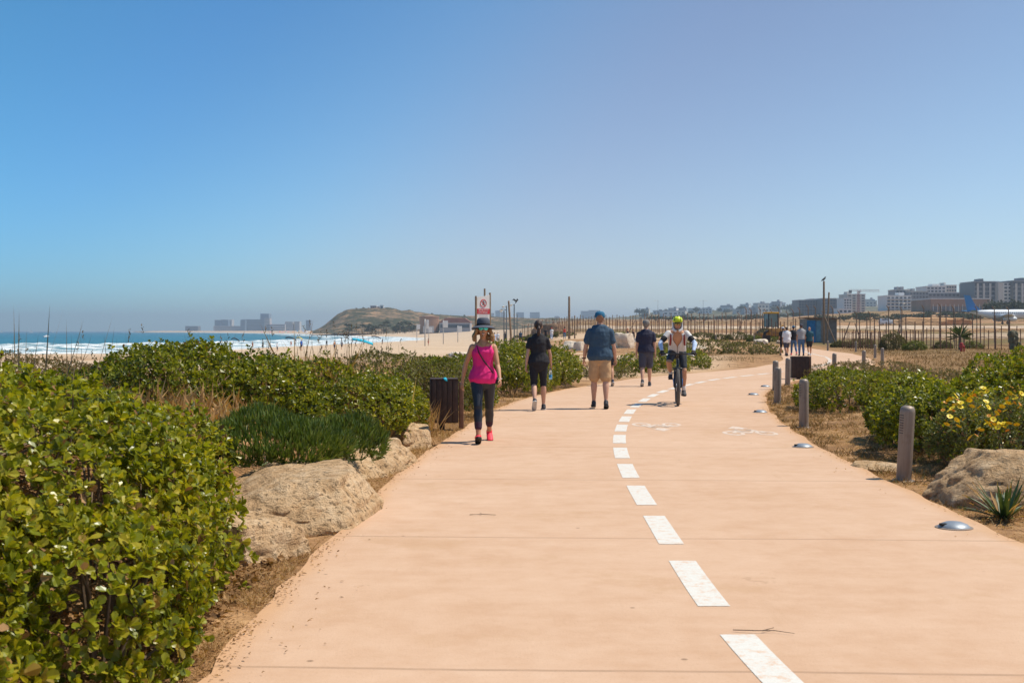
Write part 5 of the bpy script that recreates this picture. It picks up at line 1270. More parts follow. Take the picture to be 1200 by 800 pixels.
for i, (px, Y, wpx, hpx, lm, lab) in enumerate([(846, 150, 24, 7, L_fence, 'low green shrub by the plain bollard left of the backhoe'), (866, 146, 30, 10, L_fence, 'rounded green shrub left of the backhoe'),
                            (884, 138, 16, 7, L_lime, 'small lime shrub in front of the backhoe'), (912, 138, 26, 6, L_lime, 'bright weeds right of the brown far bin'), (825, 165, 30, 6, L_fence, 'flat green shrub above the big pale block'),
                            (790, 170, 34, 5, L_lime, 'flat yellowish weeds behind the cyclist'), (760, 165, 26, 6, L_fence, 'flat green weeds behind the man in navy'), (720, 175, 30, 5, L_lime, 'flat weeds behind the man in the blue T-shirt'),
                            (660, 190, 30, 6, L_fence, 'green weeds at the fence behind the red-topped walker'), (630, 195, 30, 7, L_fence, 'green weeds behind the woman in black'), (608, 195, 20, 8, L_fence, 'green weeds left of the woman in black')]):
    veg(lab, px, 0, wpx, hpx, Y, [lm, L_olive], (.6, .4), 500)
for i, (px, Y, wpx, hpx, lab) in enumerate([(460, 330, 40, 6, 'dune scrub at the back of the beach left of the sign'), (520, 360, 46, 6, 'dune scrub at the back of the beach nearest the sign')]): pass
# ground cover one could not count: dry grass of the field and leaf litter along the path
def scatter(n, x0, x1, y0, y1, dens):
    x = rng.uniform(x0, x1, n); y = y0 * (y1 / y0) ** rng.random(n); ok = dens(x, y) > rng.random(n)
    return x[ok], y[ok]
x, y = scatter(120000, 3.5, 42, 9, 95, lambda x, y: sst(x - XR(y), .5, 1.8) * (x < y * .46 + 1) * (sst(fbm(x * .5, y * .5, 3), -.35, .2) * .8 + .2))
k_ = len(x); P_ = np.stack([x, y, terrain(x, y)], 1); sc_ = np.clip(y / 26, .75, 2.2)
g1 = leaf_arrays(P_, norm(np.stack([rng.normal(size=k_) * .55, rng.normal(size=k_) * .55, np.ones(k_)], 1)), norm(rng.normal(size=(k_, 3)) * [1, 1, .3]), .10 * sc_ ** .5 * (.5 + rng.random(k_)), .0042 * sc_, 'blade', droop=.3)
tag(leaf_obj('dry_grass', [g1], [L_straw]), 'thin dry straw-coloured grass over the field right of the path', 'grass', kind='stuff')
x, y = scatter(60000, -30, 30, 30, 110, lambda x, y: sst(XL(y) - x, .4, 2.) * (x > -.02 * y) * (sst(fbm(x * .35 + 5, y * .3, 3), .02, .25)) * (1 - sst(y, 80, 110)))
k_ = len(x); P_ = np.stack([x, y, terrain(x, y)], 1)
g2 = leaf_arrays(P_, norm(np.stack([rng.normal(size=k_) * .6, rng.normal(size=k_) * .6, np.ones(k_)], 1)), norm(rng.normal(size=(k_, 3)) * [1, 1, .3]), .12 * (.5 + rng.random(k_)), np.full(k_, .009), 'blade', droop=.3)
tag(leaf_obj('low_weeds', [g2], [L_drab]), 'thin brown weeds on the sandy ground inside the bend', 'grass', kind='stuff')
def litter(n, dens, y0, y1, size, side):
    y = y0 * (y1 / y0) ** rng.random(n); u = rng.random(n)
    x = XL(y) - u * 1.3 + .03 + rng.normal(size=n) * .05 + np.where(rng.random(n) < .03, rng.random(n) * .5, 0) if side < 0 else XR(y) + u * 2.6 - .03 + rng.normal(size=n) * .05 - np.where(rng.random(n) < .02, rng.random(n) * .5, 0)
    ok = rng.random(n) < dens(u, x, y); x = x[ok]; y = y[ok]; m = len(x)
    inside = (x > XL(y)) & (x < XR(y))
    z = np.where(inside, .004, terrain(x, y) + .004) + rng.random(m) * .012
    D = norm(np.stack([rng.normal(size=m), rng.normal(size=m), rng.normal(size=m) * .25], 1)); N = norm(np.stack([rng.normal(size=m) * .4, rng.normal(size=m) * .4, np.ones(m)], 1))
    L = size * (.5 + rng.random(m)); return leaf_arrays(np.stack([x, y, z], 1), D, N, L, L * .26, 'fold', cup=.35)
def straw(n, dens, y0, y1, side):
    y = y0 * (y1 / y0) ** rng.random(n); u = rng.random(n)
    x = XL(y) - u * 1.5 - .02 if side < 0 else XR(y) + u * 3.2 + .02
    ok = rng.random(n) < dens(u * .8, x, y) * .9 + .1; x = x[ok]; y = y[ok]; m = len(x)
    D = norm(np.stack([rng.normal(size=m), rng.normal(size=m), np.abs(rng.normal(size=m)) * .35], 1)); N = norm(np.stack([rng.normal(size=m) * .4, rng.normal(size=m) * .4, np.ones(m)], 1))
    return leaf_arrays(np.stack([x, y, terrain(x, y) + .006], 1), D, N, .055 * (.4 + rng.random(m)), np.full(m, .0022) * (y / 12) ** .5, 'blade', droop=.1)
dl_ = lambda u, x, y: np.clip((1.05 - u * .7) * (sst(fbm(x * 2.2, y * 2.2, 3), -.35, .2)), 0, 1)
tag(leaf_obj('leaf_litter', [litter(42000, dl_, 4.2, 34, .019, -1), litter(42000, dl_, 7.5, 34, .019, 1), straw(46000, dl_, 4.2, 30, -1), straw(60000, dl_, 8, 30, 1)], [L_brown, L_cane, L_cane, L_cane]), 'brown fallen leaves strewn along both path edges', 'leaf litter', kind='stuff')

# dry weeds standing in the verges, and the brown leaf floor under the big bush
def verge(n, y0, y1, side, w):
    y = y0 * (y1 / y0) ** rng.random(n); u = rng.random(n) ** 1.2
    x = XL(y) - .06 - u * w if side < 0 else XR(y) + .05 + u * w
    ok = rng.random(n) < sst(fbm(x * 3, y * 3, 3), -.12, .35); x = x[ok]; y = y[ok]; m = len(x)
    D = norm(np.stack([rng.normal(size=m) * .8, rng.normal(size=m) * .8, np.ones(m)], 1)); N = norm(rng.normal(size=(m, 3)) * [1, 1, .4])
    return leaf_arrays(np.stack([x, y, terrain(x, y)], 1), D, N, .07 * (.35 + rng.random(m) ** 1.5 * 1.3), np.full(m, .0026) * (y / 12) ** .5, 'blade', droop=.35)
tag(leaf_obj('verge_weeds', [verge(30000, 4.5, 32, -1, 1.1), verge(60000, 8, 34, 1, 3.4), verge(7000, 8, 34, 1, 2.2)], [L_cane, L_straw, L_olive]), 'short dry weeds standing in the soil beside the path', 'weeds', kind='stuff')
n = 32000; x = rng.uniform(-6, -1.55, n); y = rng.uniform(3.6, 9.5, n)
g = leaf_arrays(np.stack([x, y, terrain(x, y) + .005 + rng.random(n) * .03], 1), norm(np.stack([rng.normal(size=n), rng.normal(size=n), rng.normal(size=n) * .3], 1)), norm(np.stack([rng.normal(size=n) * .5, rng.normal(size=n) * .5, np.ones(n)], 1)), .05 * (.5 + rng.random(n)), .016 * (.5 + rng.random(n)), 'fold')
tag(leaf_obj('fallen_leaves', [g], [L_brown]), 'brown leaf floor under the big glossy bush', 'fallen leaves', kind='stuff')
# ================================================================== rocks
def rock_mat():
    t = NT('limestone'); p = t.obj()
    n1 = t.noise(p, 2.2, 8, .65); n2 = t.noise(p, 9, 6, .7); n3 = t.noise(p, 45, 4, .7)
    lay = t.noise(t.vscale(p, (1.2, 1.2, 14)), 1.6, 5, .65)
    c = t.ramp(t.math('ADD', t.math('MULTIPLY', n1, .55), t.math('MULTIPLY', n2, .45)), [(.32, (.34, .20, .10)), (.46, (.54, .345, .185)), (.6, (.67, .47, .285)), (.75, (.74, .585, .41))])
    c = t.mix(t.math('MULTIPLY', t.step(lay, .55, .72), .45), c, (.40, .22, .10))
    c = t.mix(t.math('MULTIPLY', t.step(n3, .60, .72), .55), c, (.12, .075, .045))
    pit = t.step(t.noise(p, 22, 5, .75), .56, .68)
    c = t.mix(t.math('MULTIPLY', pit, .4), c, (.17, .10, .055))
    h = t.math('ADD', t.math('ADD', t.math('MULTIPLY', n2, 1.2), t.math('MULTIPLY', n3, .45)), t.math('SUBTRACT', t.math('MULTIPLY', lay, .6), t.math('MULTIPLY', pit, .8)))
    t.pbr(c, .93, 0, t.bump(h, 1.0, .045), .15); return t.m
M_rock = rock_mat()
def rock(name, label, x, y, dim, rz, seed, group=None, sub=5, sink=.12, cuts=9, rough=1.0, mats=None, tilt=0):
    """an irregular block: a rounded cube broken by a few planes and eroded by noise"""
    r_ = random.Random(seed); bm = bmesh.new(); bmesh.ops.create_icosphere(bm, subdivisions=sub, radius=1)
    planes = []
    for i in range(cuts):
        n = Vector((r_.uniform(-1, 1), r_.uniform(-1, 1), r_.uniform(-.45, .7))).normalized(); planes.append((n, r_.uniform(.62, .84)))
    planes += [(Vector((r_.uniform(-.12, .12), r_.uniform(-.12, .12), 1)).normalized(), r_.uniform(.55, .64))]
    off = Vector((seed * 7.3, seed * 1.7, 0))
    for v in bm.verts:
        d = v.co.normalized(); m = max(abs(d.x), abs(d.y), abs(d.z)); q = d / (m ** .62); q = Vector((q.x * (1 - .24 * q.z), q.y * (1 - .30 * q.z), q.z))
        for n, k in planes:
            e = q.dot(n) - k
            if e > 0: q = q - n * e * .94
        s_ = q + off
        f1 = mnoise.fractal(s_ * 1.3, 1.0, 2.1, 5); f2 = mnoise.fractal(s_ * 5, .9, 2.2, 4); rd = 1 - abs(mnoise.noise(s_ * 2.3))
        led = mnoise.noise(Vector((s_.x * .6, s_.y * .6, s_.z * 7.0)))
        q = q + d * rough * (f1 * .085 + f2 * .030 - (rd ** 8) * .06 + led * .03)
        v.co = Vector((q.x * dim[0], q.y * dim[1], q.z * dim[2]))
    me = bpy.data.meshes.new(name); bm.to_mesh(me); bm.free(); me.materials.append(mats or M_rock)
    me.polygons.foreach_set('use_smooth', [True] * len(me.polygons)); me.set_sharp_from_angle(angle=math.radians(42))
    o = link_mesh(name, me); o.location = (x, y, tz(x, y) + dim[2] * .62 - sink); o.rotation_euler = (0, tilt, rz)
    return tag(o, label, 'rock', group)
RG = 'rocks edging the path'
rock('boulder', 'pale grey rounded rock half covered by the big glossy bush', -1.90, 8.15, (.50, .56, .34), .3, 4, RG, 5, .14, 6, .8)
rock('boulder', 'longest flat-topped tan rock beside the path under the samphire mat', -1.86, 10.35, (.72, 1.35, .38), -.02, 12, RG, 6, .12, 8, .55)
rock('boulder', 'third rock of the left row, grey tan, below the dense green bush', -1.58, 13.6, (.52, 1.4, .35), -.08, 23, RG, 5, .14, 9)
rock('boulder', 'small jagged rock at the end of the left row before the litter bin', -1.34, 16.0, (.30, .75, .36), -.1, 31, RG, 5, .16, 9)
rock('boulder', 'large split boulder at the right path edge beside the nearest bollard', 4.55, 10.75, (.86, .64, .46), -.25, 88, RG, 6, .12, 7, .7)
rock('boulder', 'boulder behind the spiky plant at the right edge of the picture', 5.15, 10.4, (.70, .55, .40), .5, 55, RG, 5, .14, 8)
rock('flat_stone', 'flat stone slab lying in the litter left of the nearest bollard', 4.05, 13.4, (.30, .42, .08), .2, 61, None, 4, .03, 7, .6)
M_pale = mat('pale_boulder_stone', (.66, .54, .42), .9, var=.25, scale=3, bump=.6, bscale=14, dist=.05)
PG = 'pale boulders on the sand inside the bend'
for i, (px, Y, wp, hp, lab) in enumerate([(731, 112, 26, 20, 'largest pale boulder behind the man in navy'), (722, 116, 14, 14, 'pale boulder touching the left side of the largest pale boulder'),
                                 (805, 112, 36, 16, 'big square pale block right of the cyclist'), (812, 106, 40, 6, 'low flat pale slab in front of the big square block'),
                                 (671, 100, 22, 11, 'pale boulder showing above the broad green bush'), (678, 96, 16, 13, 'grey boulder at the right end of the broad green bush'), (664, 106, 12, 10, 'reddish boulder above the broad green bush'),
                                 (540, 74, 30, 8, 'pale boulder behind the pink woman\'s shoulder'), (533, 80, 20, 6, 'small pale stone left of the pink woman'),
                                 (892, 126, 20, 7, 'reddish stone left of the brown far bin'), (735, 58, 12, 9, 'small brown stone on the sand left of the man in navy'), (916, 128, 18, 5, 'long low stone right of the brown far bin')]):
    rock('boulder', lab, gx(px, Y), Y, (wp / F * Y / 1.9, wp / F * Y / 2.2, hp / F * Y / 1.35), i * .7, 70 + i, PG, 4, .1, 8, 1.0, M_pale)

# ------------------------------------------------------------------ spiky plant in front of the boulder
bx, by = 4.02, 9.75
sp = thing('spiky_plant', 'spiky long-bladed plant with orange tips in front of the boulder', 'plant', (bx, by, tz(bx, by)))
M_blade = leaf_mat('agave_blade', [(0, (.03, .055, .015)), (.5, (.07, .11, .03)), (1, (.13, .16, .05))], .45, .15, .4)
r_ = random.Random(3)
for i in range(46):
    a = r_.uniform(0, 6.28); el = r_.uniform(.25, 1.35); L = r_.uniform(.26, .44); w_ = r_.uniform(.012, .019)
    d = Vector((math.cos(a) * math.cos(el), math.sin(a) * math.cos(el), math.sin(el))); s_ = Vector((-math.sin(a), math.cos(a), 0)); up = s_.cross(d) * -1
    mb = MB(); vs = []; n = 7
    for k in range(n + 1):
        u = k / n; p = Vector((r_.uniform(-.004, .004), 0, 0)) + d * L * u + Vector((math.cos(a), math.sin(a), 0)) * .03 + Vector((0, 0, -.16 * L * u * u * (1.5 - el)))
        ww = w_ * (1.0 if u < .5 else (1 - (u - .5) * 1.9)) * (.8 + .2 * min(1, u * 4))
        vs += [p - s_ * ww + Vector((0, 0, .006)), p, p + s_ * ww + Vector((0, 0, .006))]
    dry = r_.random() < .2; fs = []
    for k in range(n): fs += [(3 * k, 3 * k + 1, 3 * k + 4, 3 * k + 3), (3 * k + 1, 3 * k + 2, 3 * k + 5, 3 * k + 4)]
    mb.add(vs, fs); mb.m = [1 if (dry or f_ >= 2 * (n - 1) and r_.random() < .6) else 0 for f_ in range(len(fs))]
    mb.build('blade', [M_blade, L_cane], sp, True)

# ------------------------------------------------------------------ bollards, lights in the ground, bins
def steel_mat():
    t = NT('bollard_steel'); p = t.obj(); n = t.noise(t.vscale(p, (30, 30, 1.5)), 1, 5, .7); n2 = t.noise(p, 6, 5, .7)
    c = t.mix(t.math('MULTIPLY', t.step(n2, .5, .7), .5), t.ramp(n, [(.3, (.22, .165, .125)), (.7, (.34, .275, .225))]), (.22, .13, .08))
    t.pbr(c, t.math('MULTIPLY_ADD', n2, .3, .36), .35, t.bump(n, .1, .002)); return t.m
M_steel = steel_mat(); M_dark = mat('dark_slot', (.02, .02, .022), .8)
M_dome = mat('dome_glass', (.26, .29, .33), .45, .3, bump=.05)
mb = MB(); mb.lathe([(.078, 0), (.076, .004), (.0755, .10), (.0755, .71), (.072, .742), (.060, .764), (.035, .776), (0, .779)], n=28); post_me = mb.mesh('post', M_steel, True)
mb = MB(); mb.lathe([(.10, -.03), (.115, .006), (.10, .014), (.079, .016)], n=24); foot_me = mb.mesh('base_ring', M_steel, 'auto')
mb = MB()
for k in range(8): mb.box((0, -.0735, .50 + k * .026), (.050, .006, .007), bev=.002)
slot_me = mb.mesh('louvre_slots', M_dark)
def bollard(label, x, y, z, tilt=(0, 0), rz=0.0):
    t = thing('bollard', label, 'bollard', (x, y, z), rz, 'steel bollards along the path'); t.rotation_euler = (tilt[0], tilt[1], rz - .6)
    for n_, m_ in (('post', post_me), ('base_ring', foot_me), ('louvre_slots', slot_me)): link_mesh(n_, m_, t)
for (px, py, tl, lab) in [(1059, 557, (0, .075), 'nearest steel bollard, leaning slightly beside the large split boulder'), (942, 497, (0, .0), 'second nearest steel bollard, beside the low dark bush'),
                      (911, 470, (0, .02), 'steel bollard standing just in front of another at the inner path edge'), (908.5, 455, (0, .02), 'steel bollard hidden half behind another at the inner path edge'),
                      (923, 449, (0, .03), 'steel bollard left of the brown litter bin at the path edge'), (977.5, 438, (0, .02), 'steel bollard right of the brown litter bin'),
                      (1012, 431.5, (0, .03), 'steel bollard at the outermost point of the bend'), (1034, 426, (0, .0), 'steel bollard in the dry grass right of the outermost point of the bend'),
                      (1025.5, 418.5, (0, .0), 'steel bollard behind the bend, nearest the tamarisk'), (1003, 412, (0, 0), 'steel bollard between the hut and the tamarisk'), (970, 410, (0, .02), 'steel bollard at the foot of the tall wooden pole')]:
    z = .02; x, y = gnd(px, py, z); bollard(lab, x, y, min(tz(x, y) + .0, .12), tl, -.5)
for (px, Y, lab) in [(884, 136, 'far steel bollard left of the brown far bin'), (839, 140, 'farthest steel bollard, right of the cyclist')]:
    x = gx(px, Y); bollard(lab, x, Y, tz(x, Y))
mb = MB(); mb.lathe([(.125, 0), (.118, .012), (.10, .028), (.06, .044), (0, .048)], n=26); dome_me = mb.mesh('dome', M_dome, True)
mb = MB(); mb.lathe([(.14, -.01), (.14, .005), (.12, .009), (.118, .005)], n=26); ring_me = mb.mesh('rim', M_steel, 'auto')
mb = MB(); mb.box((-.07, -.045, .0285), (.07, .045, .02), Matrix.Rotation(.5, 3, 'Z'), .006); lens_me = mb.mesh('lamp_slot', M_dark)
for (px, py, lab) in [(1118, 618, 'nearest dome light set in the path near its right edge'), (941, 523.5, 'dome light in the path beside the second bollard'), (891, 483, 'dome light in the path left of the paired bollards'),
                  (883, 462.5, 'small far dome light left of the paired bollards'), (897, 453, 'farthest dome light, in front of the bollard left of the bin')]:
    x, y = gnd(px, py); t = thing('ground_light', lab, 'ground light', (x, y, .0), -.3, 'dome lights set in the path')
    for n_, m_ in (('dome', dome_me), ('rim', ring_me), ('lamp_slot', lens_me)): link_mesh(n_, m_, t)
M_slat = mat('brown_slat', (.050, .026, .018), .7, var=.3, scale=12, bump=.4, bscale=70); M_slat2 = mat('weathered_slat', (.20, .105, .065), .8, var=.3, scale=10, bump=.4)
def bin_(label, x, y, rz, w_=.43, d_=.40, h_=.68, z0=.13, side=True):
    t = thing('litter_bin', label, 'litter bin', (x, y, max(tz(x, y), -.03)), rz, 'brown slatted litter bins')
    n = 5
    for fx in (-1, 1):
        for k in range(n):
            mb = MB(); mb.box((fx * d_ / 2 * .0 + (-w_ / 2 + (k + .5) * w_ / n), fx * d_ / 2, z0 + h_ / 2), (w_ / n - .006, .022, h_), bev=.004); mb.build('slat', M_slat, t)
        for k in range(n - 1):
            mb = MB(); mb.box((fx * (w_ / 2 + .004), -d_ / 2 + .02 + (k + .5) * (d_ - .04) / (n - 1), z0 + h_ / 2), (.022, (d_ - .04) / (n - 1) - .006, h_), bev=.004); mb.build('slat', M_slat, t)
    mb = MB(); mb.box((0, 0, z0 + .02), (w_ - .04, d_ - .04, .03)); mb.box((0, 0, z0 + h_ * .5), (w_ - .05, d_ - .05, h_ * .9)); mb.build('liner', M_dark, t)
    mb = MB(); mb.box((0, 0, z0 + h_ + .012), (w_ + .03, d_ + .03, .02), bev=.006); mb.build('lid', M_slat, t)
    mb = MB(); mb.box((-.04, 0, z0 / 2 - .05), (.10, .10, z0 + .12), bev=.01); mb.build('foot', M_dark, t)
    if side: mb = MB(); mb.box((w_ / 2 + .07, .0, h_ / 2 + .05), (.07, .10, h_ + .06), bev=.012); mb.build('post', M_slat2, t)
    return t
t = bin_('brown slatted litter bin beside the woman in pink, a blue bag corner on top', gx(520, 18.5), 18.55, .10, .40, .40, .66, .12)
mb = MB(); mb.loft([(-.02, -.19, .80), (0, -.225, .815), (.02, -.235, .785), (.035, -.235, .765)], [(.022, .006), (.03, .006), (.022, .006), (.008, .005)], (1, 0, 0), 8, True); mb.build('bag_corner', M_cyan, t, True)
bin_('brown litter bin among the bollards at the inner path edge', gx(937, 37.5), 37.5, -.1, .50, .44, .66, .06)
bin_('far brown litter bin near the backhoe', gx(898, 132), 132, 0, .72, .6, .78, .04, False)

# ------------------------------------------------------------------ warning sign
M_post = mat('sign_post_wood', (.23, .16, .10), .85, var=.25, bump=.4); M_panel = mat('sign_white', (.78, .77, .75), .5, var=.03, bump=.03); M_band = mat('sign_red', (.62, .04, .06), .5, var=.05, bump=.03); M_ink = mat('sign_ink', (.05, .045, .05), .6)
Ys = 44.0; sx_ = gx(566, Ys); zt, zb = CAMH + 43 / F * Ys, CAMH + 3 / F * Ys
sg_ = thing('warning_sign', 'white warning sign with a red band and round prohibition mark above the woman\'s hat', 'sign', (sx_, Ys, tz(sx_, Ys)), .62)
z0 = tz(sx_, Ys); T_ = lambda z: z - z0
mb = MB(); mb.prism([(-.28, T_(zb)), (.28, T_(zb)), (.28, T_(zt)), (.06, T_(zt) - .06), (-.28, T_(zt) - .10)], .025, Matrix.Rotation(math.pi / 2, 4, 'X')); pn = mb.build('panel', M_panel, sg_, False)
for xx, top in ((-.315, zt - .06), (.312, zt + .07)):
    mb = MB(); mb.box((xx, .0, T_(top) / 2 - .1), (.05, .06, T_(top) + .2), bev=.006); mb.build('post', M_post, sg_)
mb = MB(); mb.box((.13, .08, (T_(zt) + .22) / 2), (.05, .05, T_(zt) + .22), bev=.006); mb.build('back_pole', M_post, sg_)
fy = -.028; zc = T_(zt) - .32
mb = MB(); mb.torus((.0, fy, zc), .135, .013, 'Y', 28, 5); mb.box((0, fy - .004, zc), (.26, .008, .020), Matrix.Rotation(.785, 3, 'Y')); mb.build('prohibition_ring', M_band, pn)
mb = MB(); mb.ball((.005, fy, zc + .055), (.026, .006, .026), 10, 6); mb.loft([(.0, fy, zc + .03), (-.01, fy, zc - .03)], [(.026, .006), (.018, .006)], (1, 0, 0), 8); mb.loft([(.02, fy, zc + .02), (.07, fy, zc + .0)], [(.008, .006)] * 2, (0, 0, 1), 6)
mb.loft([(-.012, fy, zc - .03), (-.05, fy, zc - .07)], [(.010, .006)] * 2, (0, 0, 1), 6); mb.loft([(-.005, fy, zc - .03), (.03, fy, zc - .08)], [(.010, .006)] * 2, (0, 0, 1), 6); mb.build('swimmer_mark', M_ink, pn)
zr = T_(zt) - .62
mb = MB(); mb.box((0, fy, zr), (.56, .008, .19)); bd = mb.build('red_band', M_band, pn)
r_ = random.Random(4); mb = MB(); xx = -.20
for row, (zz, hh) in enumerate(((zr + .040, .055), (zr - .045, .040))):
    xx = -.20
    while xx < .19:
        ww = r_.uniform(.02, .036)
        mb.box((xx, fy - .006, zz + hh / 2), (ww, .006, .010)); mb.box((xx + ww / 2 - .005, fy - .006, zz), (.009, .006, hh * .8))
        if r_.random() < .5: mb.box((xx - ww / 2 + .005, fy - .006, zz - .004), (.009, .006, hh * .55))
        xx += ww + (.010 if r_.random() < .8 else .03)
mb.build('band_lettering', M_panel, bd)
mb = MB()
for k in range(6):
    zz = zr - .15 - k * .055; xx = -.19 + r_.uniform(0, .08)
    while xx < .18:
        ww = r_.uniform(.02, .05); mb.box((xx + ww / 2, fy + .002, zz), (ww, .004, .016)); xx += ww + .014
mb.build('small_print', mat('sign_grey', (.45, .42, .42), .6), pn)

# ------------------------------------------------------------------ poles and lamps
M_pole = mat('weathered_pole', (.25, .17, .11), .9, var=.3, scale=8, bump=.4); M_lampm = mat('lamp_metal', (.16, .17, .18), .5, .6); M_lamph = mat('lamp_head', (.62, .60, .54), .4)
def pole(label, px, py_top, Y, r, lean=0, cat='pole', name='wooden_pole', pybase=None):
    x = gx(px, Y); z = tz(x, Y); h = CAMH - (py_top - 388) / F * Y - z
    t = thing(name, label, cat, (x, Y, z)); mb = MB(); mb.loft([(0, 0, -.3), (lean * .5, 0, h * .5), (lean, 0, h)], [r, r * .92, r * .8], n=10); mb.build('shaft', M_pole, t, True); return t, h
pole('leaning pale wooden pole in front of the lamp posts', 600, 353, 90, .085, -.25)
pole('plain dark wooden pole between the woman in black and the man in blue', 667, 348, 160, .17, 0)
pole('shorter dark pole right of the plain dark pole', 673.5, 370, 160, .10, 0)
Y = 126; t, h = pole('tall wooden pole with a perched bird beside the blue-doored hut', 965.5, 330, Y, .13, .0)
x = gx(965.5, Y); zt_ = tz(x, Y) + h
mb = MB(); mb.loft([(.1, -.1, h * .42), (1.25, -.2, -.05)], [.07, .07], n=8); mb.build('brace', M_pole, t, True)
b = thing('bird', 'dark bird perched on top of the tall wooden pole', 'bird', (x, Y, zt_)); M_bird = mat('dark_feather', (.05, .045, .045), .8)
mb = MB(); mb.loft([(-.16, 0, .16), (-.05, 0, .24), (.08, 0, .34), (.13, 0, .44), (.15, 0, .50)], [.05, .10, .10, .06, .05], (0, 1, 0), 10); mb.loft([(-.1, 0, .2), (-.30, 0, .04)], [(.05, .03), (.04, .015)], (0, 1, 0), 8); mb.loft([(.17, 0, .50), (.26, 0, .47)], [.022, .006], n=6)
for sy in (-.03, .03): mb.loft([(.0, sy, .2), (.0, sy, -.0)], [.012, .012], n=6)
mb.build('body', M_bird, b, True)
for sy in (-1, 1): mb = MB(); mb.loft([(.08, sy * .08, .32), (-.08, sy * .10, .22), (-.24, sy * .06, .10)], [(.02, .07), (.025, .08), (.01, .03)], (0, 1, 0), 8); mb.build('wing', M_bird, b, True)
pole('shorter wooden pole right of the pole with the bird', 968.8, 343, 131, .11, .25)
fb = thing('flying_bird', 'small bird flying above the lamp posts', 'bird', at(605.5, 353, 120)); mb = MB(); mb.loft([(-.25, 0, 0), (0, 0, .02), (.22, 0, .0)], [.03, .07, .03], n=8); mb.build('body', M_bird, fb, True)
for sg in (-1, 1): mb = MB(); mb.loft([(0, sg * .05, .02), (.05, sg * .3, .28), (-.05, sg * .55, .20)], [(.10, .012), (.09, .012), (.03, .008)], (1, 0, 0), 8); mb.build('wing', M_bird, fb, True)
fb.rotation_euler = (0, -.9, .6)
def lamp(label, px, py_top, Y, arms):
    x = gx(px, Y); z = tz(x, Y); h = CAMH - (py_top - 388) / F * Y - z
    t = thing('lamp_post', label, 'lamp post', (x, Y, z), 0, 'lamp posts along the far promenade'); mb = MB(); mb.loft([(0, 0, -.2), (0, 0, h)], [.075, .055], n=10); mb.build('shaft', M_lampm, t, True)
    for (dx, dz) in arms:
        mb = MB(); mb.loft([(0, 0, h - .12 + dz), (dx * .6, 0, h - .02 + dz), (dx, 0, h - .06 + dz)], [.035, .03, .03], n=8); a = mb.build('arm', M_lampm, t, True)
        mb = MB(); mb.loft([(dx * .8, 0, h - .04 + dz), (dx * 1.15, 0, h - .08 + dz), (dx * 1.55, 0, h - .14 + dz)], [(.10, .06), (.19, .11), (.10, .05)], (0, 1, 0), 12); mb.build('lamp_head', M_lamph, a, True)
lamp('lamp post with two heads right of the sign', 593.5, 358.5, 135, [(-.32, 0), (-.5, -.35)])
lamp('lamp post behind the leaning wooden pole', 602.6, 356.5, 128, [(-.3, 0)])
lamp('shorter lamp post left of the two-headed one', 590.6, 364, 150, [(-.3, 0)])
lamp('farthest lamp post right of the leaning pole', 606, 368, 200, [(-.4, 0)])
lamp('lamp post of the airfield showing against the sky above the cyclist', 771, 352, 600, [(-1.2, 0)])
lamp('lamp post of the airfield above the hazy town', 824, 352, 600, [(-1.2, 0), (1.2, 0)])
lamp('dark lamp post in front of the right-hand blocks', 1055.5, 355, 210, [(.5, 0), (-.2, 0)])

# ------------------------------------------------------------------ fences
M_rust = mat('rusty_iron', (.19, .09, .055), .9, var=.35, scale=9, bump=.4); M_wire = mat('rusty_wire', (.16, .10, .07), .8, .3); M_fpost = mat('fence_post_iron', (.24, .15, .10), .85, var=.3, scale=6)
def fence(label, pts, step, hgt, r, wires, m, seed, group='airfield fences', lean=.05, outrigger=0.0, mesh=False):
    """pts: (px, Y) along the fence line"""
    r_ = random.Random(seed); W = [Vector((gx(px, Y), Y, 0)) for px, Y in pts]
    t = thing('wire_fence', label, 'fence', (W[0].x, W[0].y, tz(W[0].x, W[0].y)), 0, group); O = Vector(t.location)
    tops = []
    for a, b in zip(W[:-1], W[1:]):
        n = max(1, int((b - a).length / step))
        for i in range(n): tops.append(a.lerp(b, (i + r_.uniform(-.2, .2)) / n))
    posts = []
    for p in tops:
        z = tz(p.x, p.y); h = hgt * r_.uniform(.88, 1.1); q = Vector((p.x, p.y, z)) - O; tip = q + Vector((r_.uniform(-lean, lean) * h, r_.uniform(-lean, lean) * h, h)); posts.append((q, tip))
        mb = MB(); mb.loft([q - Vector((0, 0, .3)), tip], [r, r], n=6, cap=False)
        if outrigger: mb.loft([tip, tip + Vector((-.35, -.2, .40)) * outrigger], [r, r * .8], n=6, cap=False)
        mb.build('post', m, t)
    for k in range(wires):
        u = (k + .6) / wires; mb = MB()
        for (a, b), (c, d) in zip(posts[:-1], posts[1:]):
            A = a.lerp(b, u); C_ = c.lerp(d, u); mid = A.lerp(C_, .5) - Vector((0, 0, r_.uniform(.0, .06) * (C_ - A).length * .3)); mb.loft([A, mid, C_], [.013] * 3, n=4, cap=False)
        mb.build('wire', M_wire, t)
    if mesh:
        mb = MB()
        for (a, b), (c, d) in zip(posts[:-1], posts[1:]):
            L = (c - a).length; n = int(L / .5)
            for i in range(n):
                u1 = i / n; A = a.lerp(c, u1); B = b.lerp(d, u1); mb.loft([A, B], [.007, .007], n=3, cap=False)
        mb.build('mesh_wires', M_wire, t)
    return t
fence('short rusty iron stakes of the nearest fence right of the bend', [(1250, 82), (1190, 86), (1080, 92), (985, 108)], .5, 1.6, .035, 3, M_rust, 1, lean=.03)
fence('tall rusty fence posts behind the short iron stakes', [(1260, 92), (1150, 98), (1000, 118)], 1.15, 2.75, .05, 4, M_fpost, 2, lean=.02)
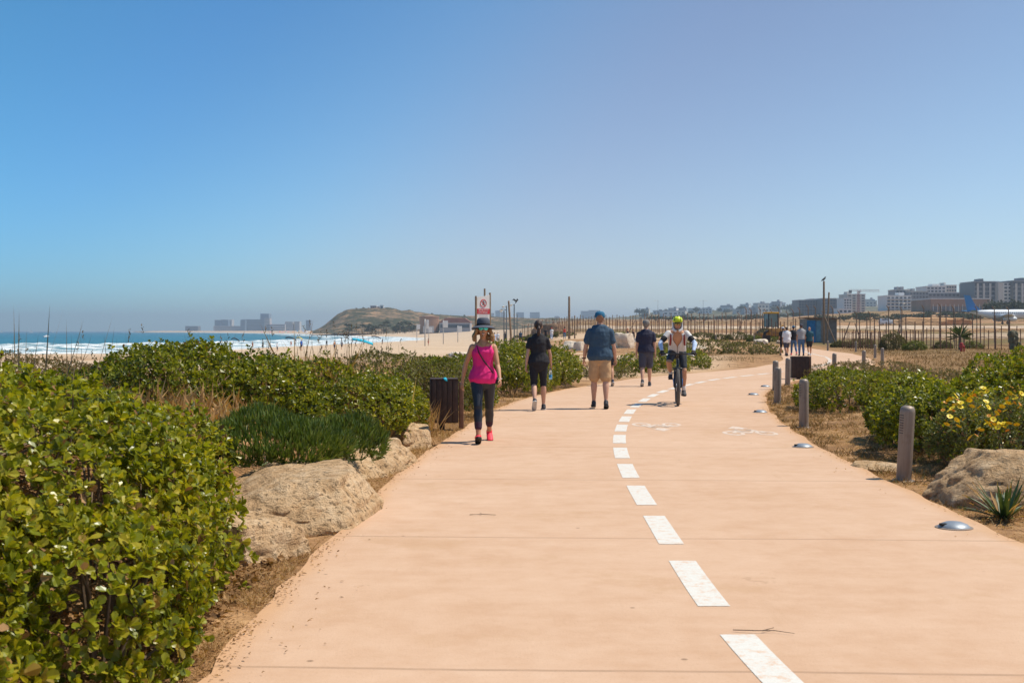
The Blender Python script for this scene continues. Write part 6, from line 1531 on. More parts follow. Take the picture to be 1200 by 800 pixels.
fence('tall fence with bent tops across the field behind the hut', [(1270, 128), (1100, 135), (985, 142), (860, 168)], 1.7, 3.6, .055, 5, M_fpost, 3, lean=.02, outrigger=.9)
fence('long wire fence running behind the backhoe and the cyclist', [(955, 138), (860, 158), (760, 188), (680, 215), (640, 235)], 1.15, 2.5, .05, 4, M_rust, 4, lean=.04)
fence('second long wire fence farther into the airfield', [(900, 178), (800, 205), (700, 240), (610, 285)], 1.5, 3.2, .06, 5, M_fpost, 5, lean=.03)
for i, (px, Y, l, lab) in enumerate([(985, 116, .9, 'broken stake leaning against the fence right of the hut'), (1012, 112, -.8, 'bent iron post near the tamarisk'), (1046, 104, .7, 'rusty post leaning over the tamarisk'), (735, 190, 1.3, 'leaning fence strut behind the man in navy'), (862, 160, .9, 'leaning strut left of the backhoe')]):
    x = gx(px, Y); z = tz(x, Y); t = thing('leaning_post', lab, 'post', (x, Y, z), 0, 'leaning posts along the fences'); mb = MB(); mb.loft([(0, 0, -.1), (l, 0, 2.3)], [.06, .05], n=6); mb.build('shaft', M_fpost, t, True)

# ------------------------------------------------------------------ hut, backhoe, red post
Y = 133; x0, x1 = gx(945, Y), gx(981, Y); xc = (x0 + x1) / 2; zg = tz(xc, Y); hh = CAMH + 14.5 / F * Y - zg; W_ = x1 - x0
hut = thing('hut', 'small sheet-metal hut with a faded blue door behind the walkers', 'hut', (xc, Y, zg), .06)
M_sheet = mat('grey_sheet', (.20, .19, .18), .7, var=.3, scale=2, bump=.3); M_bdoor = mat('faded_blue_door', (.012, .16, .36), .6, var=.35, scale=3); M_bdoor2 = mat('pale_blue_sheet', (.11, .24, .33), .7, var=.3, scale=3)
mb = MB(); mb.box((0, 1.2, hh / 2 - .1), (W_, 2.4, hh + .2)); wl = mb.build('wall', M_sheet, hut)
mb = MB()
for k in range(14): mb.box((.22 + (k + .5) * (W_ / 2 - .25) / 14, -.012, hh / 2), (.05, .025, hh - .1))
mb.build('corrugation', M_sheet, wl)
mb = MB(); mb.box((-W_ / 2 + .52, -.03, hh * .47), (.98, .05, hh * .92), bev=.01); d = mb.build('door', M_bdoor, hut)
mb = MB(); mb.box((.38, -.04, hh * .48), (.03, .05, .14)); o_ = mb.build('handle', M_dark, d); o_.location = (-W_ / 2 + .52, -.02, 0)
mb = MB(); mb.box((-W_ / 2 + 1.32, -.03, hh * .47), (.50, .04, hh * .90), bev=.01); mb.build('side_panel', M_bdoor2, hut)
mb = MB(); mb.box((0, 1.1, hh + .05), (W_ + .35, 2.9, .09), Matrix.Rotation(.03, 3, 'Y')); mb.build('roof', M_rust, hut)
Y = 150; xc = gx(903.5, Y); zg = tz(xc, Y)
bh = thing('backhoe', 'old yellow backhoe with a glazed cab parked behind the fence', 'backhoe', (xc, Y, zg), .25)
M_yel = mat('rusty_yellow', (.40, .19, .035), .7, var=.4, scale=3); M_yel2 = mat('yellow_roof', (.72, .36, .02), .6, var=.12); M_glass = mat('cab_glass', (.16, .22, .21), .12, .0, var=.2, bump=0, spec=.8)
H_ = CAMH + 22 / F * Y - zg
mb = MB(); mb.box((.1, 0, .95), (2.0, 2.6, .95), bev=.08); mb.box((-.9, 0, .8), (.9, 1.9, .7), bev=.1); mb.build('body', M_yel, bh)
cz = 1.42
for xx in (-.62, .62):
    for yy in (-.62, .62): mb = MB(); mb.box((xx, yy, (cz + H_) / 2 - .08), (.09, .09, H_ - cz - .1)); mb.build('cab_pillar', M_dark, bh)
for a_, d_ in (((0, -.63, (cz + H_) / 2), (1.14, .03, H_ - cz - .3)), ((0, .63, (cz + H_) / 2), (1.14, .03, H_ - cz - .3)), ((-.63, 0, (cz + H_) / 2), (.03, 1.14, H_ - cz - .3)), ((.63, 0, (cz + H_) / 2), (.03, 1.14, H_ - cz - .3))):
    mb = MB(); mb.box(a_, d_); mb.build('cab_window', M_glass, bh)
mb = MB(); mb.box((0, 0, H_ - .06), (1.5, 1.5, .2), bev=.05); mb.build('cab_roof', M_yel2, bh)
for xx, yy, r in ((-.95, -1.05, .62), (-.95, 1.05, .62), (1.0, -.95, .5), (1.0, .95, .5)):
    mb = MB(); mb.torus((xx, yy, r), r - .17, .17, 'Y', 24, 10); w_ = mb.build('wheel', M_rubber, bh, True); mb = MB(); mb.lathe([(.0, -.1), (r - .28, -.09), (r - .28, .09), (0, .1)], (xx, yy, r), 18, Matrix.Rotation(math.pi / 2, 3, 'X')); mb.build('rim', M_yel, w_)
mb = MB(); mb.loft([(.95, 0, 1.0), (1.55, -.1, 1.75), (2.0, -.1, 1.5)], [(.14, .16), (.13, .14), (.10, .12)], (0, 1, 0), 8); mb.loft([(2.0, -.1, 1.5), (2.35, -.1, .5)], [(.10, .12), (.08, .09)], (0, 1, 0), 8); ar = mb.build('boom', M_yel, bh, True)
mb = MB(); mb.prism([(-.25, 0), (.3, -.05), (.34, .35), (.05, .5), (-.2, .4)], .6, Matrix.Translation((2.35, .2, .1)) @ Matrix.Rotation(math.pi / 2, 4, 'X')); mb.build('bucket', M_yel, ar)
mb = MB(); mb.box((-1.75, 0, .5), (.35, 2.1, .7), bev=.06); mb.loft([(-.9, -.8, 1.0), (-1.6, -.8, .6)], [.09, .09], n=8); mb.loft([(-.9, .8, 1.0), (-1.6, .8, .6)], [.09, .09], n=8); mb.build('loader_bucket', M_yel, bh)
Y = 80; x = gx(1126.5, Y); zg = tz(x, Y); rp = thing('red_post', 'red standpipe post in the dry grass before the fence', 'post', (x, Y, zg)); M_rp = mat('red_paint', (.42, .025, .022), .5, var=.2); top = CAMH - (401.5 - 388) / F * Y - zg
mb = MB(); mb.loft([(0, 0, -.1), (0, 0, top - .25)], [.085, .085], n=14); mb.lathe([(.12, top - .32), (.13, top - .25), (.13, top - .08), (.10, top), (0, top + .02)], n=16); mb.build('pipe', M_rp, rp)
mb = MB(); mb.loft([(.0, 0, top - .2), (.19, 0, top - .2), (.19, 0, top - .65)], [.05, .055, .055], n=10); mb.build('outlet', M_rp, rp)
Y = 84; x = gx(1125, Y); zg = tz(x, Y); ag = thing('agave', 'green agave-like plant right behind the red post', 'plant', (x, Y, zg)); mb = MB(); mb.loft([(0, 0, -.1), (0, 0, 1.0)], [.13, .10], n=8); mb.build('trunk', M_twig, ag)
P_ = np.zeros((46, 3)) + [0, 0, .9]; an = rng.random(46) * 6.28; ee = rng.uniform(-.15, 1.4, 46); D_ = np.stack([np.cos(an) * np.cos(ee), np.sin(an) * np.cos(ee), np.sin(ee)], 1)
leaf_obj('crown', [leaf_arrays(P_, D_, np.cross(D_, np.stack([-np.sin(an), np.cos(an), an * 0], 1)), rng.uniform(.8, 1.15, 46), rng.uniform(.06, .09, 46), 'fold', cup=.3, droop=.25)], [M_blade], ag)
# prickly pear cut by the right edge
Y = 84; x = gx(1189, Y); zg = tz(x, Y); cp_ = thing('cactus', 'grey-green prickly pear by the fence at the right edge', 'cactus', (x, Y, zg)); M_cac = mat('cactus_pad', (.13, .12, .07), .8, var=.25); r_ = random.Random(8)
for i in range(16):
    px_, pz = r_.uniform(-.34, .34), r_.uniform(.2, 1.25); mb = MB(); mb.ball((px_, r_.uniform(-.25, .25), pz), (.20, .06, .26), 12, 8, Matrix.Rotation(r_.uniform(-1, 1), 3, 'Z') @ Matrix.Rotation(r_.uniform(-.6, .6), 3, 'Y')); mb.build('pad', M_cac, cp_, True)
# low white rail and things by the pale boulders
Y = 133; x = gx(739, Y); zg = tz(x, Y); t = thing('bench', 'plain white bench in front of the two people by the boulders', 'bench', (x, Y, zg)); mb = MB(); mb.box((0, 0, .46), (1.25, .42, .07), bev=.01); mb.build('seat', M_panel, t)
for xx in (-.5, .5): mb = MB(); mb.box((xx, 0, .2), (.09, .34, .46)); mb.build('leg', M_panel, t)
for i, (px, Y, lab) in enumerate([(737.5, 120, 'small blue cool box on the sand by the largest pale boulder')]):
    x = gx(px, Y); t = thing('cool_box', lab, 'cool box', (x, Y, tz(x, Y)), .3); mb = MB(); mb.box((0, 0, .2), (.5, .35, .4), bev=.03); mb.build('box', M_blue, t); mb = MB(); mb.box((0, 0, .43), (.54, .39, .08), bev=.03); mb.build('lid', M_white, t); mb = MB(); mb.loft([(-.2, 0, .46), (-.18, 0, .58), (.18, 0, .58), (.2, 0, .46)], [.015] * 4, n=6); mb.build('handle', M_white, t)

x_, y_ = gnd(893, 741); t = thing('dry_twig', 'thin dry twig lying on the path right of the nearest dashes', 'twig', (x_, y_, .004)); mb = MB(); mb.loft([(-.14, .02, .006), (-.03, -.01, .010), (.06, .0, .008), (.15, -.05, .006)], [.0025, .0025, .002, .0012], n=6); mb.loft([(.0, -.005, .008), (.07, .05, .010)], [.003, .0015], n=5); mb.build('stem', M_twig, t, True)
x_, y_ = gnd(565, 604); t = thing('dry_twig', 'small forked dry twig on the left half of the path', 'twig', (x_, y_, .004)); mb = MB(); mb.loft([(-.10, .0, .005), (.0, .01, .008), (.11, -.01, .005)], [.003, .003, .002], n=6); mb.loft([(.0, .008, .008), (-.02, .07, .008)], [.0025, .0015], n=5); mb.build('stem', M_twig, t, True)
# ================================================================== far things
M_tower = mat('tower_blue_glass', (.16, .22, .30), .4, var=.15, scale=.05, bump=0); M_tower2 = mat('tower_pale', (.50, .48, .46), .7, var=.1, scale=.05, bump=0); M_win = mat('window_dark', (.05, .07, .10), .25, var=.2, scale=.2, bump=0); M_wall = mat('wall_cream', (.60, .55, .49), .8, var=.1, scale=.1, bump=0)
M_wall2 = mat('wall_grey', (.34, .34, .36), .8, var=.1, scale=.1, bump=0); M_wall3 = mat('wall_brick', (.36, .21, .14), .85, var=.2, scale=.1, bump=0); M_wall4 = mat('wall_white', (.72, .70, .68), .7, var=.06, scale=.1, bump=0); M_redr = mat('roof_red_brown', (.34, .15, .10), .85, var=.2, scale=.1, bump=0); M_slate = mat('facade_dark', (.13, .135, .15), .5, var=.15, scale=.1, bump=0)
def block(name, label, px0, px1, py_top, py_base, Y, wm, floors=0, bays=0, depth=None, group=None, top=None, winm=None, roof_boxes=0, rz=0, cat='building', balcony=False):
    """a building: wall, parapet, rows of separate windows, plant on its roof"""
    x0, x1 = gx(px0, Y), gx(px1, Y); W = x1 - x0; zt = CAMH - (py_top - 388) / F * Y; zb = CAMH - (py_base - 388) / F * Y - 6; D = depth or max(12, W * .5); H = zt - zb; Hv = H - 6
    t = thing(name, label, cat, ((x0 + x1) / 2, Y, zb), rz, group)
    mb = MB(); mb.box((0, D / 2, H / 2), (W, D, H)); wl = mb.build('wall', wm, t)
    mb = MB(); mb.box((0, D / 2, H + .35), (W + .5, D + .5, .7)); mb.build('parapet', top or wm, t)
    r_ = random.Random(int(px0 * 7 + py_top))
    for i in range(roof_boxes):
        mb = MB(); mb.box((r_.uniform(-.35, .35) * W, D / 2, H + 1.8), (W * r_.uniform(.1, .25), D * .4, 2.4)); mb.build('roof_plant', wm, t)
    if floors:
        fh = Hv / floors
        for i in range(floors):
            z = 6 + fh * (i + .5)
            if bays:
                bw = W / bays
                for j in range(bays):
                    mb = MB(); mb.box((-W / 2 + bw * (j + .5), -.06, z), (bw * .62, .2, fh * .56)); mb.build('window', winm or M_win, t)
            else:
                mb = MB(); mb.box((0, -.06, z), (W * .94, .2, fh * .5)); mb.build('window_band', winm or M_win, t)
            if balcony:
                mb = MB(); mb.box((0, -.7, z - fh * .42), (W * .98, 1.4, fh * .14)); mb.build('balcony', top or wm, t)
    return t
# towers across the bay
FB = 'hazy buildings across the bay'
block('tower_block', 'left one of the twin blue towers across the bay', 251.5, 258.5, 375, 388, 4500, M_tower, 10, 0, 40, FB, M_tower2)
block('tower_block', 'right one of the twin blue towers across the bay', 259, 267.5, 374.6, 388, 4500, M_tower, 10, 0, 40, FB, M_tower2)
block('tower_block', 'slim white tower touching the twin blue towers', 267.5, 271.5, 374.5, 388, 4530, M_tower2, 10, 0, 40, FB)
block('low_block', 'long low building at the foot of the twin blue towers', 250, 287, 382, 388, 4480, M_tower2, 4, 0, 60, FB)
block('low_block', 'low dark harbour building left of the twin blue towers', 217, 232, 382.2, 388, 4550, M_slate, 3, 0, 40, FB)
block('tower_block', 'broad blue slab across the bay under the tallest tower', 283, 310.5, 374.3, 388, 4500, M_tower, 8, 0, 60, FB)
block('tower_block', 'left end wing of the broad blue slab', 281.7, 287, 375, 388, 4470, M_tower, 8, 0, 40, FB)
block('tower_block', 'tallest blue tower across the bay', 305, 315, 367.7, 388, 4560, M_tower, 14, 0, 50, FB, None)
block('tower_block', 'pale lower part of the tallest blue tower', 310, 316, 373, 388, 4480, M_tower2, 9, 0, 40, FB)
block('low_block', 'dome-roofed low hall right of the tallest blue tower', 312, 334, 380, 388, 4480, M_tower2, 3, 0, 60, FB, M_redr)
block('tower_block', 'left one of two small pale blocks before the headland', 334, 343, 377, 388, 4500, M_tower2, 8, 0, 40, FB)
block('tower_block', 'right one of two small pale blocks before the headland', 344.5, 351, 376.8, 388, 4500, M_tower2, 8, 0, 40, FB)
block('tower_block', 'small tower just left of the headland slope', 358.5, 364, 375.2, 388, 4600, M_tower, 8, 0, 40, FB)
FC = 'hazy towers behind the headland'
for (a, b, c, lab, m) in [(575, 579, 367, 'narrow hazy tower just right of the sign', M_tower2), (580.5, 586, 364, 'hazy tower behind the two-headed lamp post', M_tower), (586.5, 592, 366, 'hazy tower left of the leaning pole', M_tower2),
                          (605, 614, 366, 'broad hazy block right of the leaning pole', M_tower), (621, 632.5, 366, 'wide blue hazy block above the woman in black', M_tower), (650, 655, 370.5, 'faint small hazy block left of the plain dark pole', M_tower2),
                          (681, 690, 364.5, 'left half of the hazy blue slab behind the man in blue', M_tower), (690, 703, 363.5, 'right half of the hazy blue slab behind the man in blue', M_tower)]:
    block('tower_block', lab, a, b, c, 380, 5200, m, 9, 0, 40, FC)
# breakwater
bwx0, bwx1 = gx(160, 4700), gx(285, 4700); mb = MB(); n = 60
for i in range(n):
    u = i / (n - 1); x = bwx0 + (bwx1 - bwx0) * u; mb.ball((x, 4700 + random.uniform(-8, 8), SEA + .8), (12, 9, 3.4 + random.uniform(-.8, .8)), 8, 6)
bw_ = mb.build('breakwater', mat('breakwater_rock', (.22, .19, .17), .9), None, False); tag(bw_, 'long rocky breakwater in the sea before the far towers', 'breakwater')
# crowded far beach
cols = [('red', (.75, .04, .03)), ('orange', (.80, .25, .03)), ('blue', (.05, .2, .65)), ('white', (.8, .8, .78)), ('pink', (.8, .15, .35)), ('turquoise', (.03, .5, .55))]
protos = {}
M_alup = mat('umbrella_pole', (.6, .6, .6), .5)
r_ = random.Random(21)
for i in range(58):
    cn, cc = r_.choice(cols); Y = r_.uniform(1500, 2600)
    xs0 = float(np.interp(Y, [s[1] for s in SHORE[6:]], [s[0] for s in SHORE[6:]])); x = xs0 + r_.uniform(4, 60)
    if cn not in protos:
        t = thing('beach_umbrella', cn + ' beach umbrella in the far crowd along the bay', 'beach umbrella', (0, 0, 0), 0, cn + ' umbrellas on the far beach'); mb = MB(); mb.lathe([(2.2, 2.2), (1.6, 2.7), (.8, 3.05), (0, 3.2)], n=10)
        mb.build('canopy', mat('umbrella_' + cn, cc, .7, var=.05, bump=0), t); mb = MB(); mb.rod((0, 0, -.2), (0, 0, 3.1), .08, n=6); mb.build('pole', M_alup, t); protos[cn] = t
    else: t = copy_tree(protos[cn])
    t.location = (x, Y, tz(x, Y))
# kites and sails on the water
def kite(label, px, py, Y, w_, m, rz, arch=.35, name='kite', cat='kite'):
    t = thing(name, label, cat, at(px, py, Y), rz); vs = []; n = 14; fs = []
    for i in range(n + 1):
        u = i / n * 2 - 1; ch = w_ * .20 * (1 - .55 * u * u)
        for k, (dz, dy) in enumerate(((0, -ch), (.10 * w_, -ch * .3), (0.02 * w_, ch))): vs.append((u * w_ / 2, dy, -arch * w_ * u * u + dz + (1 - u) * .12 * w_))
    for i in range(n):
        for k in range(2): fs.append((3 * i + k, 3 * i + k + 1, 3 * i + k + 4, 3 * i + k + 3))
    mb = MB(); mb.add(vs, fs); o = mb.build('canopy', m, t, True); so_ = o.modifiers.new('thick', 'SOLIDIFY'); so_.thickness = w_ * .03
    mb = MB()
    for u in (-1, 1): mb.loft([(u * w_ / 2, 0, -arch * w_ + (1 - u) * .12 * w_), (0, -w_ * .6, -w_ * .45)], [.012, .012], n=4, cap=False)
    mb.build('lines', M_dark, t)
kite('bright turquoise kite lying low over the beach below the headland', 425, 403, 150, 2.6, M_cyan, .1, .05)
kite('yellow kite in front of the white surf', 351, 396.5, 300, 1.6, mat('kite_yellow', (.85, .62, .02), .6), 0, .18)
kite('dark kite above the surf left of the yellow one', 341, 397.5, 330, 3.0, M_black, .2, .15)
kite('black and white kite over the surf above the tall rounded bush', 276, 398, 330, 2.4, M_black, -.2, .2)
kite('dark kite low on the water at the foot of the headland', 441, 396, 400, 3.0, M_navy, .2, .1)
for px, Y, s_, lab in [(36.5, 3200, 1.0, 'white sail far out at the left horizon'), (62, 4200, .8, 'smaller white sail on the horizon right of the first'), (1.5, 3500, .8, 'white sail at the extreme left of the horizon')]:
    t = thing('sailing_boat', lab, 'sailing boat', (gx(px, Y), Y, SEA), .5); mb = MB(); mb.loft([(-4 * s_, 0, .6), (0, 0, .5), (5 * s_, 0, 1)], [(.8, .6), (1.4, .8), (.3, .4)], (0, 1, 0), 10); mb.build('hull', M_white, t, True)
    mb = MB(); mb.prism([(-3.6 * s_, 1.8), (.2, 1.8), (.2, 10.5 * s_)], .12, Matrix.Rotation(math.pi / 2, 4, 'X')); mb.prism([(.7, 1.8), (4.2 * s_, 1.8), (.7, 9 * s_)], .12, Matrix.Rotation(math.pi / 2, 4, 'X')); mb.build('sails', M_white, t); mb = MB(); mb.rod((.45, 0, .6), (.45, 0, 11 * s_), .1, n=6); mb.build('mast', M_alup, t)
t = thing('motor_boat', 'small white motor boat throwing spray far out left', 'boat', (gx(54, 900), 900, SEA), 1.2); mb = MB(); mb.loft([(-2.5, 0, .3), (0, 0, .35), (3, 0, .8)], [(.9, .5), (1.1, .6), (.2, .3)], (0, 1, 0), 10); mb.build('hull', M_white, t, True); mb = MB(); mb.box((-.3, 0, 1.2), (1.6, 1.2, .9), bev=.15); mb.build('cabin', M_white, t)
# beach boards at the back of the sand
for px, Y, h, lab in [(488.5, 420, 6.5, 'wide notice board on the upper beach'), (502.5, 400, 5.2, 'slim notice post on the upper beach'), (519.5, 300, 6.0, 'white flag mast with a board behind the woman'), (498, 230, 5.2, 'tall thin mast on the sand below the round tank'), (536.5, 330, 4.6, 'low board near the flat red-roofed building')]:
    x = gx(px, Y); t = thing('beach_board', lab, 'board', (x, Y, tz(x, Y)), 0, 'boards and masts on the upper beach'); mb = MB(); mb.rod((0, 0, -.3), (0, 0, h), .11, n=8); mb.build('post', M_tower2, t, True); mb = MB(); mb.box((.5, -.05, h - 1.0), (1.3 if px != 498 else .5, .08, 1.7), bev=.02); mb.build('board', M_panel, t)
# buildings of the headland
def hill_block(*a, **k): return block(*a, **k)
hill_block('hilltop_house', 'white house on the crest of the headland', 434, 441, 358.6, 366, 1490, M_wall2, 2, 3, 12, None, M_wall4)
hill_block('hilltop_house', 'bright white cube house at the crest, right of the grey one', 445.5, 449.2, 358.2, 366, 1485, M_wall4, 2, 1, 10)
hill_block('hilltop_house', 'low white house between the two houses on the crest', 440.5, 445, 359.4, 366, 1495, M_wall4, 1, 2, 10)
Y = 1060; xc = gx(503, Y); zb = SEA + 1.5; zt = CAMH + 17.5 / F * Y; tk = thing('storage_tank', 'round brown brick tank at the foot of the headland', 'tank', (xc, Y, zb)); R_ = 11.5 / F * Y
mb = MB(); mb.lathe([(R_, -3), (R_, zt - zb - 1.2), (R_ * 1.03, zt - zb - 1.2), (R_ * 1.03, zt - zb), (R_ * .9, zt - zb), (0, zt - zb + .8)], n=36); mb.build('wall', M_wall3, tk)
mb = MB(); mb.box((0, -R_ - .05, 4.5), (R_ * 1.1, .6, 6)); mb.build('gate_panel', M_tower2, tk)
block('long_hall', 'long low brown hall with a red roof left of the sign', 515, 551, 378, 386, 1050, M_wall2, 1, 0, 40, None, M_redr)
t = bpy.data.objects['long_hall']; mb = MB(); W = 36 / F * 1050; H_ = (388 - 378) / F * 1050 - (388 - 386) / F * 1050 + 6
mb.prism([(-W / 2 - .4, H_ + .71), (W / 2 + .4, H_ + .71), (W / 2 - 5, H_ + 4.2), (-W / 2 + 5, H_ + 4.2)], 34, Matrix.Translation((0, 37, 0)) @ Matrix.Rotation(math.pi / 2, 4, 'X')); mb.build('roof', M_redr, t, False)
# palms and trees at the foot of the headland
L_far = leaf_mat('far_tree_leaf', [(0, (.025, .035, .014)), (.5, (.05, .06, .022)), (1, (.09, .09, .035))], .8, .1, .2)
def far_tree(label, x, Y, z, h, rad, n, group, palm=False, cat='tree'):
    t = thing('palm_tree' if palm else 'tree', label, 'palm tree' if palm else cat, (x, Y, z), 0, group); mb = MB(); mb.loft([(0, 0, -.5), (h * .03, 0, h * .5), (0, 0, h * .85)], [h * .035, h * .028, h * .02], n=6, cap=False); mb.build('trunk', M_twig, t, True)
    d = norm(rng.normal(size=(n, 3)))
    if palm:
        d[:, 2] = np.abs(d[:, 2]) * .6 - .1; P = np.zeros((n, 3)) + [0, 0, h * .85]; leaf_obj('crown', [leaf_arrays(P, d, rng.normal(size=(n, 3)) * .2 + [0, 0, 1], rad * (.7 + .5 * rng.random(n)), np.full(n, rad * .12), 'fold', droop=.35)], [L_far], t)
    else:
        P = d * (rng.random((n, 1)) ** .4) * [rad, rad, h * .34]; P = P + fbm(P[:, 0] / rad * 1.5, P[:, 2] / rad * 1.5, 2)[:, None] * rad * .4 + [0, 0, h * .64]
        leaf_obj('crown', [leaf_arrays(P, norm(rng.normal(size=(n, 3))), norm(rng.normal(size=(n, 3))), np.full(n, rad * .34) * (.6 + .8 * rng.random(n)), np.full(n, rad * .14), 'fold')], [L_far], t)
    return t
r_ = random.Random(11)
ph_ = prev_ = None
for i, px in enumerate(np.linspace(406, 492, 30)):
    Y = 1180 + r_.uniform(-25, 25); x = gx(px + r_.uniform(-1.2, 1.2), Y); h = r_.uniform(6, 12.5)
    if ph_ is None: ph_ = far_tree('hazy palm in the row at the foot of the headland', x, Y, SEA + 2.2, 10, 3.2, 60, 'palms at the foot of the headland', True); continue
    c = copy_tree(ph_); c.location = (x, Y, SEA + r_.uniform(1.5, 3)); c.scale = (h / 10, h / 10, h / 10); c.rotation_euler = (0, 0, r_.uniform(0, 6))
th_ = None
for i in range(32):
    px = r_.uniform(404, 560); Y = r_.uniform(1120, 1260) if i < 20 else r_.uniform(1480, 1520); x = gx(px, Y); h = r_.uniform(5, 10) if i < 20 else r_.uniform(1.5, 3.5)
    z = SEA + 2 if i < 20 else hill_h(px) - 1.0
    if th_ is None: th_ = far_tree('hazy dark tree on the headland', x, Y, z, 8, 3.6, 220, 'trees on the headland'); continue
    c = copy_tree(th_); c.location = (x, Y, z); c.scale = (h / 8 * r_.uniform(1, 1.6), h / 8, h / 8); c.rotation_euler = (0, 0, r_.uniform(0, 6))
# trees of the airfield edge, in front of the blocks
for i in range(90):
    px = r_.uniform(760, 1230); Y = r_.uniform(560, 700) if px > 960 else r_.uniform(800, 1500); x = gx(px, Y); h = r_.uniform(1.6, 3.6) * (1.0 if px > 960 else 1.4)
    c = copy_tree(th_); c['label'] = 'dark tree or bush along the far side of the airfield'; c['group'] = 'trees along the airfield'; c.location = (x, Y, tz(x, Y) - .5); c.scale = (h / 8 * r_.uniform(2.0, 4.5), h / 8, h / 8); c.rotation_euler = (0, 0, 0)
for px, Y, h, lab in [(1163, 640, 8.5, 'tallest dark tree right of the aircraft tail'), (1190, 650, 9, 'broad dark tree before the right-most block'), (1175, 700, 8, 'dark tree between the two tall ones behind the aircraft')]:
    x = gx(px, Y); far_tree(lab, x, Y, tz(x, Y), h, h * .55, 420, 'tall trees behind the aircraft')
# the right-hand blocks beyond the airfield
RB = 'blocks beyond the airfield'; Yb = 930
block('apartment_block', 'white low-rise with balconies left of the long blocks', 1039, 1068, 347, 366, 900, M_wall4, 5, 6, 22, RB, M_wall4, M_slate, 1, 0, 'building', True)
block('apartment_block', 'grey block with a stepped top behind the white low-rise', 1050, 1066, 340, 366, 950, M_wall2, 6, 4, 20, RB, M_wall, None, 2)
block('office_block', 'long grey block right of the white low-rise', 1066, 1088, 342, 366, 940, M_wall2, 6, 6, 30, RB, M_wall, M_slate, 1)
block('office_block', 'wide dark glazed block behind the hangar', 1088, 1143, 343.5, 366, 960, M_wall2, 5, 12, 40, RB, M_wall4, M_slate, 0)
block('apartment_block', 'terraced white building rising behind the wide glazed block', 1086, 1108, 336, 350, 1100, M_wall4, 4, 5, 30, RB, M_wall4, None, 2)
block('apartment_block', 'dome-topped pale building among the terraces', 1109, 1121, 334.5, 350, 1120, M_wall, 4, 4, 30, RB, M_wall4, None, 1)
block('apartment_block', 'pale narrow building left of the big dark block', 1134, 1143, 333, 352, 1040, M_wall, 5, 2, 20, RB)
block('office_block', 'big dark office block with pale piers at the upper right', 1142, 1171, 330.5, 362, 920, M_slate, 6, 6, 30, RB, M_wall2, M_win, 1)
block('stair_tower', 'tall pale narrow tower right of the big dark office block', 1170, 1176, 332, 362, 915, M_wall, 0, 0, 12, RB)
block('apartment_block', 'white slotted building between the two big dark blocks', 1176, 1186, 331, 360, 925, M_wall4, 7, 2, 20, RB, M_slate)
block('office_block', 'dark office block cut by the right edge of the picture', 1187, 1216, 329.5, 362, 920, M_slate, 6, 6, 30, RB, M_wall2, M_win, 1)
block('hangar', 'long hangar with a pale roof edge behind the aircraft', 1091, 1160, 350.5, 366, 800, M_wall3, 0, 0, 40, None, M_wall4)
hg = bpy.data.objects['hangar']; Wd = 69 / F * 800
for k in range(8): mb = MB(); mb.box((-Wd / 2 + Wd / 8 * (k + .5), -.08, 8.2), (Wd / 8 * .8, .25, 3.6)); mb.build('gate', M_slate, hg)
for k in range(14): mb = MB(); mb.box((-Wd / 2 + Wd / 14 * (k + .5), -.25, 7.2), (.35, .3, 8.5)); mb.build('pier', M_wall, hg)
for o in list(bpy.data.objects):
    if o.get('label', '').startswith(('big dark office', 'dark office block cut')):
        Wo = 29 / F * 920; Ho = 30 / F * 920 + 6
        for k in range(4): mb = MB(); mb.box((-Wo / 2 + Wo * (k + .5) / 4, -.35, Ho / 2), (1.5, .7, Ho)); mb.build('pier', M_wall, o)
        for k in range(6): mb = MB(); mb.box((0, -.2, 6 + (Ho - 6) / 6 * k + .3), (Wo, .4, .5)); mb.build('floor_slab', M_wall2, o)
block('apartment_block', 'round-topped pale apartment tower beside the pink crane', 993, 1014, 345, 366, 1150, M_wall, 7, 4, 30, RB, M_wall4, M_slate, 1)
block('apartment_block', 'pale building left of the crane tower', 989, 998, 350, 366, 1120, M_wall4, 5, 3, 25, RB)
block('apartment_block', 'long dark blue block behind the hut', 936, 962, 352, 368, 1250, M_slate, 5, 8, 30, RB, M_wall2)
block('apartment_block', 'second dark blue block between hut and crane', 963, 989, 350, 368, 1230, M_slate, 5, 8, 30, RB, M_wall)
block('apartment_block', 'stepped pale block above the wooden poles', 951, 972, 350.5, 368, 1300, M_wall2, 5, 5, 30, RB, M_wall4)
block('low_house', 'flat white shed in front of the crane buildings', 983, 998, 362.5, 367, 900, M_wall4, 1, 3, 14, RB)
# crane
Yc = 1050; xc = gx(1006, Yc); zc = CAMH - (366 - 388) / F * Yc; ht = (366 - 340.5) / F * Yc
M_crane = mat('crane_pink', (.50, .24, .20), .6, var=.1, scale=.5, bump=0)
cr_ = thing('tower_crane', 'pinkish tower crane above the pale apartment tower', 'crane', (xc, Yc, zc - 4)); 
mb = MB()
for sx in (-.8, .8):
    for sy in (-.8, .8): mb.box((sx, sy, ht / 2 + 2), (.28, .28, ht + 4))
for k in range(14):
    z0_ = k / 14 * (ht + 4); z1_ = (k + 1) / 14 * (ht + 4); mb.rod((-.8, -.8, z0_), (.8, -.8, z1_), .12, n=4); mb.rod((.8, .8, z0_), (-.8, .8, z1_), .12, n=4)
mb.build('mast', M_crane, cr_)
mb = MB(); mb.box((5.5, 0, ht + 3.4), (30, .3, .3)); mb.box((5.5, 0, ht + 4.9), (30, .25, .25))
for k in range(20): mb.rod((-9 + k * 1.5, 0, ht + 3.4), (-8.2 + k * 1.5, 0, ht + 4.9), .1, n=4)
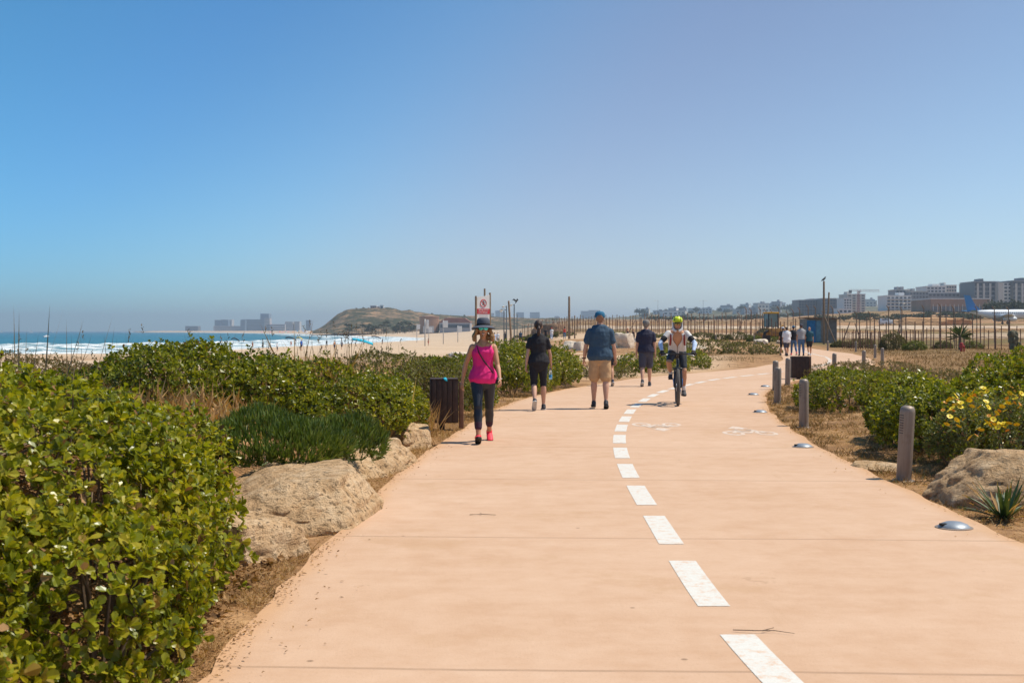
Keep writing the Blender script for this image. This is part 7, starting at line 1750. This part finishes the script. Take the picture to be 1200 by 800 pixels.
mb.build('jib', M_crane, cr_); mb = MB(); mb.box((-8, 0, ht + 3), (2.4, 1.2, 2.4)); mb.build('counterweight', M_slate, cr_); mb = MB(); mb.box((1.0, -.8, ht + 3.2), (1.5, 1.5, 1.8)); mb.build('cab', M_wall4, cr_)
cr_.rotation_euler = (0, 0, .25)
# far town on the inland hills: one small house of each kind, copied
ht_ = {}
for i in range(120):
    px = 752 + (r_.random() ** .8) * 250 if i < 84 else r_.uniform(1005, 1240); Y = r_.uniform(2050, 2290) if px < 1005 else r_.uniform(2150, 2290)
    x = gx(px, Y); kind = r_.choice(['white', 'white', 'cream', 'grey'])
    topz = inland_h(px); z = topz - 6 - r_.uniform(0, 10)
    if kind not in ht_:
        t = thing('town_house', kind + ' box house in the hazy town on the inland hills', 'house', (0, 0, 0), 0, kind + ' houses of the hazy town'); mb = MB(); mb.box((0, 0, 4), (11, 10, 12)); mb.build('wall', {'white': M_wall4, 'cream': M_wall, 'grey': M_wall2}[kind], t)
        mb = MB(); mb.box((0, 0, 10.3), (11.4, 10.4, .6)); mb.box((2, 1, 11.4), (3, 3, 2)); mb.build('roof', M_wall2, t)
        for zz in (2.4, 6.6):
            for xx in (-3.4, 0, 3.4): mb = MB(); mb.box((xx, -5.02, zz), (1.9, .2, 2.0)); mb.build('window', M_win, t)
        ht_[kind] = t
    else: t = copy_tree(ht_[kind])
    s_ = r_.uniform(.8, 1.5); t.location = (x, Y, z); t.scale = (s_ * r_.uniform(.9, 1.8), s_, s_ * r_.uniform(.8, 1.35)); t.rotation_euler = (0, 0, r_.uniform(-.5, .5))
for i in range(110):
    px = r_.uniform(745, 1240); Y = r_.uniform(2000, 2290); c = copy_tree(th_); c['label'] = 'dark tree among the houses of the hazy town'; c['group'] = 'trees of the hazy town'; h = r_.uniform(6, 13); c.location = (gx(px, Y), Y, inland_h(px) - r_.uniform(5, 16)); c.scale = (h / 8 * r_.uniform(1.2, 2.6), h / 8, h / 8); c.rotation_euler = (0, 0, r_.uniform(0, 6))
# aircraft on the apron
Y = 470; xt, xn = gx(1133, Y), gx(1133, Y) + 31; zg = tz(gx(1165, Y), Y); Ym = Y
ac = thing('airliner', 'white airliner with a blue tail parked on the airfield', 'airplane', (xt, Ym, zg), .0)
M_pw = mat('aircraft_white', (.74, .75, .77), .35, var=.03, bump=0); M_pb = mat('aircraft_blue', (.01, .20, .47), .35, var=.06, bump=0)
cz = 3.9; mb = MB(); mb.loft([(1.0, 0, cz + .9), (5, 0, cz + .5), (9, 0, cz), (24, 0, cz), (28, 0, cz - .1), (30.5, 0, cz - .4), (31.6, 0, cz - .6)], [.25, 1.15, 1.85, 1.9, 1.7, 1.0, .3], (0, 1, 0), 20); fu = mb.build('fuselage', M_pw, ac, True)
for k in range(20): mb = MB(); mb.box((9.5 + k * .85, -1.85, cz + .55), (.34, .12, .45), bev=.03); mb.build('window', M_win, fu)
mb = MB(); mb.prism([(0.2, cz + .8), (5.6, cz + 1.6), (3.4, cz + 3.4), (1.2, cz + 7.4), (-1.2, cz + 7.6)], .4, Matrix.Translation((0, .2, 0)) @ Matrix.Rotation(math.pi / 2, 4, 'X')); mb.build('tail_fin', M_pb, ac, False)
for sy in (-1, 1):
    mb = MB(); mb.add([(1.0, sy * .6, cz + 1.0), (4.4, sy * .9, cz + 1.0), (1.6, sy * 5.6, cz + 1.5), (-.2, sy * 5.6, cz + 1.5), (1.0, sy * .6, cz + 1.25), (4.4, sy * .9, cz + 1.25), (1.6, sy * 5.6, cz + 1.6), (-.2, sy * 5.6, cz + 1.6)], [(0, 1, 2, 3), (4, 7, 6, 5), (0, 4, 5, 1), (1, 5, 6, 2), (2, 6, 7, 3), (3, 7, 4, 0)]); mb.build('tailplane', M_pb, ac, False)
    mb = MB(); mb.add([(12.5, sy * 1.4, cz - 1.1), (18.5, sy * 1.4, cz - 1.0), (12, sy * 14, cz - .2), (10, sy * 14, cz - .2), (12.5, sy * 1.4, cz - .6), (18.5, sy * 1.4, cz - .5), (12, sy * 14, cz), (10, sy * 14, cz)], [(0, 1, 2, 3), (4, 7, 6, 5), (0, 4, 5, 1), (1, 5, 6, 2), (2, 6, 7, 3), (3, 7, 4, 0)]); mb.build('wing', M_pw, ac, False)
    mb = MB(); mb.loft([(12.6, sy * 4.9, cz - 1.9), (14.5, sy * 4.9, cz - 1.9), (17.0, sy * 4.9, cz - 1.9)], [.6, .95, .85], (0, 1, 0), 16); mb.build('engine', M_pw, ac, True)
    mb = MB(); mb.torus((15, sy * 2.4, .55), .33, .2, 'Y', 16, 8); mb.rod((15, sy * 2.4, .5), (15, sy * 2.4, cz - 1.2), .14); mb.build('landing_gear', M_rubber, ac, True)
mb = MB(); mb.torus((27, 0, .45), .28, .17, 'Y', 16, 8); mb.rod((27, 0, .4), (27, 0, cz - 1.2), .12); mb.build('landing_gear', M_rubber, ac, True)
ac.location.z = zg
t = thing('van', 'small white van on the airfield seen through the fence', 'van', (gx(1038, 420), 420, tz(gx(1038, 420), 420)), .1); mb = MB(); mb.box((0, 0, 1.1), (4.6, 1.9, 1.4), bev=.2); mb.box((-.4, 0, 1.9), (3.2, 1.7, .8), bev=.2); mb.build('body', M_pw, t)
for xx in (-1.4, 1.4):
    for sy in (-.85, .85): mb = MB(); mb.torus((xx, sy, .34), .24, .12, 'Y', 16, 8); mb.build('wheel', M_rubber, t, True)
mb = MB(); mb.box((-.4, -.88, 1.95), (2.6, .05, .5), bev=.02); mb.build('side_window', M_win, t)
# orange earth bank on the airfield
o = rock('earth_bank', 'long bank of orange earth left of the aircraft', gx(1095, 430), 430, (14, 5, 2.6), 0, 90, None, 5, .6, 3, .6, mat('orange_earth', (.50, .27, .12), .95, var=.2, scale=.4, bump=.5, bscale=2, dist=.2)); o['category'] = 'earth bank'
o = rock('earth_bank', 'dark heap of soil by the fence left of the plain dark pole', gx(649, 230), 230, (4.2, 3, 2.0), 0, 91, None, 5, .4, 3, .6, mat('dark_earth', (.20, .12, .07), .95, var=.2, scale=.4, bump=.5, bscale=2, dist=.2)); o['category'] = 'earth bank'
